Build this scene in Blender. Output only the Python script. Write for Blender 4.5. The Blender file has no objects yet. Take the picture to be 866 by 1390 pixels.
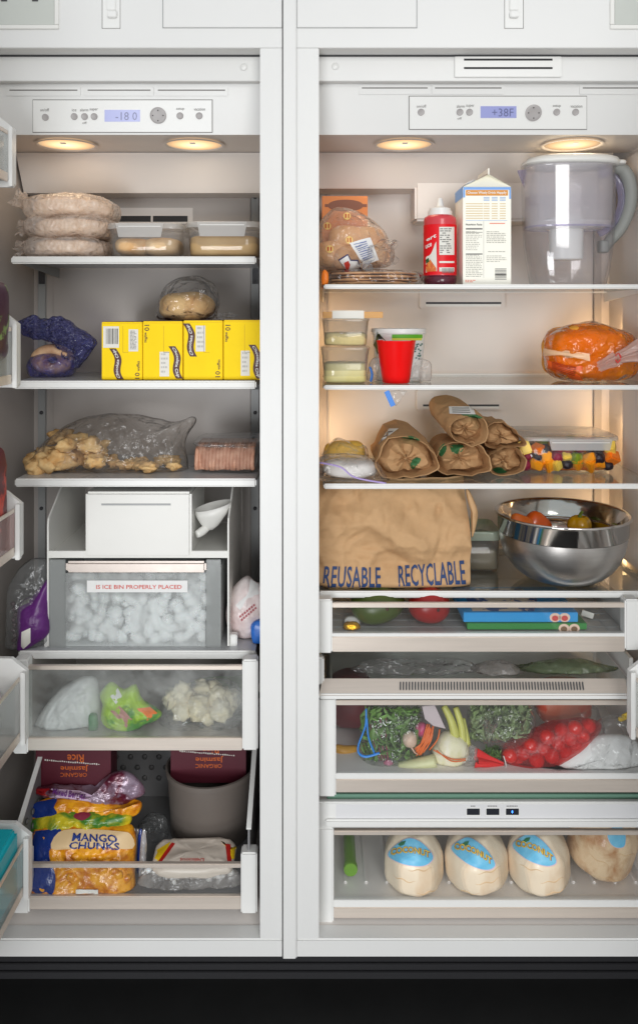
import bpy, bmesh, math, random
from mathutils import Vector, Matrix, noise
from mathutils.bvhtree import BVHTree

SC = bpy.context.scene
COL = SC.collection
PI = math.pi
# ------------------------------------------------------------------ camera, light, exposure
D = 1.6                     # camera to the face of the cabinet frame, metres
K0 = D / 1100.0             # metres per photograph pixel on that face (y = 0)
HX, HY = 433.0, 432.0       # vanishing point of the depth direction in the photograph
ZC = 0.10 + (1300 - HY) * K0
def k(y): return K0 * (D + y) / D
def X(px, y): return (px - HX) * k(y)
def Z(py, y): return ZC + (HY - py) * k(y)
def P(px, py, y): return Vector((X(px, y), y, Z(py, y)))

cam = bpy.data.cameras.new("camera"); camo = bpy.data.objects.new("camera", cam); COL.objects.link(camo)
camo.location = (0, -D, ZC); camo.rotation_euler = (PI / 2, 0, 0)
cam.sensor_fit = 'AUTO'; cam.sensor_width = 36; cam.lens = 36 * 1100 / 1390
cam.shift_y = -(695 - HY) / 1390; cam.clip_start = 0.02; cam.clip_end = 60
SC.camera = camo

world = bpy.data.worlds.new("World"); SC.world = world; world.use_nodes = True
bg = world.node_tree.nodes["Background"]; bg.inputs[0].default_value = (0.93, 0.96, 1.0, 1); bg.inputs[1].default_value = 0.47

def area_light(name, loc, target, sx, sy, power, col, spread=PI, shape='RECTANGLE'):
    l = bpy.data.lights.new(name, 'AREA'); l.shape = shape; l.size = sx; l.size_y = sy
    l.energy = power; l.color = col; l.spread = spread
    o = bpy.data.objects.new(name, l); COL.objects.link(o); o.location = loc
    o.rotation_euler = (Vector(target) - Vector(loc)).to_track_quat('-Z', 'Y').to_euler()
    return o
area_light("front_soft_light", (0.70, -2.9, 2.0), (0.1, 0.2, 1.35), 1.1, 1.4, 31, (1.0, 0.985, 0.96))
area_light("front_soft_light", (-0.70, -2.7, 0.55), (0.0, 0.2, 0.42), 1.0, 1.0, 33, (0.97, 0.985, 1.0))  # added low light to brighten the lower drawers; no such lamp is known

vs = SC.view_settings; vs.view_transform = 'Standard'; vs.look = 'None'; vs.gamma = 1; vs.use_curve_mapping = False; vs.exposure = 0.32
SC.render.engine = 'CYCLES'
cy = SC.cycles; cy.use_denoising = True; cy.max_bounces = 14; cy.transparent_max_bounces = 40
cy.diffuse_bounces = 6; cy.glossy_bounces = 5; cy.transmission_bounces = 8; cy.caustics_reflective = False; cy.caustics_refractive = False
cy.sample_clamp_indirect = 4.0

# ------------------------------------------------------------------ helpers
def C(r, g, b):
    f = lambda c: ((c / 255) / 12.92) if c / 255 <= 0.04045 else (((c / 255) + 0.055) / 1.055) ** 2.4
    return (f(r), f(g), f(b), 1)

GEO = {}
def wloc(o):
    v = Vector((0, 0, 0))
    while o is not None: v += o.location; o = o.parent
    return v
def thing(name, label, cat, loc, group=None):
    o = bpy.data.objects.new(name, None); COL.objects.link(o); o.location = loc; o.empty_display_size = 0.02
    o['label'] = label; o['category'] = cat
    if group: o['group'] = group
    return o
def part_empty(name, parent, label=None):
    o = bpy.data.objects.new(name, None); COL.objects.link(o); o.parent = parent; o.empty_display_size = 0.02
    if label: o['label'] = label
    return o
def mk(name, verts, faces, mat, parent=None, smooth=True, base=None, kind=None, flat_angle=None, mats=None, mi=None):
    """verts are in world space; the mesh is stored relative to its parent's position"""
    verts = [Vector(v) for v in verts]
    off = wloc(parent) if parent else (Vector(base) if base is not None else Vector((0, 0, 0)))
    me = bpy.data.meshes.new(name)
    me.from_pydata([v - off for v in verts], [], faces)
    me.materials.append(mat)
    if mats:
        for m in mats: me.materials.append(m)
    if mi:
        for p, i in zip(me.polygons, mi): p.material_index = i
    if smooth:
        for p in me.polygons: p.use_smooth = True
        if flat_angle:
            try: me.set_sharp_from_angle(angle=math.radians(flat_angle))
            except Exception: pass
    me.update()
    o = bpy.data.objects.new(name, me); COL.objects.link(o)
    if parent: o.parent = parent
    elif base is not None: o.location = off
    if kind: o['kind'] = kind
    GEO[o] = (verts, faces)
    return o
def tag(o, label, cat, group=None, kind=None):
    o['label'] = label; o['category'] = cat
    if group: o['group'] = group
    if kind: o['kind'] = kind
    return o
def bm_out(bm):
    bm.verts.ensure_lookup_table(); bm.verts.index_update()
    v = [x.co.copy() for x in bm.verts]; f = [[q.index for q in p.verts] for p in bm.faces]
    bm.free(); return v, f
def boxg(x0, x1, y0, y1, z0, z1, bev=0.0, seg=2):
    bm = bmesh.new(); bmesh.ops.create_cube(bm, size=1)
    for v in bm.verts:
        v.co = Vector(((x0 + x1) / 2 + v.co.x * (x1 - x0), (y0 + y1) / 2 + v.co.y * (y1 - y0), (z0 + z1) / 2 + v.co.z * (z1 - z0)))
    if bev > 0: bmesh.ops.bevel(bm, geom=bm.edges[:], offset=bev, segments=seg, affect='EDGES', clamp_overlap=True)
    bmesh.ops.recalc_face_normals(bm, faces=bm.faces)
    return bm_out(bm)
def box(name, x0, x1, y0, y1, z0, z1, mat, parent=None, bev=0.0015, seg=2, **kw):
    v, f = boxg(min(x0, x1), max(x0, x1), min(y0, y1), max(y0, y1), min(z0, z1), max(z0, z1), bev, seg)
    return mk(name, v, f, mat, parent, smooth=bev > 0, flat_angle=35, **kw)
def pbox(name, px0, px1, py0, py1, y, depth, mat, parent=None, bev=0.0015, **kw):
    """front face fills that pixel rectangle at depth y"""
    return box(name, X(px0, y), X(px1, y), y, y + depth, Z(py1, y), Z(py0, y), mat, parent, bev, **kw)
def join(parts):
    V, F = [], []
    for v, f in parts:
        n = len(V); V += [Vector(q) for q in v]; F += [[i + n for i in p] for p in f]
    return V, F
def xform(g, m): return [m @ Vector(v) for v in g[0]], g[1]
def lathe(prof, c, seg=48, ax=None, sx=1, sy=1, cap=True):
    """prof: list of (r, z) from bottom to top"""
    V, F = [], []
    n = len(prof)
    for r, z in prof:
        for j in range(seg):
            a = 2 * PI * j / seg
            V.append(Vector((r * math.cos(a) * sx, r * math.sin(a) * sy, z)))
    for i in range(n - 1):
        for j in range(seg):
            a = i * seg + j; b = i * seg + (j + 1) % seg
            F.append([a, b, b + seg, a + seg])
    if cap:
        F.append(list(range(seg))[::-1]); F.append([(n - 1) * seg + j for j in range(seg)])
    M = Matrix.Translation(Vector(c))
    if ax is not None: M = M @ Vector((0, 0, 1)).rotation_difference(Vector(ax).normalized()).to_matrix().to_4x4()
    return [M @ v for v in V], F
def catmull(pts, n, closed=True):
    out = []; m = len(pts); pts = [Vector(p) for p in pts]
    segs = m if closed else m - 1
    for i in range(segs):
        g = lambda q: pts[q % m] if closed else pts[max(0, min(m - 1, q))]
        p0, p1, p2, p3 = g(i - 1), g(i), g(i + 1), g(i + 2)
        for s in range(n):
            t = s / n
            out.append(0.5 * ((2 * p1) + (p2 - p0) * t + (2 * p0 - 5 * p1 + 4 * p2 - p3) * t * t + (3 * p1 - p0 - 3 * p2 + p3) * t ** 3))
    if not closed: out.append(pts[-1].copy())
    return out
def tube(path, r, seg=8, smooth_n=0, flat=1.0):
    if smooth_n: path = catmull(path, smooth_n, False)
    path = [Vector(p) for p in path]; n = len(path)
    R = r if callable(r) else (lambda t: r)
    V, F = [], []
    up = None
    for i, p in enumerate(path):
        t = (path[min(i + 1, n - 1)] - path[max(i - 1, 0)]).normalized()
        if up is None: up = t.orthogonal().normalized()
        up = (up - t * up.dot(t)).normalized(); s = t.cross(up)
        rr = R(i / max(1, n - 1))
        for j in range(seg):
            a = 2 * PI * j / seg
            V.append(p + up * math.cos(a) * rr + s * math.sin(a) * rr * flat)
    for i in range(n - 1):
        for j in range(seg):
            a = i * seg + j; b = i * seg + (j + 1) % seg
            F.append([a, b, b + seg, a + seg])
    F.append(list(range(seg))[::-1]); F.append([(n - 1) * seg + j for j in range(seg)])
    return V, F
def spow(v, e): return math.copysign(abs(v) ** e, v)
def crease(p):
    return abs(noise.noise(p)) * 0.55 + 0.35 * abs(noise.noise(p * 2.13 + Vector((7, 3, 1)))) + 0.22 * abs(noise.noise(p * 4.4 + Vector((1, 9, 4))))
def superell(c, r, e1=0.6, e2=0.6, nu=56, nv=28, amp=0, freq=12, rid=0, rfreq=14, seed=0, zmin=None, warp=None, rot=None):
    V, F = [], []
    sd = Vector((seed * 3.7, seed * 1.9, -seed * 2.3))
    M = rot if rot is not None else Matrix.Identity(3)
    def pt(ph, th):
        d = Vector((spow(math.cos(ph), e1) * spow(math.cos(th), e2), spow(math.cos(ph), e1) * spow(math.sin(th), e2), spow(math.sin(ph), e1)))
        p = Vector((d.x * r[0], d.y * r[1], d.z * r[2]))
        n = Vector((d.x / r[0], d.y / r[1], d.z / r[2])).normalized()
        h = 0
        if amp: h += amp * noise.noise(p * freq + sd)
        if rid: h += rid * (0.25 - crease(p * rfreq + sd)) * 1.6
        p = p + n * h
        p = M @ p
        if warp: p = warp(p)
        p = Vector(c) + p
        if zmin is not None and p.z < zmin: p.z = zmin + 0.0002 * noise.noise(p * 90)
        return p
    V.append(pt(-PI / 2, 0))
    for i in range(1, nv):
        for j in range(nu): V.append(pt(-PI / 2 + PI * i / nv, 2 * PI * j / nu))
    V.append(pt(PI / 2, 0)); top = len(V) - 1
    for j in range(nu): F.append([0, 1 + (j + 1) % nu, 1 + j])
    for i in range(nv - 2):
        for j in range(nu):
            a = 1 + i * nu + j; b = 1 + i * nu + (j + 1) % nu
            F.append([a, b, b + nu, a + nu])
    s = 1 + (nv - 2) * nu
    for j in range(nu): F.append([s + j, s + (j + 1) % nu, top])
    return V, F
def inflate(outline, y, T, amp=0.002, freq=25, rid=0.004, rfreq=22, seed=0, zmin=None, pw=2.2, sm=9, rings=26, back=1.0, lean=0.0, tube_r=0.0):
    """a soft bag whose silhouette follows an outline; outline in photo pixels at depth y; T = half thickness in metres"""
    pts = [Vector((a, b, 0)) for a, b in outline]
    pts = catmull(pts, sm) if sm > 1 else pts
    cx = sum(p.x for p in pts) / len(pts); cyy = sum(p.y for p in pts) / len(pts)
    n = len(pts); V, F = [], []; sd = Vector((seed * 2.7, -seed * 1.3, seed * 4.1))
    zc = Z(cyy, y)
    def v(px, py, t, side):
        h = T * max(0.0, 1 - t ** pw) ** 0.55 * (1 if side < 0 else back)
        q = P(px, py, y)
        q.y += lean * (q.z - zc)
        f = 0.35 + 0.65 * min(1, h / T * 1.3)
        d = amp * noise.noise(q * freq + sd) + rid * (0.25 - crease(q * rfreq + sd + Vector((0, side * 5, 0)))) * 1.6
        e = noise.noise_vector(q * freq * 1.7 + sd) * amp * 0.5
        q += e
        q.y += side * (h + d * f) if side < 0 else side * (h + d * f)
        if zmin is not None and q.z < zmin: q.z = zmin + 0.0004
        return q
    ring_t = [((i + 1) / rings) ** 0.8 for i in range(rings)]
    for side in (-1, 1):
        b0 = len(V); V.append(v(cx, cyy, 0, side))
        for t in ring_t[:-1] if side > 0 else ring_t:
            for p in pts: V.append(v(cx + (p.x - cx) * t, cyy + (p.y - cyy) * t, t, side))
        if side < 0:
            fb = b0
            for j in range(n): F.append([b0, b0 + 1 + (j + 1) % n, b0 + 1 + j])
            for i in range(rings - 1):
                for j in range(n):
                    a = b0 + 1 + i * n + j; b = b0 + 1 + i * n + (j + 1) % n
                    F.append([a, b, b + n, a + n])
            rim = b0 + 1 + (rings - 1) * n
        else:
            for j in range(n): F.append([b0, b0 + 1 + j, b0 + 1 + (j + 1) % n])
            for i in range(rings - 2):
                for j in range(n):
                    a = b0 + 1 + i * n + j; b = b0 + 1 + i * n + (j + 1) % n
                    F.append([a, a + n, b + n, b])
            l = b0 + 1 + (rings - 2) * n
            for j in range(n): F.append([l + j, rim + j, rim + (j + 1) % n, l + (j + 1) % n])
    return V, F
def ruffle(p0, p1, r0, r1, folds=7, seg=64, rings=10, seed=0, jag=0.12):
    p0, p1 = Vector(p0), Vector(p1); d = (p1 - p0); t = d.normalized(); a = t.orthogonal().normalized(); b = t.cross(a)
    V, F = [], []
    for i in range(rings):
        u = i / (rings - 1); r = r0 + (r1 - r0) * u ** 1.3
        for j in range(seg):
            th = 2 * PI * j / seg
            rr = r * (1 + 0.38 * math.sin(folds * th + seed + 1.2 * u) + 0.2 * noise.noise(Vector((math.cos(th) * 2, math.sin(th) * 2, u * 3 + seed))))
            L = u * (1 + jag * math.sin(3 * th + seed) * u)
            V.append(p0 + d * L + a * math.cos(th) * rr + b * math.sin(th) * rr * 0.6)
    for i in range(rings - 1):
        for j in range(seg):
            q = i * seg + j; w = i * seg + (j + 1) % seg
            F.append([q, w, w + seg, q + seg])
    return V, F
_ico = {}
def ico(sub):
    if sub not in _ico:
        bm = bmesh.new(); bmesh.ops.create_icosphere(bm, subdivisions=sub, radius=1); _ico[sub] = bm_out(bm)
    return _ico[sub]
def lump(c, r, amp=0.25, freq=1.3, seed=0, sub=2, rot=None):
    V, F = ico(sub); sd = Vector((seed * 5.1, seed * 2.2, seed * 1.7)); out = []
    r = r if hasattr(r, '__len__') else (r, r, r)
    for v in V:
        s = 1 + amp * noise.noise(v * freq + sd) + amp * 0.5 * noise.noise(v * freq * 2.3 + sd)
        q = Vector((v.x * r[0] * s, v.y * r[1] * s, v.z * r[2] * s))
        if rot is not None: q = rot @ q
        out.append(q + Vector(c))
    return out, F
def rrot(rnd): return Matrix.Rotation(rnd.uniform(0, 6.28), 3, 'Z') @ Matrix.Rotation(rnd.uniform(0, 6.28), 3, 'X') @ Matrix.Rotation(rnd.uniform(0, 6.28), 3, 'Y')
def rotz(a): return Matrix.Rotation(math.radians(a), 3, 'Z')

# --- lettering and flat print
_txt = {}
def text_geo(body, bold=0.0, res=2, spacing=1.0):
    key = (body, bold, spacing)
    if key in _txt: return _txt[key]
    cu = bpy.data.curves.new("lettering", 'FONT'); cu.body = body; cu.resolution_u = res; cu.offset = bold; cu.space_character = spacing
    o = bpy.data.objects.new("lettering", cu); COL.objects.link(o)
    dg = bpy.context.evaluated_depsgraph_get(); me = bpy.data.meshes.new_from_object(o.evaluated_get(dg))
    bm = bmesh.new(); bm.from_mesh(me); bmesh.ops.triangulate(bm, faces=bm.faces[:])
    for _ in range(2):
        es = [e for e in bm.edges if e.calc_length() > 0.22]
        if es: bmesh.ops.subdivide_edges(bm, edges=es, cuts=1); bmesh.ops.triangulate(bm, faces=bm.faces[:])
    v, f = bm_out(bm)
    bpy.data.objects.remove(o); bpy.data.curves.remove(cu); bpy.data.meshes.remove(me)
    x0 = min(p.x for p in v); x1 = max(p.x for p in v); y0 = min(p.y for p in v); y1 = max(p.y for p in v)
    v = [((p.x - x0) / (x1 - x0), (p.y - y0) / (y1 - y0)) for p in v]
    _txt[key] = (v, f); return v, f
def lettering(body, fn, mat, parent, bold=0.0, name="lettering", spacing=1.0):
    v, f = text_geo(body, bold, spacing=spacing)
    return mk(name, [fn(a, b) for a, b in v], f, mat, parent, smooth=False)
_bvh = {}
def bvh(o):
    if o not in _bvh: _bvh[o] = BVHTree.FromPolygons(GEO[o][0], GEO[o][1])
    return _bvh[o]
CAMP = Vector((0, -D, ZC))
def hit(o, px, py, off=0.0008):
    t = bvh(o) if not isinstance(o, BVHTree) else o
    d = (P(px, py, 0.0) - CAMP).normalized()
    loc, n, i, dist = t.ray_cast(CAMP, d)
    if loc is None:
        q = P(px, py, 0.12); loc, n, i, dist = t.find_nearest(q)
    if n.dot(d) > 0: n = -n
    return loc + n * off - d * off
def drape_text(body, target, fn, mat, parent, bold=0.0, off=0.0009, spacing=1.0, name="lettering"):
    return lettering(body, lambda u, v: hit(target, *fn(u, v), off), mat, parent, bold, name, spacing)
def rect_fn(px0, px1, py0, py1): return lambda u, v: (px0 + (px1 - px0) * u, py1 + (py0 - py1) * v)
def quad_fn(a, b, c, d):
    """a bottom-left, b bottom-right, c top-right, d top-left in pixels"""
    def f(u, v):
        x = (a[0] * (1 - u) + b[0] * u) * (1 - v) + (d[0] * (1 - u) + c[0] * u) * v
        y = (a[1] * (1 - u) + b[1] * u) * (1 - v) + (d[1] * (1 - u) + c[1] * u) * v
        return x, y
    return f
def drape_patch(name, target, fn, mat, parent, nu=10, nv=6, off=0.0006):
    V = [hit(target, *fn(i / nu, j / nv), off) for j in range(nv + 1) for i in range(nu + 1)]
    F = [[j * (nu + 1) + i, j * (nu + 1) + i + 1, (j + 1) * (nu + 1) + i + 1, (j + 1) * (nu + 1) + i] for j in range(nv) for i in range(nu)]
    return mk(name, V, F, mat, parent)
def drape_poly(name, target, pts, mat, parent, sm=5, rings=6, off=0.0006):
    pts = catmull([Vector((a, b, 0)) for a, b in pts], sm) if sm > 1 else [Vector((a, b, 0)) for a, b in pts]
    cx = sum(p.x for p in pts) / len(pts); cyy = sum(p.y for p in pts) / len(pts); n = len(pts)
    V = [hit(target, cx, cyy, off)]; F = []
    for r in range(1, rings + 1):
        for p in pts: V.append(hit(target, cx + (p.x - cx) * r / rings, cyy + (p.y - cyy) * r / rings, off))
    for j in range(n): F.append([0, 1 + (j + 1) % n, 1 + j])
    for r in range(rings - 1):
        for j in range(n):
            a = 1 + r * n + j; b = 1 + r * n + (j + 1) % n; F.append([a, b, b + n, a + n])
    return mk(name, V, F, mat, parent)
def greek(px0, px1, py0, py1, rows, rnd, fill=0.5, gaps=True):
    """little bars standing in for unreadable small print: list of pixel rectangles"""
    out = []
    h = (py1 - py0) / rows
    for r in range(rows):
        x = px0; yy = py0 + r * h
        end = px1 - (rnd.random() ** 2) * (px1 - px0) * 0.4
        while x < end:
            w = rnd.uniform(1.5, 5); out.append((x, min(end, x + w), yy, yy + h * fill)); x += w + rnd.uniform(0.5, 1.1)
    return out
def print_rects(rects, fn3, mat, parent, name="small_print"):
    V, F = [], []
    for a, b, c, d in rects:
        n = len(V); V += [fn3(a, d), fn3(b, d), fn3(b, c), fn3(a, c)]; F.append([n, n + 1, n + 2, n + 3])
    return mk(name, V, F, mat, parent, smooth=False)
def plane_fn(y): return lambda px, py: P(px, py, y)

# ------------------------------------------------------------------ materials
MATS = {}
def nodes_of(name):
    m = bpy.data.materials.new(name); m.use_nodes = True; nt = m.node_tree; nt.nodes.clear()
    out = nt.nodes.new('ShaderNodeOutputMaterial'); return m, nt, out
def tc(nt, scale=(1, 1, 1)):
    t = nt.nodes.new('ShaderNodeTexCoord'); mp = nt.nodes.new('ShaderNodeMapping'); mp.inputs['Scale'].default_value = scale
    nt.links.new(t.outputs['Object'], mp.inputs[0]); return mp.outputs[0]
def noise_n(nt, vec, scale, detail=3, rough=0.55, dist=0.0):
    n = nt.nodes.new('ShaderNodeTexNoise'); n.inputs['Scale'].default_value = scale; n.inputs['Detail'].default_value = detail
    n.inputs['Roughness'].default_value = rough; n.inputs['Distortion'].default_value = dist
    nt.links.new(vec, n.inputs['Vector']); return n.outputs[0]
def ramp(nt, fac, stops):
    r = nt.nodes.new('ShaderNodeValToRGB'); e = r.color_ramp.elements
    while len(e) < len(stops): e.new(0.5)
    for q, (p, c) in zip(e, stops): q.position = p; q.color = c
    nt.links.new(fac, r.inputs[0]); return r.outputs[0]
def bump_n(nt, h, strength, dist):
    b = nt.nodes.new('ShaderNodeBump'); b.inputs['Strength'].default_value = strength; b.inputs['Distance'].default_value = dist
    nt.links.new(h, b.inputs['Height']); return b.outputs[0]
def mat(name, col, rough=0.5, metal=0.0, var=0.0, vscale=20, col2=None, lo=0.35, hi=0.65, bump=0.0, bscale=120, bdist=0.002, spec=0.5, stretch=(1, 1, 1), coat=0.0, sss=0.0, emit=None, es=0.0, rvar=0.0, bdetail=3):
    m, nt, out = nodes_of(name); b = nt.nodes.new('ShaderNodeBsdfPrincipled'); nt.links.new(b.outputs[0], out.inputs[0])
    b.inputs['Base Color'].default_value = col; b.inputs['Roughness'].default_value = rough; b.inputs['Metallic'].default_value = metal
    b.inputs['Specular IOR Level'].default_value = spec; b.inputs['Coat Weight'].default_value = coat
    vec = tc(nt, stretch)
    if col2 is not None:
        f = noise_n(nt, vec, vscale, 4, 0.6, 0.3); nt.links.new(ramp(nt, f, [(lo, col), (hi, col2)]), b.inputs['Base Color'])
    elif var:
        f = noise_n(nt, vec, vscale, 4, 0.6); c2 = tuple(min(1, c * (1 - var)) for c in col[:3]) + (1,); c1 = tuple(min(1, c * (1 + var * 0.6)) for c in col[:3]) + (1,)
        nt.links.new(ramp(nt, f, [(0.3, c2), (0.7, c1)]), b.inputs['Base Color'])
    if rvar:
        f = noise_n(nt, vec, vscale * 1.7, 3); mr = nt.nodes.new('ShaderNodeMapRange'); mr.inputs['To Min'].default_value = max(0.02, rough - rvar); mr.inputs['To Max'].default_value = min(1, rough + rvar)
        nt.links.new(f, mr.inputs['Value']); nt.links.new(mr.outputs[0], b.inputs['Roughness'])
    if bump:
        nt.links.new(bump_n(nt, noise_n(nt, vec, bscale, bdetail, 0.6, 0.2), bump, bdist), b.inputs['Normal'])
    if sss:
        b.inputs['Subsurface Weight'].default_value = sss; b.inputs['Subsurface Radius'].default_value = (0.01, 0.006, 0.004); b.inputs['Subsurface Scale'].default_value = 0.6
    if emit: b.inputs['Emission Color'].default_value = emit; b.inputs['Emission Strength'].default_value = es
    MATS[name] = m; return m
def film(name, tint=(1, 1, 1), haze=0.12, hcol=(0.85, 0.85, 0.85), gloss=0.9, ior=1.45, rough=0.12, bump=0.6, bscale=45, bdist=0.006, hvar=0.0, hscale=12, base=0.035):
    """clear or tinted plastic and glass: see-through, a little milky, with a fresnel shine"""
    m, nt, out = nodes_of(name); N = nt.nodes.new; L = nt.links.new
    tr = N('ShaderNodeBsdfTransparent'); tr.inputs[0].default_value = (*tint, 1)
    df = N('ShaderNodeBsdfDiffuse'); df.inputs[0].default_value = (*hcol, 1)
    tl = N('ShaderNodeBsdfTranslucent'); tl.inputs[0].default_value = (*hcol, 1)
    dm = N('ShaderNodeMixShader'); dm.inputs[0].default_value = 0.4; L(df.outputs[0], dm.inputs[1]); L(tl.outputs[0], dm.inputs[2])
    gl = N('ShaderNodeBsdfGlossy'); gl.inputs[1].default_value = rough
    m1 = N('ShaderNodeMixShader'); m1.inputs[0].default_value = haze
    vec = tc(nt)
    if hvar:
        f = noise_n(nt, vec, hscale, 4, 0.6, 0.4); mr = N('ShaderNodeMapRange'); mr.inputs['From Min'].default_value = 0.35; mr.inputs['From Max'].default_value = 0.65
        mr.inputs['To Min'].default_value = max(0, haze - hvar); mr.inputs['To Max'].default_value = min(1, haze + hvar); L(f, mr.inputs['Value']); L(mr.outputs[0], m1.inputs[0])
    L(tr.outputs[0], m1.inputs[1]); L(dm.outputs[0], m1.inputs[2])
    lw = N('ShaderNodeLayerWeight'); lw.inputs[0].default_value = 0.5
    fr = N('ShaderNodeMath'); fr.operation = 'POWER'; fr.inputs[1].default_value = 4.0; L(lw.outputs['Facing'], fr.inputs[0])
    edge = N('ShaderNodeMath'); edge.operation = 'POWER'; edge.inputs[1].default_value = 2.5; L(lw.outputs['Facing'], edge.inputs[0])
    if bump >= 0.7:
        # crinkled cellophane: facets from a warped cell pattern over soft folds
        nz = N('ShaderNodeTexNoise'); nz.inputs['Scale'].default_value = bscale * 0.5; L(vec, nz.inputs['Vector'])
        vm = N('ShaderNodeVectorMath'); vm.operation = 'MULTIPLY_ADD'; vm.inputs[1].default_value = (0.035, 0.035, 0.035); L(nz.outputs['Color'], vm.inputs[0]); L(vec, vm.inputs[2])
        vo = N('ShaderNodeTexVoronoi'); vo.inputs['Scale'].default_value = bscale * 1.1; L(vm.outputs[0], vo.inputs['Vector'])
        ad = N('ShaderNodeMath'); ad.operation = 'MULTIPLY_ADD'; ad.inputs[1].default_value = 0.7; L(vo.outputs['Distance'], ad.inputs[0]); L(noise_n(nt, vec, bscale * 0.7, 2, 0.5, 1.0), ad.inputs[2])
        nb = bump_n(nt, ad.outputs[0], min(1.0, bump), bdist * 1.3)
        h0 = m1.inputs[0].links[0].from_socket if m1.inputs[0].links else None
        ha = N('ShaderNodeMath'); ha.operation = 'MULTIPLY_ADD'; ha.inputs[1].default_value = 0.30; ha.use_clamp = True; L(edge.outputs[0], ha.inputs[0])
        if h0: L(h0, ha.inputs[2])
        else: ha.inputs[2].default_value = haze
        L(ha.outputs[0], m1.inputs[0])
    elif bump:
        nb = bump_n(nt, noise_n(nt, vec, bscale, 3, 0.6, 1.2), bump, bdist)
    if bump:
        L(nb, gl.inputs['Normal']); L(nb, lw.inputs['Normal']); L(nb, df.inputs['Normal'])
    ma = N('ShaderNodeMath'); ma.operation = 'MULTIPLY_ADD'; ma.inputs[1].default_value = gloss; ma.inputs[2].default_value = base; L(fr.outputs[0], ma.inputs[0]); ma.use_clamp = True
    m2 = N('ShaderNodeMixShader'); L(ma.outputs[0], m2.inputs[0]); L(m1.outputs[0], m2.inputs[1]); L(gl.outputs[0], m2.inputs[2])
    L(m2.outputs[0], out.inputs[0]); MATS[name] = m; return m

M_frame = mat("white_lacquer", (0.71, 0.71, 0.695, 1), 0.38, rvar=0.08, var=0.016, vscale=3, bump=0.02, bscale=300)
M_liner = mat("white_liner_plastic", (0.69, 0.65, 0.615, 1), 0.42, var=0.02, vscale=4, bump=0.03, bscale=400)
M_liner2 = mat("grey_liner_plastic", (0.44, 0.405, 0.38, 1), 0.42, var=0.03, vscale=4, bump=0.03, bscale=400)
M_white = mat("white_plastic", (0.75, 0.75, 0.73, 1), 0.35, var=0.01, vscale=6)
M_offw = mat("offwhite_plastic", (0.74, 0.735, 0.70, 1), 0.4, var=0.02, vscale=8)
M_rail = mat("champagne_aluminium", (0.70, 0.62, 0.545, 1), 0.38, metal=0.5, var=0.05, vscale=30, stretch=(0.2, 6, 6), rvar=0.06)
M_black = mat("black_void", (0.012, 0.012, 0.014, 1), 0.6)
M_dark = mat("dark_matte", (0.05, 0.05, 0.055, 1), 0.6)
M_greyp = mat("grey_plastic", (0.33, 0.34, 0.34, 1), 0.45, var=0.04, vscale=15)
M_btn = mat("grey_button", (0.36, 0.34, 0.335, 1), 0.4)
M_lcd = mat("lcd_screen", C(120, 125, 165), 0.25, emit=C(150, 155, 205), es=0.35)
M_lcdtxt = mat("lcd_digits", C(95, 100, 140), 0.3)
M_ink = mat("grey_ink", C(120, 118, 115), 0.6)
M_inkd = mat("dark_ink", C(60, 58, 56), 0.6)
M_paperw = mat("white_paper", (0.78, 0.78, 0.77, 1), 0.7, var=0.03, vscale=60)
def kraft(name, col, scale, strength, dist, var):
    m, nt, out = nodes_of(name); N = nt.nodes.new; L = nt.links.new
    b = N('ShaderNodeBsdfPrincipled'); L(b.outputs[0], out.inputs[0]); b.inputs['Roughness'].default_value = 0.72; b.inputs['Specular IOR Level'].default_value = 0.25
    vec = tc(nt); c2 = tuple(c * (1 - var) for c in col[:3]) + (1,)
    f = noise_n(nt, vec, 18, 5, 0.65); L(ramp(nt, f, [(0.32, c2), (0.68, col)]), b.inputs['Base Color'])
    nz = N('ShaderNodeTexNoise'); nz.inputs['Scale'].default_value = scale * 0.6; L(vec, nz.inputs['Vector'])
    vm = N('ShaderNodeVectorMath'); vm.operation = 'MULTIPLY_ADD'; vm.inputs[1].default_value = (0.05, 0.05, 0.05); L(nz.outputs['Color'], vm.inputs[0]); L(vec, vm.inputs[2])
    vo = N('ShaderNodeTexVoronoi'); vo.inputs['Scale'].default_value = scale; L(vm.outputs[0], vo.inputs['Vector'])
    v2 = N('ShaderNodeTexVoronoi'); v2.inputs['Scale'].default_value = scale * 2.7; L(vm.outputs[0], v2.inputs['Vector'])
    a = N('ShaderNodeMath'); a.operation = 'MULTIPLY_ADD'; a.inputs[1].default_value = 0.3; L(v2.outputs['Distance'], a.inputs[0]); L(vo.outputs['Distance'], a.inputs[2])
    g = noise_n(nt, vec, 420, 2, 0.7); a2 = N('ShaderNodeMath'); a2.operation = 'MULTIPLY_ADD'; a2.inputs[1].default_value = 0.10; L(g, a2.inputs[0]); L(a.outputs[0], a2.inputs[2])
    L(bump_n(nt, a2.outputs[0], strength, dist), b.inputs['Normal']); MATS[name] = m; return m
M_glass = film("shelf_glass", (0.93, 0.96, 0.945), 0.03, gloss=1.0, ior=1.5, rough=0.02, bump=0)
M_glassedge = mat("green_glass_edge", C(112, 148, 130), 0.2)
M_pane = film("clear_drawer_pane", (0.975, 0.98, 0.98), 0.018, (0.8, 0.8, 0.8), gloss=0.8, rough=0.05, bump=0.05, bscale=8, bdist=0.002)
M_frost = film("frosted_drawer_pane", (0.96, 0.97, 0.97), 0.14, (0.78, 0.80, 0.78), gloss=0.6, rough=0.2, bump=0.1, bscale=30, hvar=0.12, hscale=11)
M_film = film("clear_bag_film", (0.985, 0.985, 0.985), 0.04, gloss=1.0, ior=1.42, rough=0.10, bump=1.0, bscale=34, bdist=0.012, base=0.05)
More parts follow.
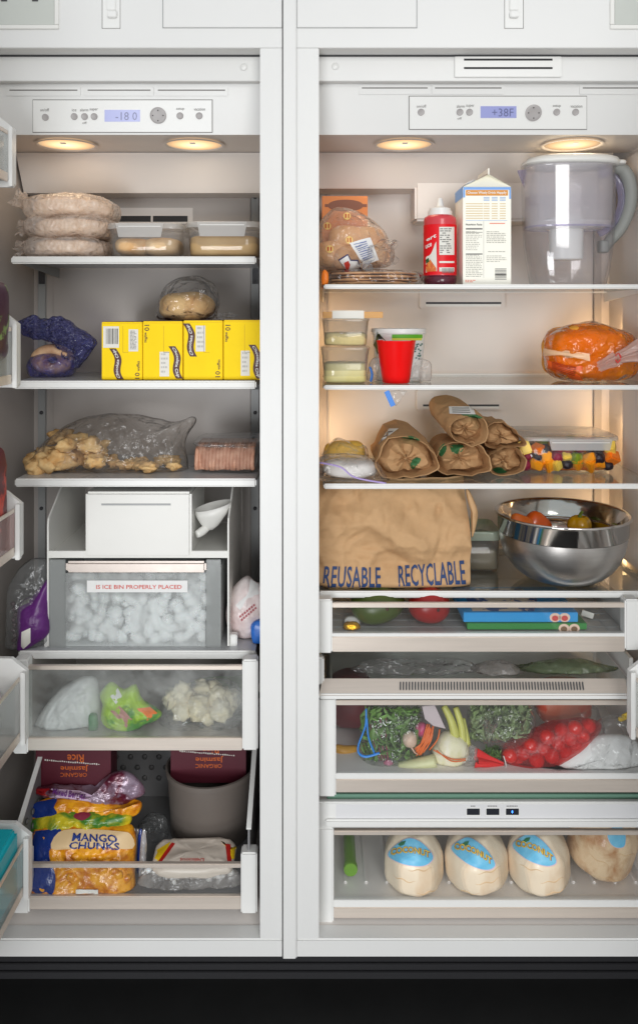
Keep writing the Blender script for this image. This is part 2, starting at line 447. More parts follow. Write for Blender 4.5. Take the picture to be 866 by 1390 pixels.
M_film2 = film("milky_bag_film", (0.95, 0.94, 0.93), 0.28, (0.82, 0.78, 0.75), gloss=0.8, rough=0.2, bump=0.8, bscale=40, bdist=0.006, hvar=0.12, hscale=25)
M_lid = film("translucent_lid", (0.95, 0.95, 0.95), 0.40, (0.90, 0.90, 0.89), gloss=0.7, rough=0.15, bump=0)
M_clearp = film("clear_container_plastic", (0.97, 0.97, 0.97), 0.06, (0.8, 0.8, 0.8), gloss=0.9, rough=0.06, bump=0.1, bscale=12)
M_steel = mat("brushed_steel", (0.70, 0.67, 0.64, 1), 0.33, metal=1.0, var=0.06, vscale=18, stretch=(1, 1, 18), rvar=0.05, bump=0.03, bscale=60)
M_mirror = mat("polished_steel", (0.74, 0.71, 0.68, 1), 0.09, metal=1.0)
M_kraft = kraft("kraft_paper", C(196, 158, 116), 14, 0.5, 0.010, 0.12)
M_kraft2 = kraft("kraft_wrap_paper", C(184, 144, 102), 22, 0.65, 0.008, 0.16)
M_leafprint = mat("green_leaf_print", C(46, 96, 52), 0.7, var=0.25, vscale=60)
M_navy = mat("navy_ink", C(36, 62, 108), 0.7, var=0.12, vscale=80)
M_yellow = mat("yellow_carton", C(250, 214, 4), 0.55, var=0.05, vscale=14, bump=0.08, bscale=60, spec=0.2)
M_choc = mat("brown_print", C(72, 24, 20), 0.5)
M_white_ink = mat("white_ink", (0.8, 0.8, 0.78, 1), 0.5)


# ------------------------------------------------------------------ floor, cabinet surround
YB = 0.42                                  # back wall of both compartments
FX0, FX1 = -0.709, -0.112                  # freezer side walls
RX0, RX1 = -0.020, 0.722                   # refrigerator side walls
M_floor = mat("dark_floor", (0.007, 0.007, 0.007, 1), 0.55, var=0.3, vscale=9)
fl = mk("floor", [(-4, -4, 0), (4, -4, 0), (4, 0.6, 0), (-4, 0.6, 0)], [[0, 1, 2, 3]], M_floor, smooth=False); fl['kind'] = 'structure'; fl['label'] = 'dark floor in front of the cabinet'

sur = thing("cabinet_surround", "white lacquered built-in cabinet frame around both tall cold compartments", "cabinet", (0, 0, 0.0))
zt = Z(65, 0); zb = Z(1275, 0); ztop = Z(-220, 0)
box("top_rail", -0.86, 0.90, 0, 0.043, zt, ztop, M_frame, sur, 0.0012)
box("centre_stile", X(353, 0), X(433, 0), 0.0005, 0.043, zb + 0.0003, zt - 0.0003, M_frame, sur, 0.0012)
box("centre_trim", X(383, 0), X(403, 0), -0.005, 0.0, 0.1, ztop, M_frame, sur, 0.004, 4)
box("side_jamb", -0.86, FX0 - 0.012, 0.0005, 0.043, zb + 0.0003, zt - 0.0003, M_frame, sur)
box("side_jamb", RX1 + 0.012, 0.90, 0.0005, 0.043, zb + 0.0003, zt - 0.0003, M_frame, sur)
box("bottom_rail", -0.86, 0.90, 0.0, 0.04, 0.1, zb, M_frame, sur, 0.003)
box("toe_kick", -0.86, 0.90, 0.07, 0.08, 0.001, 0.0995, M_black, sur, 0)
for i in range(5):
    box('kick_slat', -0.85, 0.89, 0.064, 0.0695, 0.012 + i * 0.017, 0.020 + i * 0.017, M_black, sur, 0.001)
# panels and latches along the top rail
for a, b in ((222, 382.5), (403.5, 565)):
    pbox("grille_panel", a, b, -28, 37, -0.003, 0.003, M_frame, sur, 0.0008)
    pbox("shadow_gap", a - 1.2, b + 1.2, -29, 38.3, -0.0006, 0.0006, M_greyp, sur, 0)
for a, b in ((139.5, 163), (685, 709.5)):
    pbox("latch_plate", a, b, -20, 38, -0.002, 0.002, M_white, sur, 0.0006)
    pbox("shadow_gap", a - 0.8, b + 0.8, -21, 38.8, -0.0005, 0.0005, M_ink, sur, 0)
    c0 = (a + b) / 2
    pbox("latch_lever", c0 - 6, c0 + 6, -18, 14, -0.006, 0.004, M_white, sur, 0.0015)
    pbox("latch_lever", c0 - 5, c0 + 7, 14.4, 23, -0.010, 0.008, M_white, sur, 0.0015)
M_recess = mat("grey_recess", (0.52, 0.54, 0.50, 1), 0.2, var=0.05, vscale=5)
for a, b in ((-40, 80), (828, 930)):
    pbox("glazing_bar", a, b, 33.5, 39, -0.004, 0.004, M_offw, sur, 0.0008)
    e = b if a < 0 else a
    pbox("glazing_bar", (e - 5.5) if a < 0 else e, e if a < 0 else (e + 5.5), -28, 33, -0.004, 0.004, M_offw, sur, 0.0008)
    pbox("recess_pane", a, b - 6 if a < 0 else b, -28, 33.4, -0.0015, 0.0015, M_recess, sur, 0) if a < 0 else pbox("recess_pane", a + 6, b, -28, 33.4, -0.0015, 0.0015, M_recess, sur, 0)
for px in (6, 48):
    pbox("recess_clip", px - 4, px + 4, -6, 1.5, -0.003, 0.0015, M_dark, sur, 0)

# ------------------------------------------------------------------ the two cold compartments
def shell(root, x0, x1, lin):
    zc = Z(183, 0.10)
    box("side_wall", x0 - 0.012, x0, 0.044, YB, 0.12, ztop, lin, root, 0)
    box("side_wall", x1, x1 + 0.012, 0.044, YB, 0.12, ztop, lin, root, 0)
    box("back_wall", x0 - 0.012, x1 + 0.012, YB, YB + 0.012, 0.12, ztop, lin, root, 0)
    # base sill, sloping forward
    mk("base_sill", [(x0, 0.038, zb - 0.002), (x1, 0.038, zb - 0.002), (x1, 0.10, Z(1238, 0.06)), (x0, 0.10, Z(1238, 0.06)), (x0, YB, Z(1238, 0.06)), (x1, YB, Z(1238, 0.06))],
       [[0, 1, 2, 3], [3, 2, 5, 4]], M_liner, root, smooth=False)
    # header and slanted fascia
    box("header_panel", x0 + 0.001, x1 - 0.001, 0.046, 0.066, Z(110, 0.046), Z(77, 0.046), M_frame, root, 0.001)
    box("gap_shade_strip", x0, x1, 0.0435, 0.0455, Z(77, 0.046), Z(74.5, 0.046), M_dark, root, 0)  # dark strip stands in for the shaded gap under the frame
    a, b = Z(108, 0.066), Z(183, 0.10)
    mk("fascia", [(x0, 0.0665, a), (x1, 0.0665, a), (x1, 0.10, b), (x0, 0.10, b)], [[0, 1, 2, 3]], M_frame, root, smooth=False)
    mk("lamp_ceiling", [(x0, 0.10, b), (x1, 0.10, b), (x1, 0.29, b + 0.001), (x0, 0.29, b + 0.001)], [[0, 1, 2, 3]], M_liner, root, smooth=False)
    return b
def fascia_pt(px, py):
    # point on the slanted fascia seen at a photo pixel
    a, b = Vector((0, 0.0665, Z(108, 0.066))), Vector((0, 0.10, Z(183, 0.10)))
    n = Vector((0, -(b.z - a.z), (b.y - a.y))).normalized()
    d = P(px, py, 0) - CAMP; t = (a - CAMP).dot(n) / d.dot(n); q = CAMP + d * t
    if n.y > 0: n = -n
    return q, n
def fquad(name, px0, px1, py0, py1, th, mt, parent, bev=0.0006, lift=0.0):
    pts = [fascia_pt(*q) for q in ((px0, py1), (px1, py1), (px1, py0), (px0, py0))]
    V = [p + n * (th + lift) for p, n in pts] + [p + n * (lift - 0.001) for p, n in pts]
    return mk(name, V, [[0, 1, 2, 3], [0, 4, 5, 1], [1, 5, 6, 2], [2, 6, 7, 3], [3, 7, 4, 0]], mt, parent, smooth=False)
def fdisc(name, px, py, r, th, mt, parent, lift=0.0, seg=20):
    q, n = fascia_pt(px, py)
    R = r * k(0.085)
    return mk(name, *lathe([(R, 0), (R, th * 0.7), (R * 0.86, th), (R * 0.6, th * 0.8)], q + n * lift, seg, n), mt, parent, flat_angle=40)
def control_panel(root, px0, px1, py0, py1, btns, lcd, dial, labels, letters):
    pn = fquad("control_panel", px0, px1, py0, py1, 0.003, M_white, root)
    fquad("panel_groove", px0 - 1, px1 + 1, py0 - 1, py1 + 1.2, 0.0008, M_ink, pn)
    for x, y in btns: fdisc("button", x, y, 4.6, 0.0022, M_btn, pn, 0.003)
    fdisc("dial", dial[0], dial[1], 11, 0.003, M_btn, pn, 0.003, 28)
    for dx, dy in ((0, -7), (0, 7), (-7, 0), (7, 0)): fdisc("dial_mark", dial[0] + dx, dial[1] + dy, 0.9, 0.0012, M_inkd, pn, 0.0056, 8)
    s = fquad("display", *lcd, 0.0006, M_lcd, pn, lift=0.0031)
    for body, a, b, c, d in labels + letters:
        lettering(body, lambda u, v, a=a, b=b, c=c, d=d: (lambda q: q[0] + q[1] * 0.0042)(fascia_pt(a + (b - a) * u, d + (c - d) * v)), M_lcdtxt if (body, a, b, c, d) in letters else M_ink, pn)
    return pn
M_lampg = None
def lamp_mat():
    m, nt, out = nodes_of("warm_lamp_lens"); N = nt.nodes.new; L = nt.links.new
    e = N('ShaderNodeEmission'); g = N('ShaderNodeTexCoord'); ln = N('ShaderNodeVectorMath'); ln.operation = 'LENGTH'; L(g.outputs['Object'], ln.inputs[0])
    mr = N('ShaderNodeMapRange'); mr.inputs['From Min'].default_value = 0.0; mr.inputs['From Max'].default_value = 0.062; L(ln.outputs['Value'], mr.inputs['Value'])
    c = ramp(nt, mr.outputs[0], [(0.0, (1.0, 0.82, 0.50, 1)), (0.35, (1.0, 0.74, 0.40, 1)), (0.8, (0.88, 0.55, 0.28, 1)), (1.0, (0.62, 0.42, 0.27, 1))])
    L(c, e.inputs[0]); s = N('ShaderNodeMapRange'); s.inputs['To Min'].default_value = 1.5; s.inputs['To Max'].default_value = 0.72; L(mr.outputs[0], s.inputs['Value']); L(s.outputs[0], e.inputs[1])
    L(e.outputs[0], out.inputs[0]); return m
M_lamp = lamp_mat()
def ceiling_lamp(root, px, zc, power):
    c = Vector((X(px, 0.185), 0.185, zc))
    hub = part_empty("ceiling_lamp", root); hub.location = c - wloc(root)
    r = 0.067
    mk("lamp_bezel", *lathe([(r, -0.004), (r * 0.93, -0.0055), (r * 0.9, -0.0025), (r * 0.88, -0.0015)], c, 48, cap=False), M_liner, hub)
    mk("lamp_lens", *lathe([(r * 0.89, -0.0022), (r * 0.6, -0.0032), (r * 0.3, -0.0038), (0.0005, -0.004)], c, 40, cap=False), M_lamp, hub)
    box("lamp_clip", c.x - 0.006, c.x + 0.006, c.y - 0.03, c.y - 0.02, c.z - 0.006, c.z - 0.003, M_liner, hub, 0.001)
    l = bpy.data.lights.new("ceiling_lamp_light", 'AREA'); l.shape = 'DISK'; l.size = 0.10; l.energy = power; l.color = (1.0, 0.80, 0.56)
    o = bpy.data.objects.new("ceiling_lamp_light", l); COL.objects.link(o); o.location = c - Vector((0, 0, 0.0075))

# ---- freezer
frz = thing("freezer", "open white freezer compartment with ice maker, shelves and two clear fronted drawers", "freezer", ((FX0 + FX1) / 2, 0.05, 0.1))
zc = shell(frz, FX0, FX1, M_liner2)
control_panel(frz, 46, 288, 136, 179, [(63, 159), (102, 158), (116, 158), (129, 158), (245, 157), (271, 157)], (143, 191, 149, 165), (215.5, 156.5),
    [("on/off", 56, 68, 147, 151), ("ice", 99, 105, 147, 151), ("alarm", 110, 121, 147, 151), ("super", 123, 134, 147, 151), ("off", 113, 119, 165, 168), ("setup", 240, 251, 146, 150), ("vacation", 264, 279, 146, 150)], [("-18 0", 158, 187, 152, 163)])
for a, b in ((10, 110), (116, 209), (211, 310)):
    fquad("air_louvre", a, b, 118, 130, 0.0022, M_frame, frz)
    fquad("louvre_slot", a + 4, b - 4, 121.5, 123.2, 0.0003, M_ink, frz, lift=0.0023)
mk("screw_cap", *lathe([(0.0075, 0), (0.007, 0.001)], P(331, 91, 0.0455), 20, (0, -1, 0)), M_white, frz)
ceiling_lamp(frz, 91, zc, 0.085); ceiling_lamp(frz, 264, zc, 0.085)
pbox("lamp_sensor", 165, 192, 188, 190.5, 0.19, 0.02, M_white, frz, 0.0005)
# evaporator cover under the lamps
def evap(root, px0a, px1a, px0b, px1b, pyb, y0=0.28, y1=0.332):
    zt_ = Z(183, 0.10) - 0.0005
    a, b = Z(pyb, y1), zt_
    mk("evaporator_cover", [(X(px0b, y1), y1, a), (X(px1b, y1), y1, a), (X(px1a, y0), y0, b), (X(px0a, y0), y0, b),
        (X(px0b, y1), YB - 0.001, a), (X(px1b, y1), YB - 0.001, a), (X(px1a, y0), YB - 0.001, b), (X(px0a, y0), YB - 0.001, b)],
        [[0, 1, 2, 3], [0, 4, 5, 1], [1, 5, 6, 2], [3, 7, 4, 0]], M_liner, root, smooth=False)
evap(frz, 22, 372, 33, 368, 262)
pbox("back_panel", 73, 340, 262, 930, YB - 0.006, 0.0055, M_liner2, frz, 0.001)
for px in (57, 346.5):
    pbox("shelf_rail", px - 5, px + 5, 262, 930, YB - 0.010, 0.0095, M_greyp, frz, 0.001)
    for py in (268, 382, 560, 690): mk("rail_bolt", *lathe([(0.0045, 0), (0.0045, 0.003), (0.003, 0.0045)], P(px, py, YB - 0.010), 14, (0, -1, 0)), M_dark, frz)
pbox("air_grille", 152, 262, 282, 304, YB - 0.010, 0.003, M_liner, frz, 0.001)
for a, b in ((157, 205), (208, 255)): pbox("grille_slot", a, b, 296 - 3, 301, YB - 0.0107, 0.0006, M_black, frz, 0)
def solid_shelf(py, px0, px1, ph=10, yf=0.10):
    s = part_empty("shelf", frz)
    z = Z(py, yf); t = ph * k(yf); x0, x1 = X(px0, yf), X(px1, yf)
    box("shelf_plate", x0 + 0.002, x1 - 0.002, yf + 0.006, YB - 0.012, z - 0.006, z - 0.001, M_shelfg, s, 0.0005)
    box("front_lip", x0, x1, yf, yf + 0.008, z - t, z, M_white, s, 0.003, 3)
    for xa in (x0 + 0.002, x1 - 0.004):
        V, F = boxg(xa, xa + 0.002, yf + 0.012, YB - 0.011, z - 0.03, z - 0.0065)
        V = [Vector((v.x, v.y, v.z + (0.02 if v.y < 0.2 and v.z < z - 0.01 else 0))) for v in V]
        mk("bracket", V, F, M_greyp, s, smooth=False)
    for px in (57, 346.5):
        pbox("hook", px - 4, px + 4, 0, 12, YB - 0.014, 0.004, M_dark, s, 0) if False else box("hook", X(px - 4, YB - 0.014), X(px + 4, YB - 0.014), YB - 0.014, YB - 0.0105, z - 0.045, z - 0.007, M_dark, s, 0)
    return z
M_shelfg = mat("grey_shelf_plate", (0.50, 0.51, 0.52, 1), 0.3, var=0.08, vscale=12, rvar=0.08)
FA = solid_shelf(348, 15, 348); FB = solid_shelf(517, 18, 348, 11); FCs = solid_shelf(650, 20, 348, 11); FD = solid_shelf(884, 25, 348, 11)

M_bin = film("clear_bin_plastic", (0.85, 0.86, 0.86), 0.12, (0.7, 0.72, 0.72), gloss=0.7, rough=0.06, bump=0)
def drawer(root, yf, xs, brk, top, pane, ledge, rail, pane_mat, back_h, floor_mat, depth=None, brL=None, brR=None, side_front=None, perfor=False, wall_mat=None, label=None):
    d = part_empty("drawer", root, label)
    wall_mat = wall_mat or floor_mat
    x0, x1 = xs; yb = YB - 0.02
    # xs: inner edges between the brackets, px
    for (a, b, c, e) in (brL, brR):
        if a is not None: pbox("end_bracket", a, b, c, e, yf - 0.004, 0.03, M_white, d, 0.003)
    pbox("top_rail", x0, x1, top[0], top[1], yf, 0.010, M_rail, d, 0.0012)
    pbox("front_pane", x0, x1, pane[0], pane[1], yf + 0.003, 0.003, pane_mat, d, 0)
    if ledge: pbox("ledge", x0, x1, ledge[0], ledge[1], yf - 0.001, 0.012, M_white, d, 0.001)
    pbox("bottom_rail", x0, x1, rail[0], rail[1], yf - 0.002, 0.010, M_rail, d, 0.0015)
    zf = Z(rail[0] if not ledge else ledge[0], yf) - 0.002
    xa, xb = X(x0, yf) - 0.006, X(x1, yf) + 0.006
    if side_front is None: side_front = top[0]
    box("drawer_floor", xa, xb, yf + 0.012, yb, zf - 0.004, zf, floor_mat, d, 0)
    zh = Z(top[0], yf) + back_h; zfr = Z(side_front, yf)
    for xx in (xa - 0.004, xb):
        if perfor:
            xx += -0.016 if xx < (xa + xb) / 2 else 0.008
            pr = [(yf + 0.004, zf), (yb, zf), (yb, zh), (0.20, zh), (yf + 0.004, zfr)]
            V = [Vector((xx, a, b)) for a, b in pr] + [Vector((xx + 0.004, a, b)) for a, b in pr]
            mk("drawer_side", V, [[4, 3, 2, 1, 0], [5, 6, 7, 8, 9], [0, 1, 6, 5], [1, 2, 7, 6], [2, 3, 8, 7], [3, 4, 9, 8], [4, 0, 5, 9]], wall_mat, d, smooth=False)
            V = [Vector((xx - 0.003 + q, a, b + h)) for h in (0.0005, 0.004) for q in (0, 0.010) for a, b in (pr[4], pr[3], pr[2])]
            mk("rim_strip", V, [[0, 1, 4, 3], [1, 2, 5, 4], [6, 9, 10, 7], [7, 10, 11, 8], [0, 3, 9, 6], [3, 4, 10, 9], [4, 5, 11, 10], [0, 6, 7, 1], [1, 7, 8, 2]], M_white, d, smooth=False)
            continue
        V = [(xx, yf + 0.012, zf), (xx + 0.004, yf + 0.012, zf), (xx + 0.004, yb, zf), (xx, yb, zf), (xx, yf + 0.012, zfr), (xx + 0.004, yf + 0.012, zfr), (xx + 0.004, yb, zh), (xx, yb, zh)]
        mk("drawer_side", V, [[0, 1, 5, 4], [1, 2, 6, 5], [2, 3, 7, 6], [3, 0, 4, 7], [4, 5, 6, 7]], wall_mat, d, smooth=False)
    box("drawer_back", xa, xb, yb, yb + 0.004, zf, zh, wall_mat, d, 0)
    return d, zf
M_basket = mat("grey_basket_plastic", (0.22, 0.22, 0.225, 1), 0.5, var=0.08, vscale=12)
dr1, FZ1 = drawer(frz, 0.05, (38, 329), None, (904, 909.5), (909, 1003), None, (1002, 1019), M_frost, 0.0, M_liner2, brL=(18, 38, 896, 1024), brR=(329, 350, 896, 1019))
dr2, FZ2 = drawer(frz, 0.05, (40, 327), None, (1173, 1178.5), (1178, 1221), None, (1217, 1235), M_pane, 0.15, M_basket, brL=(18, 40, 1158, 1241), brR=(327, 349, 1158, 1241), side_front=1128, perfor=True)
# dimples on the basket back and side
V, F = [], []
zf = FZ2
dim = []
for i in range(13):
    for j in range(7):
        x = X(40, 0.05) + 0.02 + i * 0.035; z = zf + 0.045 + j * 0.026
        g = lathe([(0.007, 0), (0.005, 0.0025), (0.001, 0.0035)], (x + (0.017 if j % 2 else 0), YB - 0.0202, z), 10, (0, -1, 0)); dim.append(g)
for i in range(9):
    for j in range(4):
        x = X(40, 0.05) - 0.0185; yy = 0.09 + i * 0.034; z = zf + 0.04 + j * 0.03
        if z < Z(1128, 0.05) + (yy - 0.062) * 0.7 - 0.01: dim.append(lathe([(0.007, 0), (0.005, 0.0025), (0.001, 0.0035)], (x, yy, z), 10, (1, 0, 0)))
mk("basket_dimple", *join(dim), mat("dark_basket_dimple", (0.12, 0.12, 0.12, 1), 0.5), dr2, kind="stuff")
# ---- refrigerator
ref = thing("refrigerator", "open white refrigerator compartment with glass shelves and three clear fronted drawers", "refrigerator", ((RX0 + RX1) / 2, 0.05, 0.1))
zc = shell(ref, RX0, RX1, M_liner)
control_panel(ref, 555.5, 795, 131, 175, [(571, 152), (623.5, 152), (636.5, 152), (754.5, 152), (780, 152)], (651.5, 700, 144, 160), (723, 153),
    [("on/off", 565, 578, 142, 146), ("alarm", 619, 630, 142, 146), ("super", 632, 643, 142, 146), ("off", 620, 626, 159, 162), ("setup", 749, 760, 142, 146), ("vacation", 773, 789, 142, 146)], [("+38F", 667, 696, 147, 158)])
for a, b in ((487, 584), (586, 684), (786, 900)):
    fquad("air_louvre", a, b, 115, 128, 0.0022, M_frame, ref)
    fquad("louvre_slot", a + 4, b - 4, 118.5, 120.2, 0.0003, M_ink, ref, lift=0.0023)
mk("screw_cap", *lathe([(0.0075, 0), (0.007, 0.001)], P(455, 90, 0.0455), 20, (0, -1, 0)), M_white, ref)
vp = pbox("vent_plate", 617, 762, 76.5, 104.5, 0.041, 0.004, M_white, ref, 0.001)
for a, b in ((79.5, 82.2), (91, 93.6)): pbox("vent_slot", 629.5, 749.5, a, b, 0.0404, 0.0005, M_black, vp, 0)
ceiling_lamp(ref, 548, zc, 0.10); ceiling_lamp(ref, 776, zc, 0.10)
pbox("lamp_sensor", 650, 678, 185, 188, 0.19, 0.02, M_white, ref, 0.0005)
evap(ref, 420, 832, 424, 826, 256, 0.28, 0.325)
pbox("duct_cover", 563, 822, 240, 300, 0.318, YB - 0.319, M_liner, ref, 0.006)
pbox("back_panel", 447, 803, 256, 800, YB - 0.006, 0.0055, M_liner, ref, 0.001)
for px in (439, 811): pbox("shelf_rail", px - 5, px + 5, 256, 800, YB - 0.010, 0.0095, M_liner2, ref, 0.001)
for (a, b, c, d_, s) in ((569, 686, 392, 419, 410), (565, 683, 529, 557, 549)):
    g = pbox("air_outlet", a, b, c, d_, YB - 0.022, 0.0155, M_liner, ref, 0.003)
    pbox("outlet_slot", a + 9, b - 6, s, s + 2.6, YB - 0.0226, 0.0005, M_dark, g, 0)
    pbox("outlet_lip", a + 9, b - 6, s + 2.8, s + 6, YB - 0.026, 0.0036, M_white, g, 0.001)
# raised front part of the side walls hides a warm light strip on each side
M_strip = mat("warm_light_strip", (0.9, 0.8, 0.6, 1), 0.4, emit=(1.0, 0.62, 0.28, 1), es=2.2)
for x0, x1, xs_, s in ((RX1 - 0.012, RX1 - 0.0005, RX1 - 0.006, -1), (RX0 + 0.0005, RX0 + 0.012, RX0 + 0.006, 1)):
    w = box("side_liner", x0, x1, 0.046, 0.30, Z(800, 0.08), Z(205, 0.2), M_liner, ref, 0.001)
    for (pa, pb) in ((395, 515), (530, 655), (665, 800)):
        za, zb_ = Z(pb, 0.2), Z(pa, 0.2)
        box("light_strip", xs_ - 0.004, xs_ + 0.004, 0.3005, 0.304, za, zb_, M_strip, w, 0)
        l = bpy.data.lights.new("side_strip_light", 'AREA'); l.shape = 'RECTANGLE'; l.size = 0.02; l.size_y = (zb_ - za) * 0.95; l.energy = 0.15; l.color = (1.0, 0.62, 0.30)
        o = bpy.data.objects.new("side_strip_light", l); COL.objects.link(o); o.location = (xs_ - 0.008 * (-s), 0.308, (za + zb_) / 2)
        o.location.x = xs_ + s * 0.01
        o.rotation_euler = Vector((s * 0.5, 1.0, 0)).to_track_quat('-Z', 'Z').to_euler()
def glass_shelf(py, yf=0.08, px0=440, ph=6, name="shelf"):
    s = part_empty(name, ref)
    z = Z(py, yf); t = ph * k(yf); x0 = X(px0, yf); x1 = RX1 - 0.016
    box("glass_plate", x0, x1, yf + 0.0095, YB - 0.03, z - 0.006, z - 0.0008, M_glass, s, 0)
    box("front_lip", x0 - 0.001, x1 + 0.002, yf, yf + 0.009, z - t, z, M_white, s, 0.0025, 3)
    box("rear_lip", x0, x1, YB - 0.0298, YB - 0.02, z - 0.008, z + 0.003, M_white, s, 0.001)
    for xa in (x0 - 0.0005, x1 + 0.0005):
        V, F = boxg(xa - 0.0015, xa + 0.0015, yf + 0.02, YB - 0.012, z - 0.03, z - 0.0062)
        V = [Vector((v.x, v.y, v.z + (0.022 if v.y < 0.2 and v.z < z - 0.01 else 0))) for v in V]
        mk("bracket", V, F, M_white, s, smooth=False)
    return z
RA = glass_shelf(386); RB = glass_shelf(523); RCs = glass_shelf(657, ph=7); RD = glass_shelf(803, px0=434, ph=9)
M_drf = mat("pale_drawer_floor", (0.86, 0.84, 0.82, 1), 0.35, var=0.04, vscale=10)
M_drd = mat("shallow_drawer_mat", (0.42, 0.41, 0.40, 1), 0.45, var=0.08, vscale=20)
rd1, RZ1 = drawer(ref, 0.05, (451, 848), None, (819, 825), (825, 861), (860, 864.5), (864.5, 885), M_pane, -0.005, M_drd, brL=(431, 451, 814, 887), brR=(848, 868, 814, 883))
rd2, RZ2 = drawer(ref, 0.05, (456, 884), None, (951, 957.5), (957, 1051), (1050, 1058), (1058, 1076), M_pane, 0.0, M_drf, brL=(432, 456, 948, 1082), brR=(884, 906, 948, 1082))
rd3, RZ3 = drawer(ref, 0.05, (453, 884), None, (1128, 1134), (1134, 1223), (1222, 1232), (1232, 1247), M_pane, 0.0, M_drf, brL=(430, 453, 1124, 1256), brR=(884, 906, 1124, 1256))
# tile pattern on the shallow drawer's mat
for i in range(9):
    x = X(470 + i * 45, 0.05); box("mat_rib", x - 0.001, x + 0.001, 0.07, YB - 0.03, RZ1, RZ1 + 0.0008, M_greyp, rd1, 0)
for i in range(8):
    yy = 0.09 + i * 0.038; box("mat_rib", X(452, 0.05), X(847, 0.05), yy, yy + 0.002, RZ1, RZ1 + 0.0009, M_greyp, rd1, 0)
for i in range(15):
    x = X(470 + i * 29, 0.05); box("floor_rib", x - 0.004, x + 0.004, 0.10, YB - 0.04, RZ3, RZ3 + 0.005, M_drf, rd3, 0.002)
# sloped vent lid over the big drawer
lid = part_empty("crisper_lid", ref)
a0, a1 = P(433, 944, 0.036), P(853, 944, 0.036)
b0, b1 = P(438, 921, 0.062), P(848, 921, 0.062)
mk("lid_face", [a0, a1, b1, b0, a0 + Vector((0, 0.004, -0.003)), a1 + Vector((0, 0.004, -0.003)), b1 + Vector((0, 0.004, -0.003)), b0 + Vector((0, 0.004, -0.003))],
   [[0, 1, 2, 3], [7, 6, 5, 4], [0, 4, 5, 1], [2, 6, 7, 3], [1, 5, 6, 2], [0, 3, 7, 4]], M_rail, lid, smooth=False)
pbox("lid_lip", 433, 853, 942.5, 950, 0.034, 0.008, M_white, lid, 0.003)
for i in range(62):
    px = 543 + i * 4.05
    c = P(px, 930, 0.050)
    mk("lid_slot", [c + Vector((-0.0016, -0.0075, -0.0063)), c + Vector((0.001, -0.0075, -0.0063)), c + Vector((0.0022, 0.003, 0.0054)), c + Vector((-0.0004, 0.003, 0.0054))], [[0, 1, 2, 3]], M_dark, lid, smooth=False)
box("lid_pane", X(440, 0.06), X(852, 0.06), 0.066, YB - 0.03, Z(921, 0.062) - 0.004, Z(921, 0.062), M_glass, lid, 0)
for px in (434, 858):
    V, F = boxg(X(px, 0.06) - 0.004, X(px, 0.06) + 0.004, 0.066, YB - 0.03, Z(921, 0.06) - 0.004, Z(895, 0.06), 0.001)
    mk("lid_side", V, F, M_offw, lid, smooth=False)
pbox("slide_catch", 428, 440, 893, 930, 0.055, 0.02, M_white, lid, 0.003)
for py in (899, 910): pbox("catch_hole", 430, 433, py, py + 6, 0.0543, 0.001, M_dark, lid, 0)
# green glass edge and the lower control bar
bar = part_empty("lower_control_bar", ref)
pbox("glass_edge", 444, 900, 1078, 1089, 0.068, 0.01, M_glassedge, bar, 0.001)
box("bar_top", X(430, 0.05), RX1 - 0.001, 0.06, YB - 0.01, Z(1091, 0.05) - 0.004, Z(1091, 0.05) - 0.001, M_liner, bar, 0)
pbox("bar_front", 430, 905, 1089, 1124, 0.05, 0.012, M_white, bar, 0.002)
pbox("bar_lip", 441, 905, 1113.5, 1123, 0.042, 0.009, M_white, bar, 0.003)
M_led = mat("blue_led", (0.02, 0.08, 0.9, 1), 0.3, emit=(0.05, 0.25, 1.0, 1), es=3.0)
M_barg = mat("pale_grey_fascia", (0.68, 0.68, 0.69, 1), 0.4)
pbox("bar_band", 456, 905, 1092, 1112, 0.0492, 0.001, M_barg, bar, 0)
for x0, body in ((633.5, "fill"), (660, "moderate"), (686.5, "ventilate")):
    pbox("bar_button_frame", x0 - 1.2, x0 + 18.6, 1096.5, 1108, 0.0482, 0.001, M_white, bar, 0.0003)
    pbox("bar_button", x0, x0 + 17.4, 1098, 1106.5, 0.0470, 0.002, mat("bar_button_black", (0.02, 0.022, 0.03, 1), 0.25), bar, 0.0005)
    w = len(body) * 1.5
    print_rects([(x0 + 8.7 - w * 0.6 + q * 2.2, x0 + 8.7 - w * 0.6 + q * 2.2 + 1.6, 1093.6, 1095.0) for q in range(int(w * 0.55))], plane_fn(0.0487), M_ink, bar)
mk("bar_led", *lump(P(695, 1102, 0.0465), (0.0014, 0.0006, 0.003), 0, 1, 0, 2), M_led, bar)

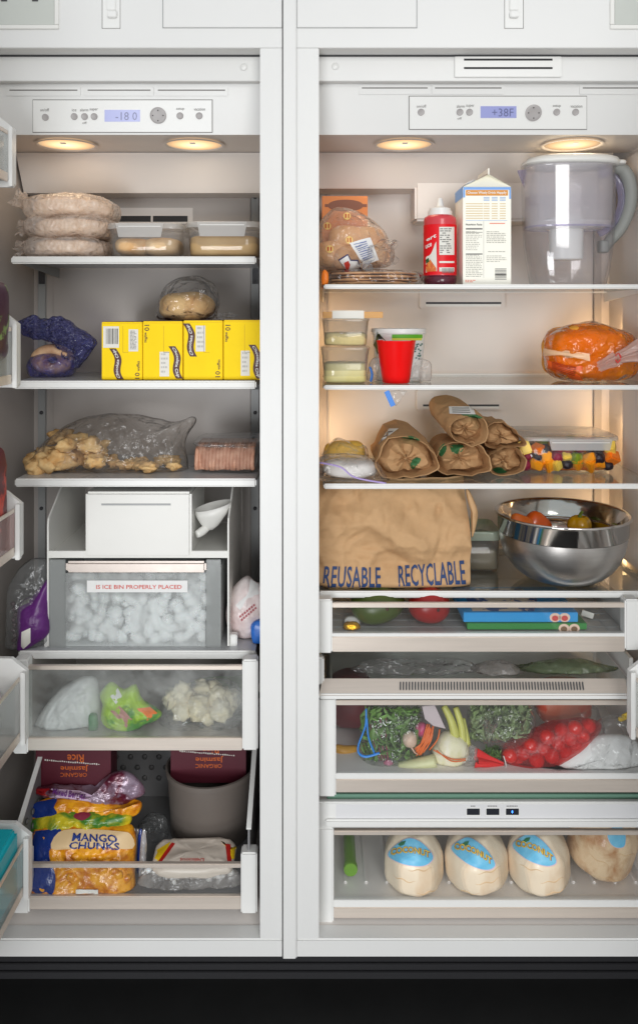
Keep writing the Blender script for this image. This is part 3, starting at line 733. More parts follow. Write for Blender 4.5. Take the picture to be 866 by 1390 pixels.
# ---- doors, standing open at right angles, with their bins
M_teal = mat("teal_plastic", C(18, 172, 186), 0.4, var=0.06, vscale=10)
def door(root, s, bins, xin):
    d = part_empty("door", root)
    hinge = xin + s * 0.115
    box("door_liner", hinge, hinge + s * 0.03, -0.70, -0.012, 0.14, 1.90, M_frame, d, 0.006)
    box("door_panel", hinge + s * 0.0305, hinge + s * 0.06, -0.72, -0.01, 0.10, 1.93, M_frame, d, 0.003)
    yh = -0.03
    for (px, w, py0, py1, pbt, mt) in bins:
        # px: visible inner edge of the end bracket; w: its width; py0, py1: its top and bottom
        xe = X(px, yh); xo = X(px - s * -w if False else px + s * w, yh)
        V, F = boxg(min(xe, hinge), max(xe, hinge), yh, yh + 0.008, Z(py1, yh), Z(py0, yh), 0)
        zt_ = Z(py0, yh)
        # bracket plate with a chamfered upper corner, seen edge on
        z0 = Z(py1, yh)
        xi = xo
        pts = [(hinge, z0), (xe + s * 0.004, z0), (xe, z0 + 0.006), (xe, zt_ - 0.004), (xe + s * 0.03, zt_ + 0.020), (hinge, zt_ + 0.022)]
        V = [Vector((a, yh + 0.010, b)) for a, b in pts] + [Vector((a, yh, b)) for a, b in pts]
        n = len(pts); F = [list(range(n)), list(range(2 * n - 1, n - 1, -1))] + [[i, i + n, (i + 1) % n + n, (i + 1) % n] for i in range(n)]
        mk("bin_end", V, F, M_white, d, smooth=False)
        box("bin_edge", xe, xi, yh - 0.0, yh - 0.012, z0, zt_ - 0.003, M_white, d, 0.001)
        xp = xi
        box("bin_rail", xp, xp + s * 0.003, -0.60, yh - 0.013, zt_ - 0.010 - 0.008, zt_ - 0.010, M_rail, d, 0.0008)
        box("bin_rail", xp, xp + s * 0.003, -0.60, yh - 0.013, z0 + 0.008, z0 + 0.026, M_rail, d, 0.0008)
        box("bin_pane", xp + s * 0.0008, xp + s * 0.0028, -0.60, yh - 0.013, z0 + 0.026, zt_ - 0.018, mt, d, 0)
        box("bin_floor", xp + s * 0.004, hinge - s * 0.001, -0.60, yh - 0.001, z0 + 0.012, z0 + 0.016, M_liner2, d, 0)
        box("bin_end_far", xp, hinge, -0.612, -0.6, z0, zt_ + 0.01, M_white, d, 0)
    return d
M_pinkp = film("pink_tinted_pane", (0.94, 0.84, 0.83), 0.3, (0.82, 0.64, 0.62), gloss=0.6, rough=0.08, bump=0)
M_greyb = film("grey_tinted_pane", (0.94, 0.95, 0.95), 0.3, (0.74, 0.76, 0.74), gloss=0.6, rough=0.1, bump=0)
M_tealb = film("clear_teal_side_pane", (0.92, 0.96, 0.96), 0.25, (0.66, 0.82, 0.82), gloss=0.5, rough=0.1, bump=0)
ldo = door(frz, -1, [(20, 5, 172, 254, 0, M_greyb), (26, 6, 437, 526, 0, M_greyb), (30, 6, 681, 758, 0, M_pinkp), (37, 6, 908, 1008, 0, M_greyb), (42, 7, 1132, 1216, 0, M_tealb)], X(20, -0.03))
rdo = door(ref, 1, [(853, 6, 908, 1000, 0, M_greyb)], X(853, -0.03))

# ================================================================== freezer contents
R0 = random.Random(4)
# ---- three bags of tortillas
M_tort = mat("pale_tortilla", C(240, 216, 190), 0.8, col2=C(224, 190, 158), vscale=35, lo=0.4, hi=0.75, bump=0.2, bscale=60)
M_torfilm = film("crinkled_tortilla_bag", (0.98, 0.96, 0.94), 0.40, (0.95, 0.87, 0.81), gloss=0.7, rough=0.25, bump=1.0, bscale=55, bdist=0.006, hvar=0.16, hscale=40)
for i, (l, r, t, b, wd) in enumerate(((22, 142, 320, 351, "bottom bag of the stack, flat on the shelf"), (22, 148, 290, 324, "middle bag of the stack"), (18, 151, 262, 296, "topmost bag of the stack, slumped to one side"))):
    y = 0.215; zb_ = FA + 0.0005 if i == 0 else Z(b - 1, 0.14)
    zt_ = Z(t, 0.14)
    base = Vector((X((l + r) / 2, y), y, zb_))
    th = thing("tortilla_bag", "crinkled clear bag of pale tortillas, " + wd, "tortilla bag", base, "bags of tortillas stacked in the freezer")
    h = zt_ - zb_; rx = (X(r, 0.14) - X(l, 0.14)) / 2 * 0.95
    cx = X((l + r) / 2, 0.14)
    mk("tortillas", *superell((cx + 0.004, y, zb_ + h * 0.48), (rx * 0.86, 0.082, h * 0.40), 0.45, 0.9, amp=0.003, freq=30, seed=i), M_tort, th)
    sk = [0.0, 0.12, -0.18][i]
    bag = mk("bag_film", *superell((cx, y, zb_ + h * 0.5), (rx, 0.1, h * 0.54), 0.62, 0.62, 80, 40, 0.006, 22, 0.008, 26, seed=i * 3 + 1, zmin=zb_ + 0.0003 if i == 0 else zb_ - 0.004, warp=lambda p, sk=sk: Vector((p.x, p.y, p.z + sk * 0.25 * abs(p.x)))), M_torfilm, th)
    nx = cx - rx * 0.9 if i != 1 else cx - rx * 0.85
    mk("bag_neck", *ruffle((nx, y - 0.02, zb_ + h * 0.6), (nx - 0.018, y - 0.05, zb_ + h * (0.9 if i == 2 else 0.45)), 0.010, 0.018, 6, seed=i), M_torfilm, th)
# ---- two clear boxes with clip lids
def tub(name, label, cat, px0, px1, py0, py1, yf, depth, zb_, taper, group, lidm, bodym, clip=None, lid_h=8, open_top=False):
    x0, x1 = X(px0, yf), X(px1, yf); zt_ = Z(py0, yf); cx = (x0 + x1) / 2; cyv = yf + depth / 2
    th = thing(name, label, cat, (cx, cyv, zb_), group)
    hx, hy = (x1 - x0) / 2, depth / 2; lh = lid_h * k(yf)
    def ring(sx, sy, z, e=0.32, n=56): return [Vector((cx + spow(math.cos(2 * PI * j / n), e) * sx, cyv + spow(math.sin(2 * PI * j / n), e) * sy, z)) for j in range(n)]
    rows = [ring(hx * taper * 0.94, hy * taper * 0.94, zb_ + 0.0005), ring(hx * taper, hy * taper, zb_ + 0.006), ring(hx * 0.975, hy * 0.975, zt_ - lh * 0.5), ring(hx * 0.96, hy * 0.96, zt_ - lh * 0.5), ring(hx * taper * 0.97, hy * taper * 0.97, zb_ + 0.007), ring(hx * taper * 0.8, hy * taper * 0.8, zb_ + 0.003)]
    n = 56; V = sum(rows, []); F = []
    for i in range(len(rows) - 1):
        for j in range(n): F.append([i * n + j, i * n + (j + 1) % n, (i + 1) * n + (j + 1) % n, (i + 1) * n + j])
    F.append(list(range(n))[::-1]); F.append([(len(rows) - 1) * n + j for j in range(n)])
    mk("tub_body", V, F, bodym, th)
    if not open_top:
        rows = [ring(hx, hy, zt_ - lh), ring(hx, hy, zt_ - lh * 0.15), ring(hx * 0.985, hy * 0.985, zt_), ring(hx * 0.93, hy * 0.93, zt_), ring(hx * 0.91, hy * 0.91, zt_ - lh * 0.35), ring(0.001, 0.001, zt_ - lh * 0.35)]
        V = sum(rows, []); F = []
        for i in range(len(rows) - 1):
            for j in range(n): F.append([i * n + j, i * n + (j + 1) % n, (i + 1) * n + (j + 1) % n, (i + 1) * n + j])
        ld = mk("lid", V, F, lidm, th)
        if clip:
            a, b, c, d = clip
            q = [Vector((X(a, yf), yf - 0.004, Z(c, yf))), Vector((X(b, yf), yf - 0.004, Z(c, yf)))]
            V, F = boxg(X(a, yf), X(b, yf), yf - 0.005, yf - 0.001, Z(d, yf), Z(c, yf), 0)
            V = [Vector((v.x + (0.006 if v.x < cx else -0.006) * (1 if v.z < (Z(d, yf) + Z(c, yf)) / 2 else 0), v.y, v.z)) for v in V]
            mk("clip", V, F, lidm, ld, smooth=False)
            box("clip_groove", X(a + 4, yf), X(b - 4, yf), yf - 0.0062, yf - 0.0052, Z(c + 5, yf), Z(c + 4, yf), M_white, ld, 0)
    return th, cx, cyv, hx, hy, zt_
M_bread = mat("golden_bread_crust", C(214, 164, 106), 0.7, col2=C(236, 205, 160), vscale=14, bump=0.15, bscale=80, sss=0.0)
M_soup = mat("tan_frozen_broth", C(205, 172, 118), 0.6, col2=C(186, 150, 95), vscale=12, bump=0.1)
th, cx, cyv, hx, hy, zt_ = tub("food_container", "clear plastic box of golden bread rolls with a white clip lid", "food container", 141, 247, 302, 348, 0.13, 0.19, FA, 0.9, None, M_lid, M_clearp, (158, 223, 303, 322))
for i, dx in enumerate((-0.030, 0.030)):
    mk("bread_roll", *superell((cx + dx, cyv - 0.02, FA + 0.026), (0.042, 0.07, 0.022), 0.8, 0.8, 32, 18, 0.004, 25, seed=i), M_bread, th)
th, cx, cyv, hx, hy, zt_ = tub("food_container", "clear plastic box of tan frozen broth with a white clip lid", "food container", 249, 356, 300, 347.5, 0.13, 0.19, FA, 0.9, None, M_lid, M_clearp, (268, 336, 301, 321))
mk("frozen_broth", *superell((cx, cyv, FA + 0.026), (hx * 0.90, hy * 0.9, 0.0235), 0.25, 0.3, 48, 16, 0.001, 30), M_soup, th)

# ---- four yellow waffle cartons
M_bar = mat("barcode_black", (0.03, 0.03, 0.03, 1), 0.6)
M_lblw = mat("label_white", C(224, 222, 214), 0.6)
YW = 0.125
specs = [
    dict(px=(138.5, 193.5), t=437, lab="yellow waffle carton with a barcode, at the open end of the row", bar=(140.5, 162, 443, 472), w=(175, 188, 447, 477), rib=((154, 473), (165, 515)), up=True, ten=(183.5, 190, 490, 514), tup=True),
    dict(px=(194.5, 248), t=436, lab="yellow waffle carton with brown ribbon beside the barcode carton", bar=None, w=(217, 230, 477.5, 511), rib=((234.5, 470), (245, 514)), up=False, ten=(196.5, 203, 441, 465), tup=False),
    dict(px=(249.5, 302.5), t=435, lab="yellow waffle carton with its brown ribbon at the upper corner", bar=None, w=(266, 279, 442, 477), rib=((254, 439), (264, 484)), up=True, ten=(292.5, 299, 488, 512), tup=True),
    dict(px=(303.8, 358), t=434.5, lab="yellow waffle carton tucked against the white centre stile", bar=None, w=(327, 339, 476, 510), rib=((343, 468), (354, 514)), up=False, ten=(306, 313, 441, 464), tup=False)]
for sp in specs:
    a, b = sp['px']; x0, x1 = X(a, YW), X(b, YW); zt_ = Z(sp['t'], YW)
    th = thing("waffle_carton", sp['lab'], "carton", ((x0 + x1) / 2, YW + 0.1, FB), "yellow waffle cartons in the freezer")
    box("carton", x0, x1, YW, YW + 0.21, FB + 0.0003, zt_, M_yellow, th, 0.0012)
    box("carton_flap", x0 + 0.001, x1 - 0.001, YW + 0.0005, YW + 0.208, zt_ + 0.0002, zt_ + 0.001, M_choc, th, 0)
    yd = YW - 0.0007; f = plane_fn(yd); f2 = plane_fn(yd - 0.0005)
    print_rects([(a + 0.4, b - 0.4, sp['t'] + 2.2, sp['t'] + 2.6), (a + 0.4, b - 0.4, 514.6, 515.0)], f, mat('carton_fold', C(214, 176, 8), 0.6), th, 'fold_line')
    # flap seam on the end
    mid = (a + b) / 2 + 1
    print_rects([(mid, mid + 0.5, sp['t'] + 6, 478)] + [(mid, mid + 8, 478, 478.5)], f, mat("carton_seam", C(200, 165, 10), 0.6), th, "flap_seam")
    print_rects([sp['w']], f, M_lblw, th, "paper_label")
    rr = random.Random(a)
    print_rects([(u0, u1, v0, v1) for (v0, v1, u0, u1) in []] or greek(sp['w'][0] + 2, sp['w'][1] - 2, sp['w'][2] + 2, sp['w'][3] - 2, 14 if sp['bar'] else 5, rr, 0.45), f2, mat("pale_print", C(190, 188, 182), 0.6) if not sp['bar'] else M_ink, th)
    if sp['bar']:
        bx = sp['bar']; print_rects([bx], f, M_lblw, th, "barcode_label")
        x = bx[0] + 4; rs = []
        while x < bx[1] - 2:
            w = rr.choice((0.5, 0.5, 0.9, 1.4)); rs.append((x, x + w, bx[2] + 3, bx[3] - 5)); x += w + rr.choice((0.5, 0.8, 1.2))
        print_rects(rs, f2, M_bar, th, "barcode")
    (xa, ya), (xb, yb) = sp['rib']; n = 24; W_ = 4.6
    def mid_at(t): return xa + (xb - xa) * t + 3.0 * math.sin(2 * PI * t - 0.3) * (1 if sp['up'] else 1), ya + (yb - ya) * t
    V, F = [], []
    for i in range(n + 1):
        mx, my = mid_at(i / n); V += [f(mx - W_, my), f(mx + W_, my)]
        if i: F.append([2 * i - 2, 2 * i - 1, 2 * i + 1, 2 * i])
    mk("brown_ribbon", V, F, M_choc, th, smooth=False)
    def rt(u, v):
        t = 0.04 + 0.92 * ((1 - u) if sp['up'] else u); mx, my = mid_at(t)
        return f2(mx + (v - 0.5) * 5.2 * (-1 if sp['up'] else 1), my)
    lettering("Chocolate Chip", rt, M_white_ink, th, 0.015)
    tx0, tx1, ty0, ty1 = sp['ten']
    def tt(u, v, part):
        lo, hi = part; u = lo + (hi - lo) * u; hgt = 1.0 if lo == 0 else 0.62
        if sp['tup']: return f(tx1 - v * (tx1 - tx0) * hgt, ty1 - u * (ty1 - ty0))
        return f(tx0 + v * (tx1 - tx0) * hgt, ty0 + u * (ty1 - ty0))
    lettering("10", lambda u, v: tt(u, v, (0, 0.34)), M_choc, th, 0.01); lettering("waffles", lambda u, v: tt(u, v, (0.42, 1)), M_choc, th, 0.01)
# ---- loaf in a clear bag on top of the cartons
M_loaf = mat("pale_loaf_crust", C(224, 186, 128), 0.75, col2=C(190, 140, 84), vscale=22, lo=0.45, hi=0.7, bump=0.2, bscale=60)
zc_ = Z(436, YW) + 0.0012
th = thing("bread_bag", "half loaf of bread in a thin clear bag on the yellow cartons", "bread bag", (X(256, 0.2), 0.22, zc_))
mk("loaf", *superell((X(253, 0.2), 0.225, zc_ + 0.030), (0.060, 0.07, 0.033), 0.8, 0.75, 40, 22, 0.006, 20, seed=5, zmin=zc_ + 0.001), M_loaf, th)
mk("bag_film", *inflate([(212, 428), (216, 408), (226, 388), (246, 376), (270, 375), (290, 385), (298, 402), (296, 422), (288, 434), (250, 436), (220, 435)], 0.21, 0.075, 0.004, 22, 0.007, 24, seed=9, zmin=zc_ + 0.0005), M_film, th)
mk("bag_neck", *ruffle(P(292, 428, 0.19), P(316, 432, 0.17), 0.005, 0.013, 6, seed=2), M_film, th)
# ---- bagels in blue printed film
M_bluef = film("blue_printed_film", (0.55, 0.56, 0.82), 0.30, (0.17, 0.18, 0.45), gloss=0.9, rough=0.15, bump=1.0, bscale=60, bdist=0.007, hvar=0.25, hscale=45)
M_bagel = mat("brown_bagel", C(196, 150, 116), 0.7, col2=C(225, 190, 150), vscale=40, bump=0.15)
th = thing("bagel_bag", "bagels in a blue printed film bag twisted up against the freezer wall", "bagel bag", (X(72, 0.24), 0.24, FB))
yb_ = 0.235
bc = P(72, 497, yb_)
R_ = 0.034; r_ = 0.021
V, F = [], []
for i in range(36):
    for j in range(16):
        a, b = 2 * PI * i / 36, 2 * PI * j / 16; q = (R_ + r_ * math.cos(b))
        V.append(Vector((bc.x + q * math.cos(a) * 0.9, bc.y + r_ * math.sin(b), FB + 0.038 + q * math.sin(a) * 0.64)))
        F.append([i * 16 + j, ((i + 1) % 36) * 16 + j, ((i + 1) % 36) * 16 + (j + 1) % 16, i * 16 + (j + 1) % 16])
mk("bagel", V, F, M_bagel, th)
mk("bag_film", *inflate([(38, 500), (44, 484), (64, 478), (92, 482), (104, 494), (98, 510), (74, 516), (46, 515)], yb_, 0.05, 0.003, 30, 0.004, 34, seed=3, zmin=FB + 0.0004), film("blue_dotted_film", (0.72, 0.72, 0.9), 0.28, (0.16, 0.16, 0.5), gloss=0.9, rough=0.15, bump=0.8, bscale=60, hvar=0.28, hscale=70), th)
mk("twisted_film", *inflate([(25, 440), (38, 429), (62, 432), (84, 430), (108, 444), (128, 460), (130, 470), (118, 488), (106, 500), (94, 496), (92, 482), (84, 474), (66, 464), (44, 460), (30, 452)], yb_, 0.03, 0.010, 40, 0.034, 46, seed=12), M_bluef, th)
# ---- bag of breaded pieces
M_chick = mat("golden_breading", C(228, 194, 138), 0.8, col2=C(204, 154, 92), vscale=45, lo=0.4, hi=0.7, bump=0.5, bscale=130, bdist=0.004)
th = thing("frozen_chicken_bag", "loose clear bag of golden breaded pieces lying on the freezer shelf", "frozen food bag", (X(140, 0.22), 0.22, FCs))
rr = random.Random(8)
for i in range(46):
    t = rr.random() ** 1.8
    px = 50 + 195 * t; hmax = 50 * (1 - t) ** 1.0 + 8 if t < 0.45 else 9
    if px < 75: hmax = min(hmax, (px - 38) * 1.1)
    yy = rr.uniform(0.16, 0.27); c = Vector((X(px, yy), yy, FCs + 0.012 + rr.random() * max(0, hmax - 12) * k(yy)))
    s = rr.uniform(0.015, 0.024) * (1 if t < 0.45 else 0.65)
    mk("breaded_piece", *lump(c, (s * 1.35, s, s * 0.85), 0.55, 1.6, i, 3, rotz(rr.uniform(0, 180))), M_chick, th)
mk("bag_film", *inflate([(36, 642), (48, 614), (70, 592), (100, 572), (140, 562), (190, 563), (235, 572), (262, 566), (266, 574), (252, 600), (256, 630), (248, 646), (180, 648), (90, 648)], 0.215, 0.07, 0.004, 20, 0.018, 20, seed=6, zmin=FCs + 0.0005, rings=24), film("hazy_freezer_film", (0.97, 0.96, 0.95), 0.07, (0.6, 0.55, 0.50), gloss=0.9, rough=0.16, bump=1.0, bscale=32, bdist=0.008, hvar=0.10), th)
# ---- tray of ground meat
M_meat = mat("pink_ground_meat", C(206, 160, 134), 0.6, col2=C(184, 130, 104), vscale=60, bump=0.5, bscale=110, bdist=0.004)
x0, x1 = X(262, 0.15), X(351, 0.15)
th = thing("meat_tray", "clear tray of pink ground meat against the centre stile", "food tray", ((x0 + x1) / 2, 0.22, FCs))
V, F = [], []
def trayring(sx, sy, z, n=48): return [Vector(((x0 + x1) / 2 + spow(math.cos(2 * PI * j / n), 0.35) * sx, 0.225 + spow(math.sin(2 * PI * j / n), 0.35) * sy, z + 0.004 * math.sin(4 * PI * j / n))) for j in range(n)]
zt_ = Z(605, 0.15); hx = (x1 - x0) / 2
rows = [trayring(hx * 0.86, 0.064, FCs + 0.004), trayring(hx * 0.90, 0.068, FCs + 0.01), trayring(hx * 0.98, 0.078, zt_), trayring(hx * 1.06, 0.084, zt_ + 0.001), trayring(hx * 1.06, 0.084, zt_ - 0.002)]
V = sum(rows, []); n = 48
for i in range(len(rows) - 1):
    for j in range(n): F.append([i * n + j, i * n + (j + 1) % n, (i + 1) * n + (j + 1) % n, (i + 1) * n + j])
F.append(list(range(n))[::-1])
mk("tray", V, F, M_clearp, th)
for i in range(17):
    px = 267 + i * 4.7
    mk("meat_strand", *tube([(X(px, 0.16) + 0.002 * math.sin(i * 2.1), 0.165, FCs + 0.008), (X(px, 0.16), 0.163 + 0.004 * math.sin(i), FCs + 0.022), (X(px, 0.16) + 0.002, 0.17, zt_ - 0.008 + 0.003 * math.sin(i * 1.7)), (X(px, 0.16), 0.27, zt_ - 0.006)], 0.0052, 8, 4), M_meat, th)
mk("film_cover", *superell(((x0 + x1) / 2, 0.225, zt_ + 0.002), (hx * 1.05, 0.083, 0.006), 0.5, 0.4, 40, 12, 0.002, 30, 0.003, 40, seed=2), M_clearp, th)

# ---- ice maker
ice = thing("ice_maker", "white plastic ice maker hood over a clear ice bin", "ice maker", (X(185, 0.13), 0.2, FD))
yi = 0.12
zfl = Z(752, yi)
pbox("maker_unit", 116, 260, 668, 757, 0.115, 0.20, M_offw, ice, 0.005)
pbox("unit_groove", 138, 232, 683.5, 686, 0.1142, 0.001, M_greyp, ice, 0)
pbox("unit_groove", 138, 232, 686.3, 694, 0.1145, 0.001, M_offw, ice, 0)
box("tray_plate", X(66, yi), X(310, yi), yi + 0.004, YB - 0.03, zfl - 0.008, zfl - 0.002, M_offw, ice, 0.001)
pbox("tray_edge", 66, 311, 748, 757.5, yi + 0.0005, 0.006, M_offw, ice, 0.001)
for (xa, s) in ((64.5, 1), (309, 1)):
    xx = X(xa, yi); w = 0.0035
    prof = [(yi, FD + 0.003), (YB - 0.03, FD + 0.003), (YB - 0.03, Z(668, yi)), (yi + 0.10, Z(668, yi)), (yi + 0.004, Z(704, yi)), (yi, Z(712, yi))]
    V = [Vector((xx, a, b)) for a, b in prof] + [Vector((xx + w, a, b)) for a, b in prof]
    n = len(prof); F = [list(range(n))[::-1], list(range(n, 2 * n))] + [[i, (i + 1) % n, (i + 1) % n + n, i + n] for i in range(n)]
    mk("hood_side", V, F, M_offw, ice, smooth=False)
pbox("hood_foot", 60, 66, 862, 882, yi + 0.005, 0.02, M_white, ice, 0.002); pbox("hood_foot", 311, 322, 862, 882, yi + 0.01, 0.02, M_white, ice, 0.002)
# bin
ib = thing("ice_bin", "clear ice bin full of ice cubes with a red lettered label", "ice bin", (X(183, 0.13), 0.2, FD))
M_binend = mat("smoky_bin_pillar", (0.55, 0.57, 0.57, 1), 0.35, var=0.06, vscale=20)
for a, b in ((67, 89), (280, 300)): pbox("bin_pillar", a, b, 760, 880.5, yi, 0.006, film("smoky_pillar_plastic", (0.88, 0.89, 0.89), 0.5, (0.60, 0.62, 0.61), gloss=0.6, rough=0.15, bump=0), ib, 0.001)
pbox("bin_grip", 89, 280, 762.5, 778, yi - 0.008, 0.012, mat("grip_aluminium", (0.50, 0.44, 0.40, 1), 0.4, metal=0.6, var=0.08, vscale=30), ib, 0.005)
pbox("bin_front", 89.5, 279.5, 778, 880.5, yi + 0.001, 0.003, film("misted_bin_front", (0.95, 0.96, 0.96), 0.27, (0.90, 0.92, 0.91), gloss=0.6, rough=0.12, bump=0, hvar=0.08, hscale=14), ib, 0)
box("bin_floor", X(70, yi), X(298, yi), yi + 0.006, YB - 0.06, FD + 0.0005, FD + 0.003, M_binend, ib, 0)
for px in (69, 298): box("bin_side", X(px, yi) - 0.001, X(px, yi) + 0.001, yi + 0.007, YB - 0.06, FD + 0.003, Z(775, yi), M_binend, ib, 0)
box("bin_back", X(70, yi), X(298, yi), YB - 0.0595, YB - 0.056, FD + 0.003, Z(775, yi), M_binend, ib, 0)
M_ice = mat("cloudy_ice", (0.90, 0.92, 0.92, 1), 0.28, var=0.06, vscale=50, sss=0.15)
rr = random.Random(3)
# cubes in layers behind the front
bmc = None
cubes = []
for i in range(4):
    V, F = boxg(-1, 1, -0.8, 0.8, -0.75, 0.75, 0.26, 2)
    V = [v * (1 + 0.15 * noise.noise(v * 1.2 + Vector((i * 3, 0, 0)))) for v in V]
    me = bpy.data.meshes.new("ice_cube"); me.from_pydata([v * 0.0125 for v in V], [], F); me.materials.append(M_ice)
    for p in me.polygons: p.use_smooth = True
    cubes.append(me)
px_l, px_r = 96, 276; lay = 0
for ly in range(3):
    for ix in range(11):
        for iz in range(7):
            yy = yi + 0.022 + ly * 0.024
            x = X(px_l, yi) + 0.006 + ix * (X(px_r, yi) - X(px_l, yi) - 0.012) / 10 + rr.uniform(-0.011, 0.011)
            z = FD + 0.015 + iz * 0.0195 + rr.uniform(-0.007, 0.007)
            if iz == 6 and ly == 0: continue
            if iz == 5 and ly == 0 and rr.random() < 0.5: continue
            if ly == 2 and iz < 4: continue
            o = bpy.data.objects.new("ice_cube", cubes[rr.randrange(4)]); COL.objects.link(o); o.parent = ib
            o.location = Vector((x, yy, z)) - ib.location; o.rotation_euler = (rr.uniform(0, 6), rr.uniform(0, 6), rr.uniform(0, 6)); o.scale = (rr.uniform(0.9, 1.5), rr.uniform(0.9, 1.3), rr.uniform(0.8, 1.2))
lb = pbox("bin_label", 118.5, 255, 788, 804, yi - 0.0012, 0.0006, M_paperw, ib, 0)
lettering("IS ICE BIN PROPERLY PLACED", lambda u, v: P(131 + 116 * u, 799.5 - 5.5 * v, yi - 0.0016), mat("red_print", C(205, 60, 45), 0.6), lb, 0.012)
# ---- ice scoop
sc = thing("ice_scoop", "off-white plastic ice scoop lying in the ice maker tray", "scoop", P(285, 735, 0.19))
sb = P(283, 718, 0.17); sax = Vector((0.22, -0.10, 1.0)).normalized()
g = lathe([(0.001, 0.0), (0.010, 0.001), (0.020, 0.016), (0.033, 0.048), (0.038, 0.075), (0.0365, 0.075), (0.0315, 0.048), (0.018, 0.018), (0.001, 0.004)], (0, 0, 0), 48, None, 1, 0.8, cap=False)
# slanted mouth: low lip on one side, tall lip on the other
g = ([Vector((v.x, v.y, v.z * (0.72 + 6.5 * v.x) if v.z > 0.01 else v.z)) for v in g[0]], g[1])
Mx = Matrix.Translation(sb) @ Vector((0, 0, 1)).rotation_difference(sax).to_matrix().to_4x4()
mk("scoop_bowl", *xform(g, Mx), M_offw, sc)
mk("scoop_handle", *tube([sb + Vector((0, 0, 0.006)), sb + Vector((-0.012, -0.012, -0.002)), sb + Vector((-0.022, -0.022, -0.006))], lambda u: 0.0075 + 0.002 * math.sin(PI * u), 12, 5), M_offw, sc)
# ---- purple bag of frozen fruit beside the ice maker
M_purple = mat("purple_print_film", C(92, 36, 110), 0.35, var=0.18, vscale=25, bump=0.4, bscale=40, bdist=0.004)
M_dkfilm = film("grey_clear_film", (0.90, 0.91, 0.91), 0.14, (0.55, 0.56, 0.56), gloss=0.9, rough=0.15, bump=0.9, bscale=40, bdist=0.007)
th = thing("frozen_fruit_bag", "purple and clear bag of frozen fruit standing beside the ice maker", "frozen food bag", P(40, 884, 0.16))
pb_ = mk("bag_film", *inflate([(10, 806), (16, 786), (34, 764), (56, 760), (66, 768), (68, 800), (69, 860), (52, 878), (24, 893), (14, 890), (10, 850)], 0.135, 0.026, 0.003, 25, 0.004, 26, seed=4, zmin=FD + 0.0005, lean=0.15), M_dkfilm, th)
pp = mk("printed_panel", *inflate([(26, 822), (45, 808), (67, 786), (68, 830), (68, 858), (46, 876), (28, 888), (26, 860)], 0.126, 0.027, 0.002, 25, 0.003, 26, seed=4, zmin=FD + 0.001, lean=0.15), M_purple, th)
drape_patch("white_label", pp, quad_fn((27, 824), (41, 818), (40, 802), (28, 808)), M_ink, th, 4, 4)
drape_patch("white_label", pp, quad_fn((29, 884), (42, 872), (42, 852), (30, 858)), M_lblw, th, 4, 4)
print_rects([], plane_fn(0), M_ink, th) if False else None
frs = [lump(P(18 + 4 * rr.random(), 820 + i * 7, 0.13), 0.006, 0.3, 1.5, i, 1) for i in range(9)]
mk("frozen_berry", *join(frs), mat("dark_berry", C(84, 66, 70), 0.6, var=0.2, vscale=40), th, kind="stuff")
# ---- bread bag at the right of the ice maker
th = thing("bread_roll_bag", "white and pink wrapped bread bag squeezed beside the ice bin", "bread bag", P(332, 884, 0.2))
wb = mk("bag_film", *inflate([(307, 830), (316, 798), (334, 783), (346, 790), (362, 800), (366, 840), (350, 864), (326, 866), (311, 854)], 0.19, 0.045, 0.003, 22, 0.006, 22, seed=8, zmin=FD + 0.0005), mat("pale_pink_wrap", C(214, 192, 190), 0.35, col2=C(235, 228, 226), vscale=14, bump=0.4, bscale=40, bdist=0.004), th)
drape_poly("white_panel", wb, [(320, 822), (340, 786), (352, 794), (352, 806), (326, 828)], M_paperw, th, 1)
qf = quad_fn((324, 836), (346, 818), (350, 826), (328, 845))
for r_i in range(2):
    for c_i in range(7): drape_patch("small_print", wb, lambda u, v, a=r_i, b=c_i: qf(0.02 + b * 0.14 + 0.10 * u, 0.08 + a * 0.5 + 0.3 * v), mat("rose_print", C(170, 90, 95), 0.6) if (r_i, c_i) == (0, 0) else MATS["rose_print"], th, 2, 2)
mk("bag_tail", *superell(P(351, 858, 0.15), (0.016, 0.014, 0.028), 0.6, 0.7, 32, 18, 0.004, 40, 0.004, 50, seed=5, zmin=FD + 0.0005), mat("blue_wrap_end", C(44, 112, 205), 0.3, var=0.15, vscale=40), th)

# ---- upper freezer drawer
th = thing("white_freezer_bag", "white frosty bag of frozen food in the upper freezer drawer", "frozen food bag", Vector((X(88, 0.12), 0.14, FZ1)))
mk("bag_film", *inflate([(46, 990), (60, 960), (90, 930), (124, 918), (136, 940), (132, 996), (90, 1000), (50, 1000)], 0.12, 0.036, 0.005, 22, 0.020, 28, seed=2, zmin=FZ1 + 0.001, sm=5), mat("white_bag_plastic", C(222, 224, 222), 0.4, var=0.1, vscale=20), th)
mk("green_corner", *superell(P(127, 983, 0.09), (0.010, 0.01, 0.022), 0.5, 0.7, 20, 12, 0.002, 40, zmin=FZ1 + 0.001), mat("green_print", C(40, 120, 60), 0.5), th)
M_lime = mat("lime_green_bag", C(160, 200, 20), 0.35, col2=C(70, 140, 40), vscale=16, lo=0.5, hi=0.6, bump=0.4, bscale=40)
th = thing("frozen_vegetable_bag", "lime green bag of frozen vegetables in the upper freezer drawer", "frozen food bag", Vector((X(176, 0.1), 0.12, FZ1)))
lb_ = mk("bag_film", *inflate([(137, 976), (140, 956), (136, 940), (150, 926), (168, 936), (184, 930), (196, 952), (220, 966), (212, 978), (196, 984), (180, 996), (152, 990)], 0.095, 0.026, 0.004, 30, 0.014, 34, seed=3, zmin=FZ1 + 0.001, sm=3), M_lime, th)
drape_poly("orange_panel", lb_, [(186, 962), (204, 960), (214, 968), (200, 978)], mat("orange_print", C(240, 120, 25), 0.4), th, 1)
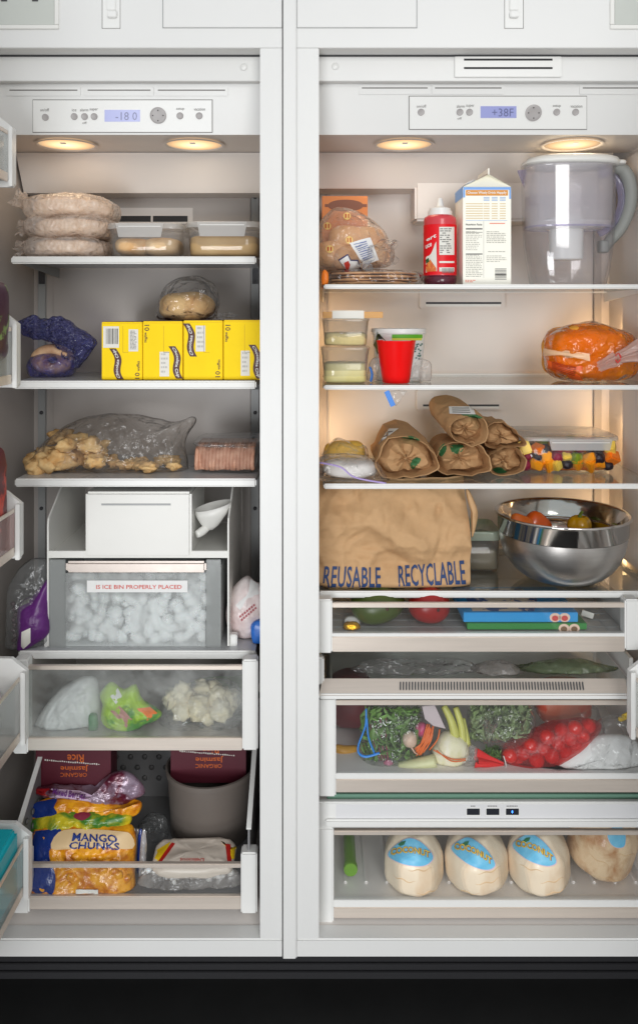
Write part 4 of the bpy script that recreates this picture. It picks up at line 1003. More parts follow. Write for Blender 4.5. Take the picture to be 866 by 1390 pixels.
drape_poly("picture_panel", lb_, [(150, 965), (162, 958), (180, 976), (172, 988)], mat("rose_picture", C(190, 130, 120), 0.5, var=0.3, vscale=60), th, 1)
drape_poly("white_panel", lb_, [(150, 945), (160, 934), (166, 945), (158, 956)], M_paperw, th, 1)
M_caul = mat("cauliflower", C(222, 208, 168), 0.7, col2=C(240, 230, 200), vscale=40, bump=0.5, bscale=90, bdist=0.004)
th = thing("cauliflower_bag", "clear bag of pale cauliflower florets in the upper freezer drawer", "vegetable bag", Vector((X(272, 0.1), 0.13, FZ1)))
for i in range(20):
    px = 230 + 90 * rr.random(); hgt = rr.random(); yy = rr.uniform(0.10, 0.17)
    mk("floret", *lump((X(px, yy), yy, FZ1 + 0.016 + hgt * 0.055), rr.uniform(0.016, 0.024), 0.45, 3.4, i, 3), M_caul, th)
mk("bag_film", *inflate([(216, 985), (222, 945), (250, 930), (290, 924), (322, 930), (330, 960), (326, 998), (270, 1002), (225, 1000)], 0.13, 0.055, 0.003, 22, 0.006, 24, seed=6, zmin=FZ1 + 0.0005), M_film, th)
th = thing("broccoli_bag", "green bag of frozen vegetables behind the cauliflower in the freezer drawer", "vegetable bag", Vector((X(300, 0.22), 0.24, FZ1)))
mk("bag_film", *inflate([(245, 985), (250, 935), (275, 922), (310, 918), (345, 925), (350, 990)], 0.24, 0.035, 0.004, 22, 0.007, 24, seed=16, zmin=FZ1 + 0.0005), mat("dull_green_bag", C(110, 140, 80), 0.5, col2=C(190, 70, 60), vscale=12, lo=0.55, hi=0.68), th)

# ---- lower freezer drawer
M_maroon = mat("maroon_carton", C(84, 22, 38), 0.5, var=0.06, vscale=10, bump=0.04, bscale=200)
M_orink = mat("orange_ink", C(205, 100, 35), 0.5)
def rice_box(px0, px1, pytop, pybot, yf, lab):
    x0, x1 = X(px0, yf), X(px1, yf); zb_ = Z(pybot, yf); zt_ = Z(pytop, yf)
    th = thing("rice_carton", lab, "carton", ((x0 + x1) / 2, yf + 0.03, FZ2), "maroon rice cartons in the lower freezer drawer")
    lean = 0.10
    V, F = boxg(x0, x1, yf, yf + 0.055, FZ2 + 0.0008 if zb_ < FZ2 + 0.1 else zb_, zt_, 0.001)
    bx = mk("carton", V, F, M_maroon, th, smooth=False)
    f = plane_fn(yf - 0.0008)
    w = px1 - px0
    def flip(a, b, c, d): return lambda u, v: f(b - (b - a) * u, c + (d - c) * v)
    lettering("ORGANIC", flip(px0 + w * 0.33, px0 + w * 0.68, pybot - 26, pybot - 20.5), M_orink, th)
    lettering("Jasmine", flip(px0 + w * 0.33, px0 + w * 0.70, pybot - 37, pybot - 28), M_orink, th, 0.01)
    lettering("Rice", flip(px0 + w * 0.42, px0 + w * 0.64, pybot - 51, pybot - 40), M_orink, th, 0.01)
    rs = []; rq = random.Random(px0)
    for i in range(26):
        t = i / 26; rs.append((px0 + w * (0.12 + 0.74 * t), px0 + w * (0.12 + 0.74 * t) + 1.6, pybot - 44 + t * 6 + rq.uniform(-0.6, 0.6), pybot - 42.6 + t * 6 + rq.uniform(-0.2, 0.6)))
    print_rects(rs, plane_fn(yf - 0.0011), M_lblw, th, "tear_strip")
rice_box(49, 151, 985, 1075, 0.185, "maroon rice carton upside down behind the bag of mixed berries")
rice_box(232, 334, 985, 1063, 0.235, "maroon rice carton upside down standing in the grey bucket")
# bucket
M_bucket = mat("taupe_bucket_plastic", C(108, 100, 94), 0.5, var=0.06, vscale=12, bump=0.08, bscale=60)
bcx = X(284, 0.235); bz0 = FZ2 + 0.0006; bz1 = Z(1046, 0.235)
r1 = 59.5 * k(0.235); r0 = r1 * 0.90; hb = bz1 - bz0
tag(mk("bucket", *lathe([(0.001, 0.003), (r0 * 0.97, 0), (r0, 0.004), (r1 - 0.001, hb - 0.012), (r1 + 0.003, hb - 0.010), (r1 + 0.003, hb), (r1 - 0.001, hb + 0.001), (r1 - 0.003, hb - 0.003), (r0 - 0.004, 0.006), (0.001, 0.005)], (bcx, 0.265, bz0), 64, cap=False), M_bucket, base=(bcx, 0.265, bz0), flat_angle=40),
    "taupe plastic bucket holding a maroon carton in the lower freezer drawer", "bucket")
# frozen bags, stacked
M_bluep = mat("blue_print_bag", C(22, 52, 130), 0.3, var=0.15, vscale=18, bump=0.5, bscale=35, bdist=0.005, coat=0.3)
M_mango = mat("mango_picture", C(240, 168, 30), 0.32, col2=C(196, 110, 16), vscale=42, lo=0.42, hi=0.62, bump=0.5, bscale=50, bdist=0.005, coat=0.3)
M_cream = mat("cream_print", C(226, 196, 150), 0.35, var=0.04, vscale=20, coat=0.2)
M_silver = mat("silver_film_back", C(190, 188, 190), 0.22, metal=0.4, var=0.15, vscale=30, bump=0.6, bscale=40, bdist=0.005)
th = thing("mango_bag", "blue and yellow bag of mango chunks leaning on the drawer front", "frozen food bag", Vector((X(118, 0.1), 0.12, FZ2)), "bags of frozen mango")
mb = mk("bag", *inflate([(40, 1210), (40, 1165), (42, 1135), (60, 1126), (110, 1124), (160, 1127), (180, 1132), (184, 1170), (182, 1212), (120, 1220), (60, 1219)], 0.102, 0.034, 0.004, 18, 0.009, 30, seed=14, zmin=FZ2 + 0.0005, pw=4, lean=0.35), M_mango, th)
drape_poly("blue_panel", mb, [(41, 1218), (40, 1165), (43, 1133), (62, 1127), (84, 1127), (70, 1145), (68, 1165), (76, 1190), (70, 1216)], M_bluep, th, 4, off=0.0008)
drape_poly("cream_panel", mb, [(70, 1152), (80, 1130), (110, 1125.5), (160, 1128.5), (178, 1133), (180, 1152), (140, 1150), (100, 1152)], M_cream, th, 3, off=0.0010)
drape_text("MANGO", mb, quad_fn((98, 1142), (160, 1144), (158, 1134), (100, 1131)), M_bluep, th, 0.02, 0.0018)
drape_text("CHUNKS", mb, quad_fn((94, 1152), (163, 1154), (162, 1144.5), (96, 1143)), M_bluep, th, 0.02, 0.0018)
drape_patch("white_strip", mb, rect_fn(104, 134, 1207, 1213), M_lblw, th, 8, 2, 0.0018)
rq = random.Random(21)
for i in range(14):
    px, py = rq.uniform(82, 172), rq.uniform(1162, 1205); q = hit(mb, px, py, -0.001)
    mk("mango_chunk", *lump(q, (0.011, 0.005, 0.009), 0.35, 1.3, i, 2), M_mango, th)
for i in range(4): mk("folded_end", *inflate([(180 + i * 4, 1132 + i), (186 + i * 4, 1128), (190 + i * 3.2, 1160), (187 + i * 3, 1205), (182 + i * 2, 1205)], 0.15 - i * 0.012, 0.006, 0.002, 30, 0.004, 30, seed=20 + i, sm=3), M_silver if i != 2 else M_bluep, th)
th = thing("green_fruit_bag", "green and yellow bag of frozen fruit wedged under the mango bag", "frozen food bag", Vector((X(105, 0.17), 0.19, FZ2)))
gb = mk("bag", *inflate([(38, 1120), (56, 1106), (100, 1098), (150, 1102), (178, 1106), (172, 1124), (140, 1132), (80, 1128), (44, 1128)], 0.132, 0.024, 0.004, 22, 0.009, 30, seed=15), mat("green_yellow_bag", C(60, 120, 36), 0.32, col2=C(205, 190, 40), vscale=14, lo=0.42, hi=0.56, bump=0.4, bscale=40, coat=0.3), th)
drape_poly("fruit_print", gb, [(100, 1108), (112, 1100), (124, 1106), (112, 1114)], mat("berry_print", C(130, 40, 60), 0.4), th, 3)
th = thing("mango_bag", "blue and yellow bag of mango lying beneath the mixed berries bag", "frozen food bag", Vector((X(105, 0.21), 0.22, FZ2)), "bags of frozen mango")
b2 = mk("bag", *inflate([(38, 1112), (46, 1092), (70, 1084), (120, 1084), (170, 1094), (192, 1088), (188, 1104), (160, 1112), (100, 1106), (60, 1112)], 0.145, 0.024, 0.004, 22, 0.009, 30, seed=17), M_mango, th)
drape_poly("blue_panel", b2, [(44, 1109), (47, 1092), (62, 1087), (78, 1085), (74, 1096), (78, 1104), (64, 1108)], M_bluep, th, 3, off=0.0012)
th = thing("berry_bag", "purple and silver bag of mixed berries on top of the frozen pile", "frozen food bag", Vector((X(120, 0.25), 0.25, FZ2)))
b3 = mk("bag", *inflate([(46, 1078), (48, 1070), (90, 1070), (130, 1074), (146, 1056), (168, 1046), (192, 1062), (197, 1076), (186, 1084), (162, 1094), (130, 1090), (90, 1083), (56, 1080)], 0.160, 0.022, 0.004, 24, 0.010, 32, seed=19), mat("purple_silver_film", C(150, 130, 148), 0.28, col2=C(96, 30, 52), vscale=22, lo=0.45, hi=0.58, metal=0.2, bump=0.6, bscale=40, bdist=0.005, coat=0.4), th)
drape_poly("lilac_panel", b3, [(68, 1082), (70, 1071), (110, 1074), (126, 1080), (124, 1088), (90, 1084)], mat("lilac_print", C(206, 180, 205), 0.4), th, 1, off=0.001)
drape_poly("red_panel", b3, [(47, 1078), (49, 1071), (68, 1071), (67, 1081)], mat("red_film_print", C(150, 20, 28), 0.35), th, 1, off=0.001)
drape_text("Mixed Berries", b3, quad_fn((72, 1078.5), (116, 1084.5), (117, 1077), (73, 1071)), mat("violet_ink", C(110, 50, 130), 0.5), th, 0.02, 0.002)
# dumpling bag and a clear bag under it
th = thing("dumpling_bag", "white bag with red and yellow border lying in the freezer drawer", "frozen food bag", Vector((X(262, 0.15), 0.16, FZ2)))
M_wyel = mat("yellow_print", C(240, 200, 30), 0.4)
db = mk("bag", *superell((X(264, 0.115), 0.118, FZ2 + 0.036), (0.086, 0.046, 0.017), 0.7, 0.45, 64, 28, 0.004, 22, 0.005, 26, seed=3, rot=Matrix.Rotation(0.16, 3, 'X')), mat("white_print_bag", C(226, 214, 200), 0.35, var=0.03, vscale=20, bump=0.3, bscale=40), th)
drape_poly("yellow_edge", db, [(203, 1172), (214, 1154), (232, 1143), (226, 1156), (214, 1172)], M_wyel, th, 1, off=0.0012)
drape_poly("red_edge", db, [(214, 1172), (224, 1157), (234, 1144), (238, 1146), (228, 1160), (219, 1172)], mat("red_print_edge", C(196, 40, 34), 0.4), th, 1, off=0.0014)
drape_poly("yellow_edge", db, [(300, 1142), (322, 1148), (320, 1170), (313, 1172), (312, 1152)], M_wyel, th, 1, off=0.0012)
drape_poly("red_edge", db, [(306, 1146), (313, 1147), (314, 1170), (309, 1172)], MATS["red_print_edge"], th, 1, off=0.0016)
drape_text("Delicious", db, lambda u, v: (277 - 32 * u, 1165.5 + 5 * v), MATS["red_print_edge"], th, 0.01, 0.0018)
th = thing("clear_ice_bag", "crumpled clear bag of frosty pieces behind the lower drawer front", "frozen food bag", Vector((X(260, 0.09), 0.1, FZ2)))
mk("bag_film", *inflate([(190, 1212), (194, 1186), (230, 1178), (290, 1180), (324, 1184), (325, 1212), (260, 1216)], 0.092, 0.022, 0.003, 30, 0.007, 40, seed=31, zmin=FZ2 + 0.0005), M_film2, th)
ch = [lump((X(rr.uniform(196, 320), 0.1), rr.uniform(0.085, 0.105), FZ2 + rr.uniform(0.006, 0.03)), rr.uniform(0.005, 0.009), 0.4, 1.4, i, 1) for i in range(40)]
mk("frosty_piece", *join(ch), M_ice, th, kind="stuff")
th = thing("empty_film_bag", "empty clear film bag crumpled in the middle of the freezer drawer", "plastic bag", Vector((X(210, 0.25), 0.25, FZ2)))
mk("bag_film", *inflate([(184, 1150), (190, 1118), (206, 1104), (226, 1110), (228, 1140), (214, 1160), (196, 1162)], 0.24, 0.02, 0.005, 24, 0.010, 28, seed=33), M_dkfilm, th)

# ---- things in the freezer door bins
tag(box("teal_box", X(26, -0.05), X(26, -0.05) - 0.09, -0.24, -0.05, Z(1198, -0.03), Z(1122, -0.05), M_teal, None, 0.008, 3, base=(X(26, -0.05) - 0.045, -0.15, Z(1198, -0.03))), "bright teal plastic box standing in the lowest door bin", "box")
M_pinkb = mat("dark_purple_pouch", C(70, 40, 60), 0.4, col2=C(120, 150, 90), vscale=30, lo=0.55, hi=0.62, bump=0.3, bscale=40)
tag(mk("snack_pouch", *superell((X(8, -0.08) - 0.03, -0.09, Z(436, -0.05)), (0.032, 0.04, 0.075), 0.4, 0.5, 32, 18, 0.003, 30, 0.004, 30, seed=3, zmin=Z(510, -0.03)), M_pinkb, base=(X(8, -0.08) - 0.03, -0.09, Z(510, -0.03))), "dark purple pouch standing in a freezer door bin", "pouch")
tag(mk("red_pouch", *superell((X(8, -0.08) - 0.03, -0.10, Z(680, -0.05)), (0.03, 0.045, 0.11), 0.4, 0.5, 32, 18, 0.003, 30, 0.004, 30, seed=7, zmin=Z(745, -0.03)), mat("dark_red_pouch", C(96, 30, 38), 0.4, col2=C(200, 60, 40), vscale=25, lo=0.5, hi=0.6), base=(X(8, -0.08) - 0.03, -0.10, Z(745, -0.03))), "dark red pouch standing behind the pink tinted door bin", "pouch")
th_ = mk("juice_bag", *superell((X(18, -0.06) - 0.05, -0.16, Z(955, -0.05)), (0.045, 0.10, 0.05), 0.5, 0.5, 32, 18, 0.003, 30, 0.005, 30, seed=9, zmin=Z(995, -0.03)), mat("pale_lilac_bag", C(214, 204, 205), 0.4, var=0.1, vscale=20), base=(X(18, -0.06) - 0.05, -0.16, Z(995, -0.03)))
tag(th_, "pale wrapped bag in the freezer door bin above the teal box", "bag")

# ================================================================== refrigerator contents
# ---- shelf one
M_orange = mat("orange_carton", C(214, 128, 58), 0.5, var=0.06, vscale=12)
yq = 0.26
th = thing("orange_box", "orange carton with a brown oval behind the bag of buns", "carton", (X(470, yq), yq + 0.03, RA))
box("carton", X(437, yq), X(499, yq), yq, yq + 0.08, RA + 0.0005, Z(266, yq), M_orange, th, 0.001)
f = plane_fn(yq - 0.0008)
V = [f(469 + 24 * spow(math.cos(2 * PI * i / 32), 0.9), 279 + 8 * math.sin(2 * PI * i / 32)) for i in range(32)]
mk("brown_oval", V, [list(range(32))], mat("brown_oval_print", C(130, 82, 62), 0.6), th, smooth=False)
print_rects([(441, 498, 277, 281)], plane_fn(yq - 0.0005), MATS["brown_oval_print"], th, "brown_band")
M_bun = mat("bun_crust", C(216, 168, 118), 0.7, col2=C(230, 190, 140), vscale=16, lo=0.4, hi=0.7, bump=0.1, bscale=80)
th = thing("bun_bag", "clear printed bag of buns tipped over on the stacked tortillas", "bread bag", (X(482, 0.17), 0.19, RA + 0.035))
for i, (px, py, yy) in enumerate(((478, 352, 0.19), (505, 345, 0.20), (470, 325, 0.23), (497, 325, 0.24), (452, 345, 0.22))):
    mk("bun", *superell(P(px, py, yy), (0.042, 0.04, 0.030), 0.85, 0.95, 32, 18, 0.003, 25, seed=i, zmin=RA + 0.038), M_bun, th)
bb = mk("bag_film", *inflate([(431, 330), (436, 300), (456, 282), (484, 286), (508, 300), (524, 318), (536, 345), (528, 362), (500, 366), (462, 372), (436, 368), (428, 350)], 0.19, 0.075, 0.004, 18, 0.010, 20, seed=41, zmin=RA + 0.034), film("peach_tinted_film", (0.99, 0.95, 0.90), 0.20, (0.92, 0.84, 0.76), gloss=0.9, rough=0.14, bump=0.9, bscale=36, bdist=0.008, hvar=0.08), th)
mk("bag_mouth", *ruffle(P(505, 345, 0.145), P(520, 352, 0.10), 0.032, 0.040, 5, seed=3), M_film, th)
M_redp = mat("red_logo_print", C(190, 60, 48), 0.5); M_yelp = mat("pale_yellow_print", C(238, 208, 130), 0.5)
drape_patch("white_panel", bb, quad_fn((494, 360), (514, 352), (502, 322), (474, 330)), M_paperw, th, 8, 8, 0.0015)
blue_s = mat("blue_small_print", C(120, 130, 170), 0.6)
qf = quad_fn((494, 360), (514, 352), (502, 322), (474, 330))
for i in range(9):
    drape_patch("small_print", bb, lambda u, v, i=i: qf(0.15 + 0.6 * u, 0.9 - i * 0.085 - 0.035 * v), blue_s, th, 5, 1, 0.0024)
for px, py in ((471, 294), (445, 307), (448, 338), (474, 326)):
    ring = [(px + 5 * math.cos(a * PI / 8), py + 5 * math.sin(a * PI / 8)) for a in range(16)]
    drape_poly("round_logo", bb, ring, M_yelp, th, 1, 2, 0.0014)
    for dx in (-2, 2): drape_patch("round_logo", bb, rect_fn(px + dx - 0.8, px + dx + 0.8, py - 3, py + 3), M_redp, th, 2, 3, 0.002)
drape_poly("crest_panel", bb, [(459, 352), (472, 344), (476, 352), (486, 352), (490, 364), (470, 368)], mat("crest_outline", C(70, 70, 110), 0.6), th, 1, 4, 0.0014)
drape_poly("crest_panel", bb, [(461, 353), (472, 346), (475, 353.5), (485, 353.5), (488, 363), (471, 366.5)], M_paperw, th, 1, 4, 0.0022)
drape_poly("crest_panel", bb, [(467, 356), (472, 353), (475, 358), (473, 365), (469, 364)], M_redp, th, 1, 4, 0.003)
th = thing("tortilla_pack", "flat pack of brown tortillas in clear film under the bun bag", "tortilla bag", (X(505, 0.18), 0.19, RA))
M_wtort = mat("wheat_tortilla", C(216, 172, 126), 0.8, col2=C(190, 140, 92), vscale=40, bump=0.25, bscale=70)
for i in range(4):
    mk("tortilla", *superell((X(506, 0.18) + 0.002 * math.sin(i * 3), 0.195, RA + 0.005 + i * 0.0072), (0.100 - 0.003 * (i == 3), 0.088, 0.0036), 0.6, 1.0, 64, 8, 0.0022, 22, seed=i), M_wtort, th)
mk("bag_film", *superell((X(508, 0.18), 0.195, RA + 0.0165), (0.108, 0.094, 0.0185), 0.45, 0.75, 72, 20, 0.003, 25, 0.004, 32, seed=6, zmin=RA + 0.0005), M_film, th)
# small orange tag and pale bag edge by the wall
th = thing("orange_wrapper", "small bright orange wrapper standing by the wall on the top glass shelf", "wrapper", (X(441, 0.105), 0.11, RA))
mk("wrapper", *inflate([(437, 386), (437, 372), (440, 366), (445, 370), (446, 380), (444, 386)], 0.105, 0.006, 0.001, 40, 0.002, 60, seed=3, zmin=RA + 0.0003), mat("bright_orange_wrap", C(245, 130, 30), 0.4), th)
# ---- sauce bottle
ys = 0.16; bx = X(597, ys); r = 22 * k(ys); zt_ = Z(293, ys); h = zt_ - RA
th = thing("sauce_bottle", "red sauce squeeze bottle with a white nozzle cap beside the milk carton", "bottle", (bx, ys, RA))
M_sauce = mat("dark_berry_sauce", C(86, 24, 44), 0.22, coat=0.4)
M_sauce2 = mat("pink_red_plastic", C(206, 62, 72), 0.3, coat=0.3, var=0.05)
M_redl = mat("red_label", C(222, 18, 30), 0.42, var=0.05, spec=0.3)
def bprof(z0, z1, rr, n=2): return [(rr, z0), (rr, z1)]
mk("bottle_base", *lathe([(r * 0.85, 0.0), (r * 0.97, 0.003), (r, 0.008), (r, h * 0.14)], (bx, ys, RA + 0.0003), 48), M_sauce, th)
mk("bottle_body", *lathe([(r, h * 0.14), (r, h * 0.93), (r * 0.96, h * 0.97), (r * 0.75, h * 1.0)], (bx, ys, RA + 0.0003), 48, cap=False), M_sauce2, th)
lbl = mk("label", *lathe([(r + 0.0006, h * 0.15), (r + 0.0006, h * 0.86)], (bx, ys, RA), 96, cap=False), M_redl, th)
drape_patch("nutrition_panel", lbl, rect_fn(596, 616, 308, 346), M_lblw, th, 12, 2)
rq = random.Random(5)
for (a, b, c, d) in greek(597, 615, 310, 345, 12, rq, 0.4): drape_patch("small_print", lbl, rect_fn(a, b, c, d), M_ink, th, 2, 1, 0.0012) if b - a > 2.5 else None
drape_patch("barcode_panel", lbl, rect_fn(596, 616, 363, 374), M_lblw, th, 12, 2)
for i in range(9): drape_patch("barcode", lbl, rect_fn(600 + i * 1.7, 600.8 + i * 1.7, 364, 371), M_ink, th, 1, 1, 0.0012)
drape_patch("white_stripe", lbl, rect_fn(596, 616, 354.5, 357), M_lblw, th, 12, 1)
drape_poly("picture_panel", lbl, [(578, 350), (592, 328), (593, 368), (578, 370)], M_lblw, th, 1)
drape_poly("food_picture", lbl, [(578, 360), (584, 352), (592, 364), (592, 368), (579, 369)], mat("pasta_print", C(226, 150, 70), 0.5, col2=C(200, 50, 40), vscale=120), th, 1, off=0.0012)
drape_poly("leaf_picture", lbl, [(578, 353), (582, 350), (583, 355), (579, 358)], M_leafprint, th, 1, off=0.0014)
drape_text("ert", lbl, quad_fn((579, 328), (592, 322), (592, 317), (579, 324)), M_white_ink, th, 0.02, 0.0012)
drape_text("uce", lbl, quad_fn((578, 338), (586, 334), (586, 329), (578, 333)), M_white_ink, th, 0.02, 0.0012)
hz = zt_
mk("cap", *lathe([(r * 0.70, 0), (r * 0.70, 0.004), (r * 0.66, 0.010), (r * 0.66, 0.016), (r * 0.3, 0.020), (r * 0.22, 0.023), (r * 0.14, 0.037), (r * 0.11, 0.039)], (bx, ys, zt_ - 0.001), 40), M_white, th, flat_angle=40)
mk("cap_collar", *lathe([(r * 0.735, 0.0), (r * 0.735, 0.011)], (bx, ys, zt_ - 0.0015), 60), M_white, th, flat_angle=40)
# brown and blue bottle behind the carton
yk = 0.27; th = thing("syrup_bottle", "amber and blue labelled bottle half hidden behind the milk carton", "bottle", (X(622, yk), yk, RA))
rk = 12 * k(yk); h2 = Z(305, yk) - RA
mk("bottle_body", *lathe([(rk, 0), (rk, h2 * 0.62), (rk * 0.6, h2 * 0.8), (rk * 0.45, h2 * 0.9), (rk * 0.45, h2)], (X(622, yk), yk, RA + 0.0003), 32), mat("amber_glass", C(120, 66, 26), 0.15, var=0.2, vscale=20), th)
mk("label", *lathe([(rk + 0.0008, h2 * 0.16), (rk + 0.0008, h2 * 0.32)], (X(622, yk), yk, RA), 32, cap=False), mat("blue_label", C(50, 96, 190), 0.5), th)
# ---- milk carton
ym = 0.115; M_carton = mat("milk_carton_board", C(240, 238, 226), 0.42, var=0.015, vscale=10)
x0, x1 = X(628, ym), X(693.5, ym); dm = 0.096; zt_ = Z(253.5, ym); zr = Z(234, ym)
th = thing("milk_carton", "white gable-top milk carton with blue trim and printed side panel", "carton", ((x0 + x1) / 2, ym + dm / 2, RA))
box("carton_body", x0, x1, ym, ym + dm, RA + 0.0003, zt_, M_carton, th, 0.0012)
xm = (x0 + x1) / 2
V = [(x0, ym, zt_), (x1, ym, zt_), (x1, ym + dm, zt_), (x0, ym + dm, zt_), (xm, ym + 0.022, zr), (xm, ym + dm - 0.022, zr), (xm + 0.004, ym + 0.004, zr - 0.003), (xm + 0.004, ym + dm - 0.004, zr)]
mk("gable", V, [[0, 3, 5, 7, 6, 4] if False else [0, 6, 7, 3], [1, 2, 7, 6], [0, 1, 4], [1, 6, 4], [0, 4, 6], [2, 3, 5], [3, 7, 5], [7, 2, 5]], M_carton, th, smooth=False)
V, F = boxg(xm - 0.0015 + 0.004, xm + 0.0015 + 0.004, ym + 0.002, ym + dm - 0.002, zr - 0.004, Z(228, ym), 0.0005)
V = [Vector((v.x - 0.004 * (v.y - ym) / dm, v.y, v.z)) for v in V]
mk("top_fin", V, F, M_carton, th, smooth=False)
M_mblue = mat("blue_carton_trim", C(110, 160, 225), 0.45)
sl = Vector((-0.0006, 0, 0.0004))
ridge_y = lambda t: ym + 0.01 + (dm - 0.02) * t
V = [Vector((x0 - 0.0006, ym + 0.001, zt_ + 0.001)), Vector((x0 - 0.0006, ym + dm - 0.001, zt_ + 0.001)), Vector((x0 - 0.0006, ym + dm - 0.001, zt_ - 0.022)), Vector((x0 - 0.0006, ym + 0.001, zt_ - 0.022))]
mk("blue_trim", V, [[0, 1, 2, 3]], M_mblue, th, smooth=False)
f = plane_fn(ym - 0.0006); f2 = plane_fn(ym - 0.001)
print_rects([(628.6, 693, 254, 257.5), (628.4, 631, 257.5, 268), (690.8, 693, 257.5, 270)], f, M_mblue, th, "blue_trim")
dgn = Vector((xm + 0.004, 0, zr - 0.003)) - Vector((x0, 0, zt_))
V = []
for t in (0.55, 0.98):
    for yy in (ym + 0.004, ym + 0.05): V.append(Vector((x0 + dgn.x * t - 0.0008, yy, zt_ + dgn.z * t + 0.0009)))
mk("red_trim", V, [[0, 1, 3, 2]], mat("red_carton_trim", C(190, 40, 44), 0.45), th, smooth=False)
V = []
for t in (0.03, 0.5):
    for yy in (ym + 0.002, ym + dm - 0.004): V.append(Vector((x0 + dgn.x * t - 0.0008, yy, zt_ + dgn.z * t + 0.0009)))
mk("blue_trim", V, [[0, 1, 3, 2]], M_mblue, th, smooth=False)
cpt = Vector((x0 + dgn.x * 0.5, ym + 0.06, zt_ + dgn.z * 0.5)); nn = Vector((-dgn.z, 0, dgn.x)).normalized()
mk("spout_cap", *lathe([(0.014, 0), (0.014, 0.006), (0.012, 0.008)], cpt, 28, nn), M_white, th, flat_angle=40)
M_morange = mat("orange_band", C(214, 140, 40), 0.5); M_tan = mat("tan_ink", C(214, 190, 140), 0.6); M_bl = mat("pale_blue_ink", C(160, 185, 220), 0.6)
print_rects([(632, 689, 258, 265.5)], f, M_morange, th, "orange_band")
lettering("Choose Wisely Drink Happily", lambda u, v: f2(634 + 53 * u, 264 - 4.4 * v), M_white_ink, th, 0.02)
rq = random.Random(2)
print_rects([(632, 655, 276 + i * 3.3, 277 + i * 3.3) for i in range(7)] + [(656 + c * 11, 664 + c * 11, 276 + i * 3.3, 277 + i * 3.3) for i in range(7) for c in range(3)], f, M_tan, th)
print_rects([(656 + c * 11, 664 + c * 11, 267.5 + i * 2, 268.6 + i * 2) for i in range(3) for c in range(3)] + [(632, 688, 299, 299.6)], f, M_bl, th)
lettering("Nutrition Facts", lambda u, v: f(632 + 22 * u, 306 - 2.6 * v), M_inkd, th, 0.02)
print_rects(greek(632, 654, 314, 341, 11, rq, 0.35) + greek(632, 655, 346, 377, 13, rq, 0.4) + greek(660, 688, 314, 331, 7, rq, 0.4) + greek(662, 686, 341, 343, 1, rq, 0.5) + greek(660, 688, 347, 357, 4, rq, 0.35), f, mat("faint_grey_ink", C(172, 170, 160), 0.6), th)
print_rects([(632, 654.5, 309.6, 311.6), (632, 654.5, 344, 345.6), (632, 654.5, 315, 315.7), (656, 656.3, 300, 377)], f, M_ink, th, "rule_line")
print_rects([(664, 685, 302.6, 303.8)] + greek(631, 648, 380, 384, 2, rq, 0.5), f, mat("coral_ink", C(232, 130, 105), 0.6), th)
print_rects([(671.5, 687, 364.5 + i * 2.0, 365.5 + i * 2.0) for i in range(8)] + [(671.5, 687, 372, 374)], f, M_ink, th, "barcode")
# ---- water filter pitcher
yp = 0.19; M_pit = film("lilac_tinted_plastic", (0.985, 0.982, 0.992), 0.03, (0.82, 0.81, 0.86), gloss=0.9, rough=0.05, bump=0.0, base=0.05)
M_res = film("milky_reservoir", (0.97, 0.965, 0.975), 0.36, (0.92, 0.91, 0.94), gloss=0.5, rough=0.15, bump=0)
M_rip = mat("grey_handle_rubber", C(140, 142, 138), 0.5, var=0.02)
M_violet = film("violet_clear_plastic", (0.80, 0.78, 0.92), 0.25, (0.62, 0.60, 0.76), gloss=0.9, rough=0.1, bump=0)
th = thing("water_pitcher", "clear water filter pitcher with a grey arched handle", "pitcher", (X(770, yp), yp, RA))
cxp = X(770, yp); kk = k(yp)
def loft(rows, n=56, e=0.75, cap0=True, cap1=False):
    V, F = [], []
    for (x, rx, ry, z) in rows:
        for j in range(n): a = 2 * PI * j / n; V.append(Vector((x + spow(math.cos(a), e) * rx, yp + spow(math.sin(a), e) * ry, z)))
    for i in range(len(rows) - 1):
        for j in range(n): a = i * n + j; b = i * n + (j + 1) % n; F.append([a, b, b + n, a + n])
    if cap0: F.append(list(range(n))[::-1])
    if cap1: F.append([(len(rows) - 1) * n + j for j in range(n)])
    return V, F
def row(pa, pb, py, ry): return (X((pa + pb) / 2, yp), (pb - pa) / 2 * kk, ry, Z(py, yp))
RAp = RA + 0.0006
mk("jug_body", *loft([(cxp, 44 * kk, 0.045, RAp), (cxp, 50 * kk, 0.052, RAp + 0.005), row(716, 825, 362, 0.058), row(712, 829, 335, 0.062), row(710, 831, 300, 0.064), row(709, 832, 232, 0.066), row(709, 832, 225, 0.066),
      row(711, 830, 225, 0.064), row(711, 830, 232, 0.064), row(712, 829, 300, 0.062), row(714, 827, 335, 0.060), row(719, 822, 362, 0.055), (cxp, 47 * kk, 0.048, RAp + 0.006)]), M_pit, th)
mk("reservoir", *loft([row(714, 826, 310, 0.058), row(713, 828, 270, 0.060), row(713, 828, 228, 0.060)], cap0=False), M_res, th)
mk("reservoir_floor", *loft([row(742, 795, 312, 0.035), row(716, 824, 309, 0.057), row(714, 827, 302, 0.059)], cap0=True), M_res, th)
mk("funnel_collar", *loft([row(711.5, 829.5, 311, 0.0635), row(711.5, 829.5, 308.5, 0.0645)], cap0=False), M_violet, th)
mk("filter_cartridge", *loft([row(748, 788, 353, 0.026), row(746, 790, 351, 0.028), row(745, 791, 300, 0.029), row(742, 794, 296, 0.033)], cap0=True, cap1=True, e=0.9), M_white, th)
mk("water", *loft([row(713, 827, 282, 0.059), row(713, 827, 268, 0.059)], cap0=False, cap1=True), film("water_lilac", (0.97, 0.96, 0.975), 0.06, (0.78, 0.74, 0.78), gloss=0.5, rough=0.05, bump=0), th)
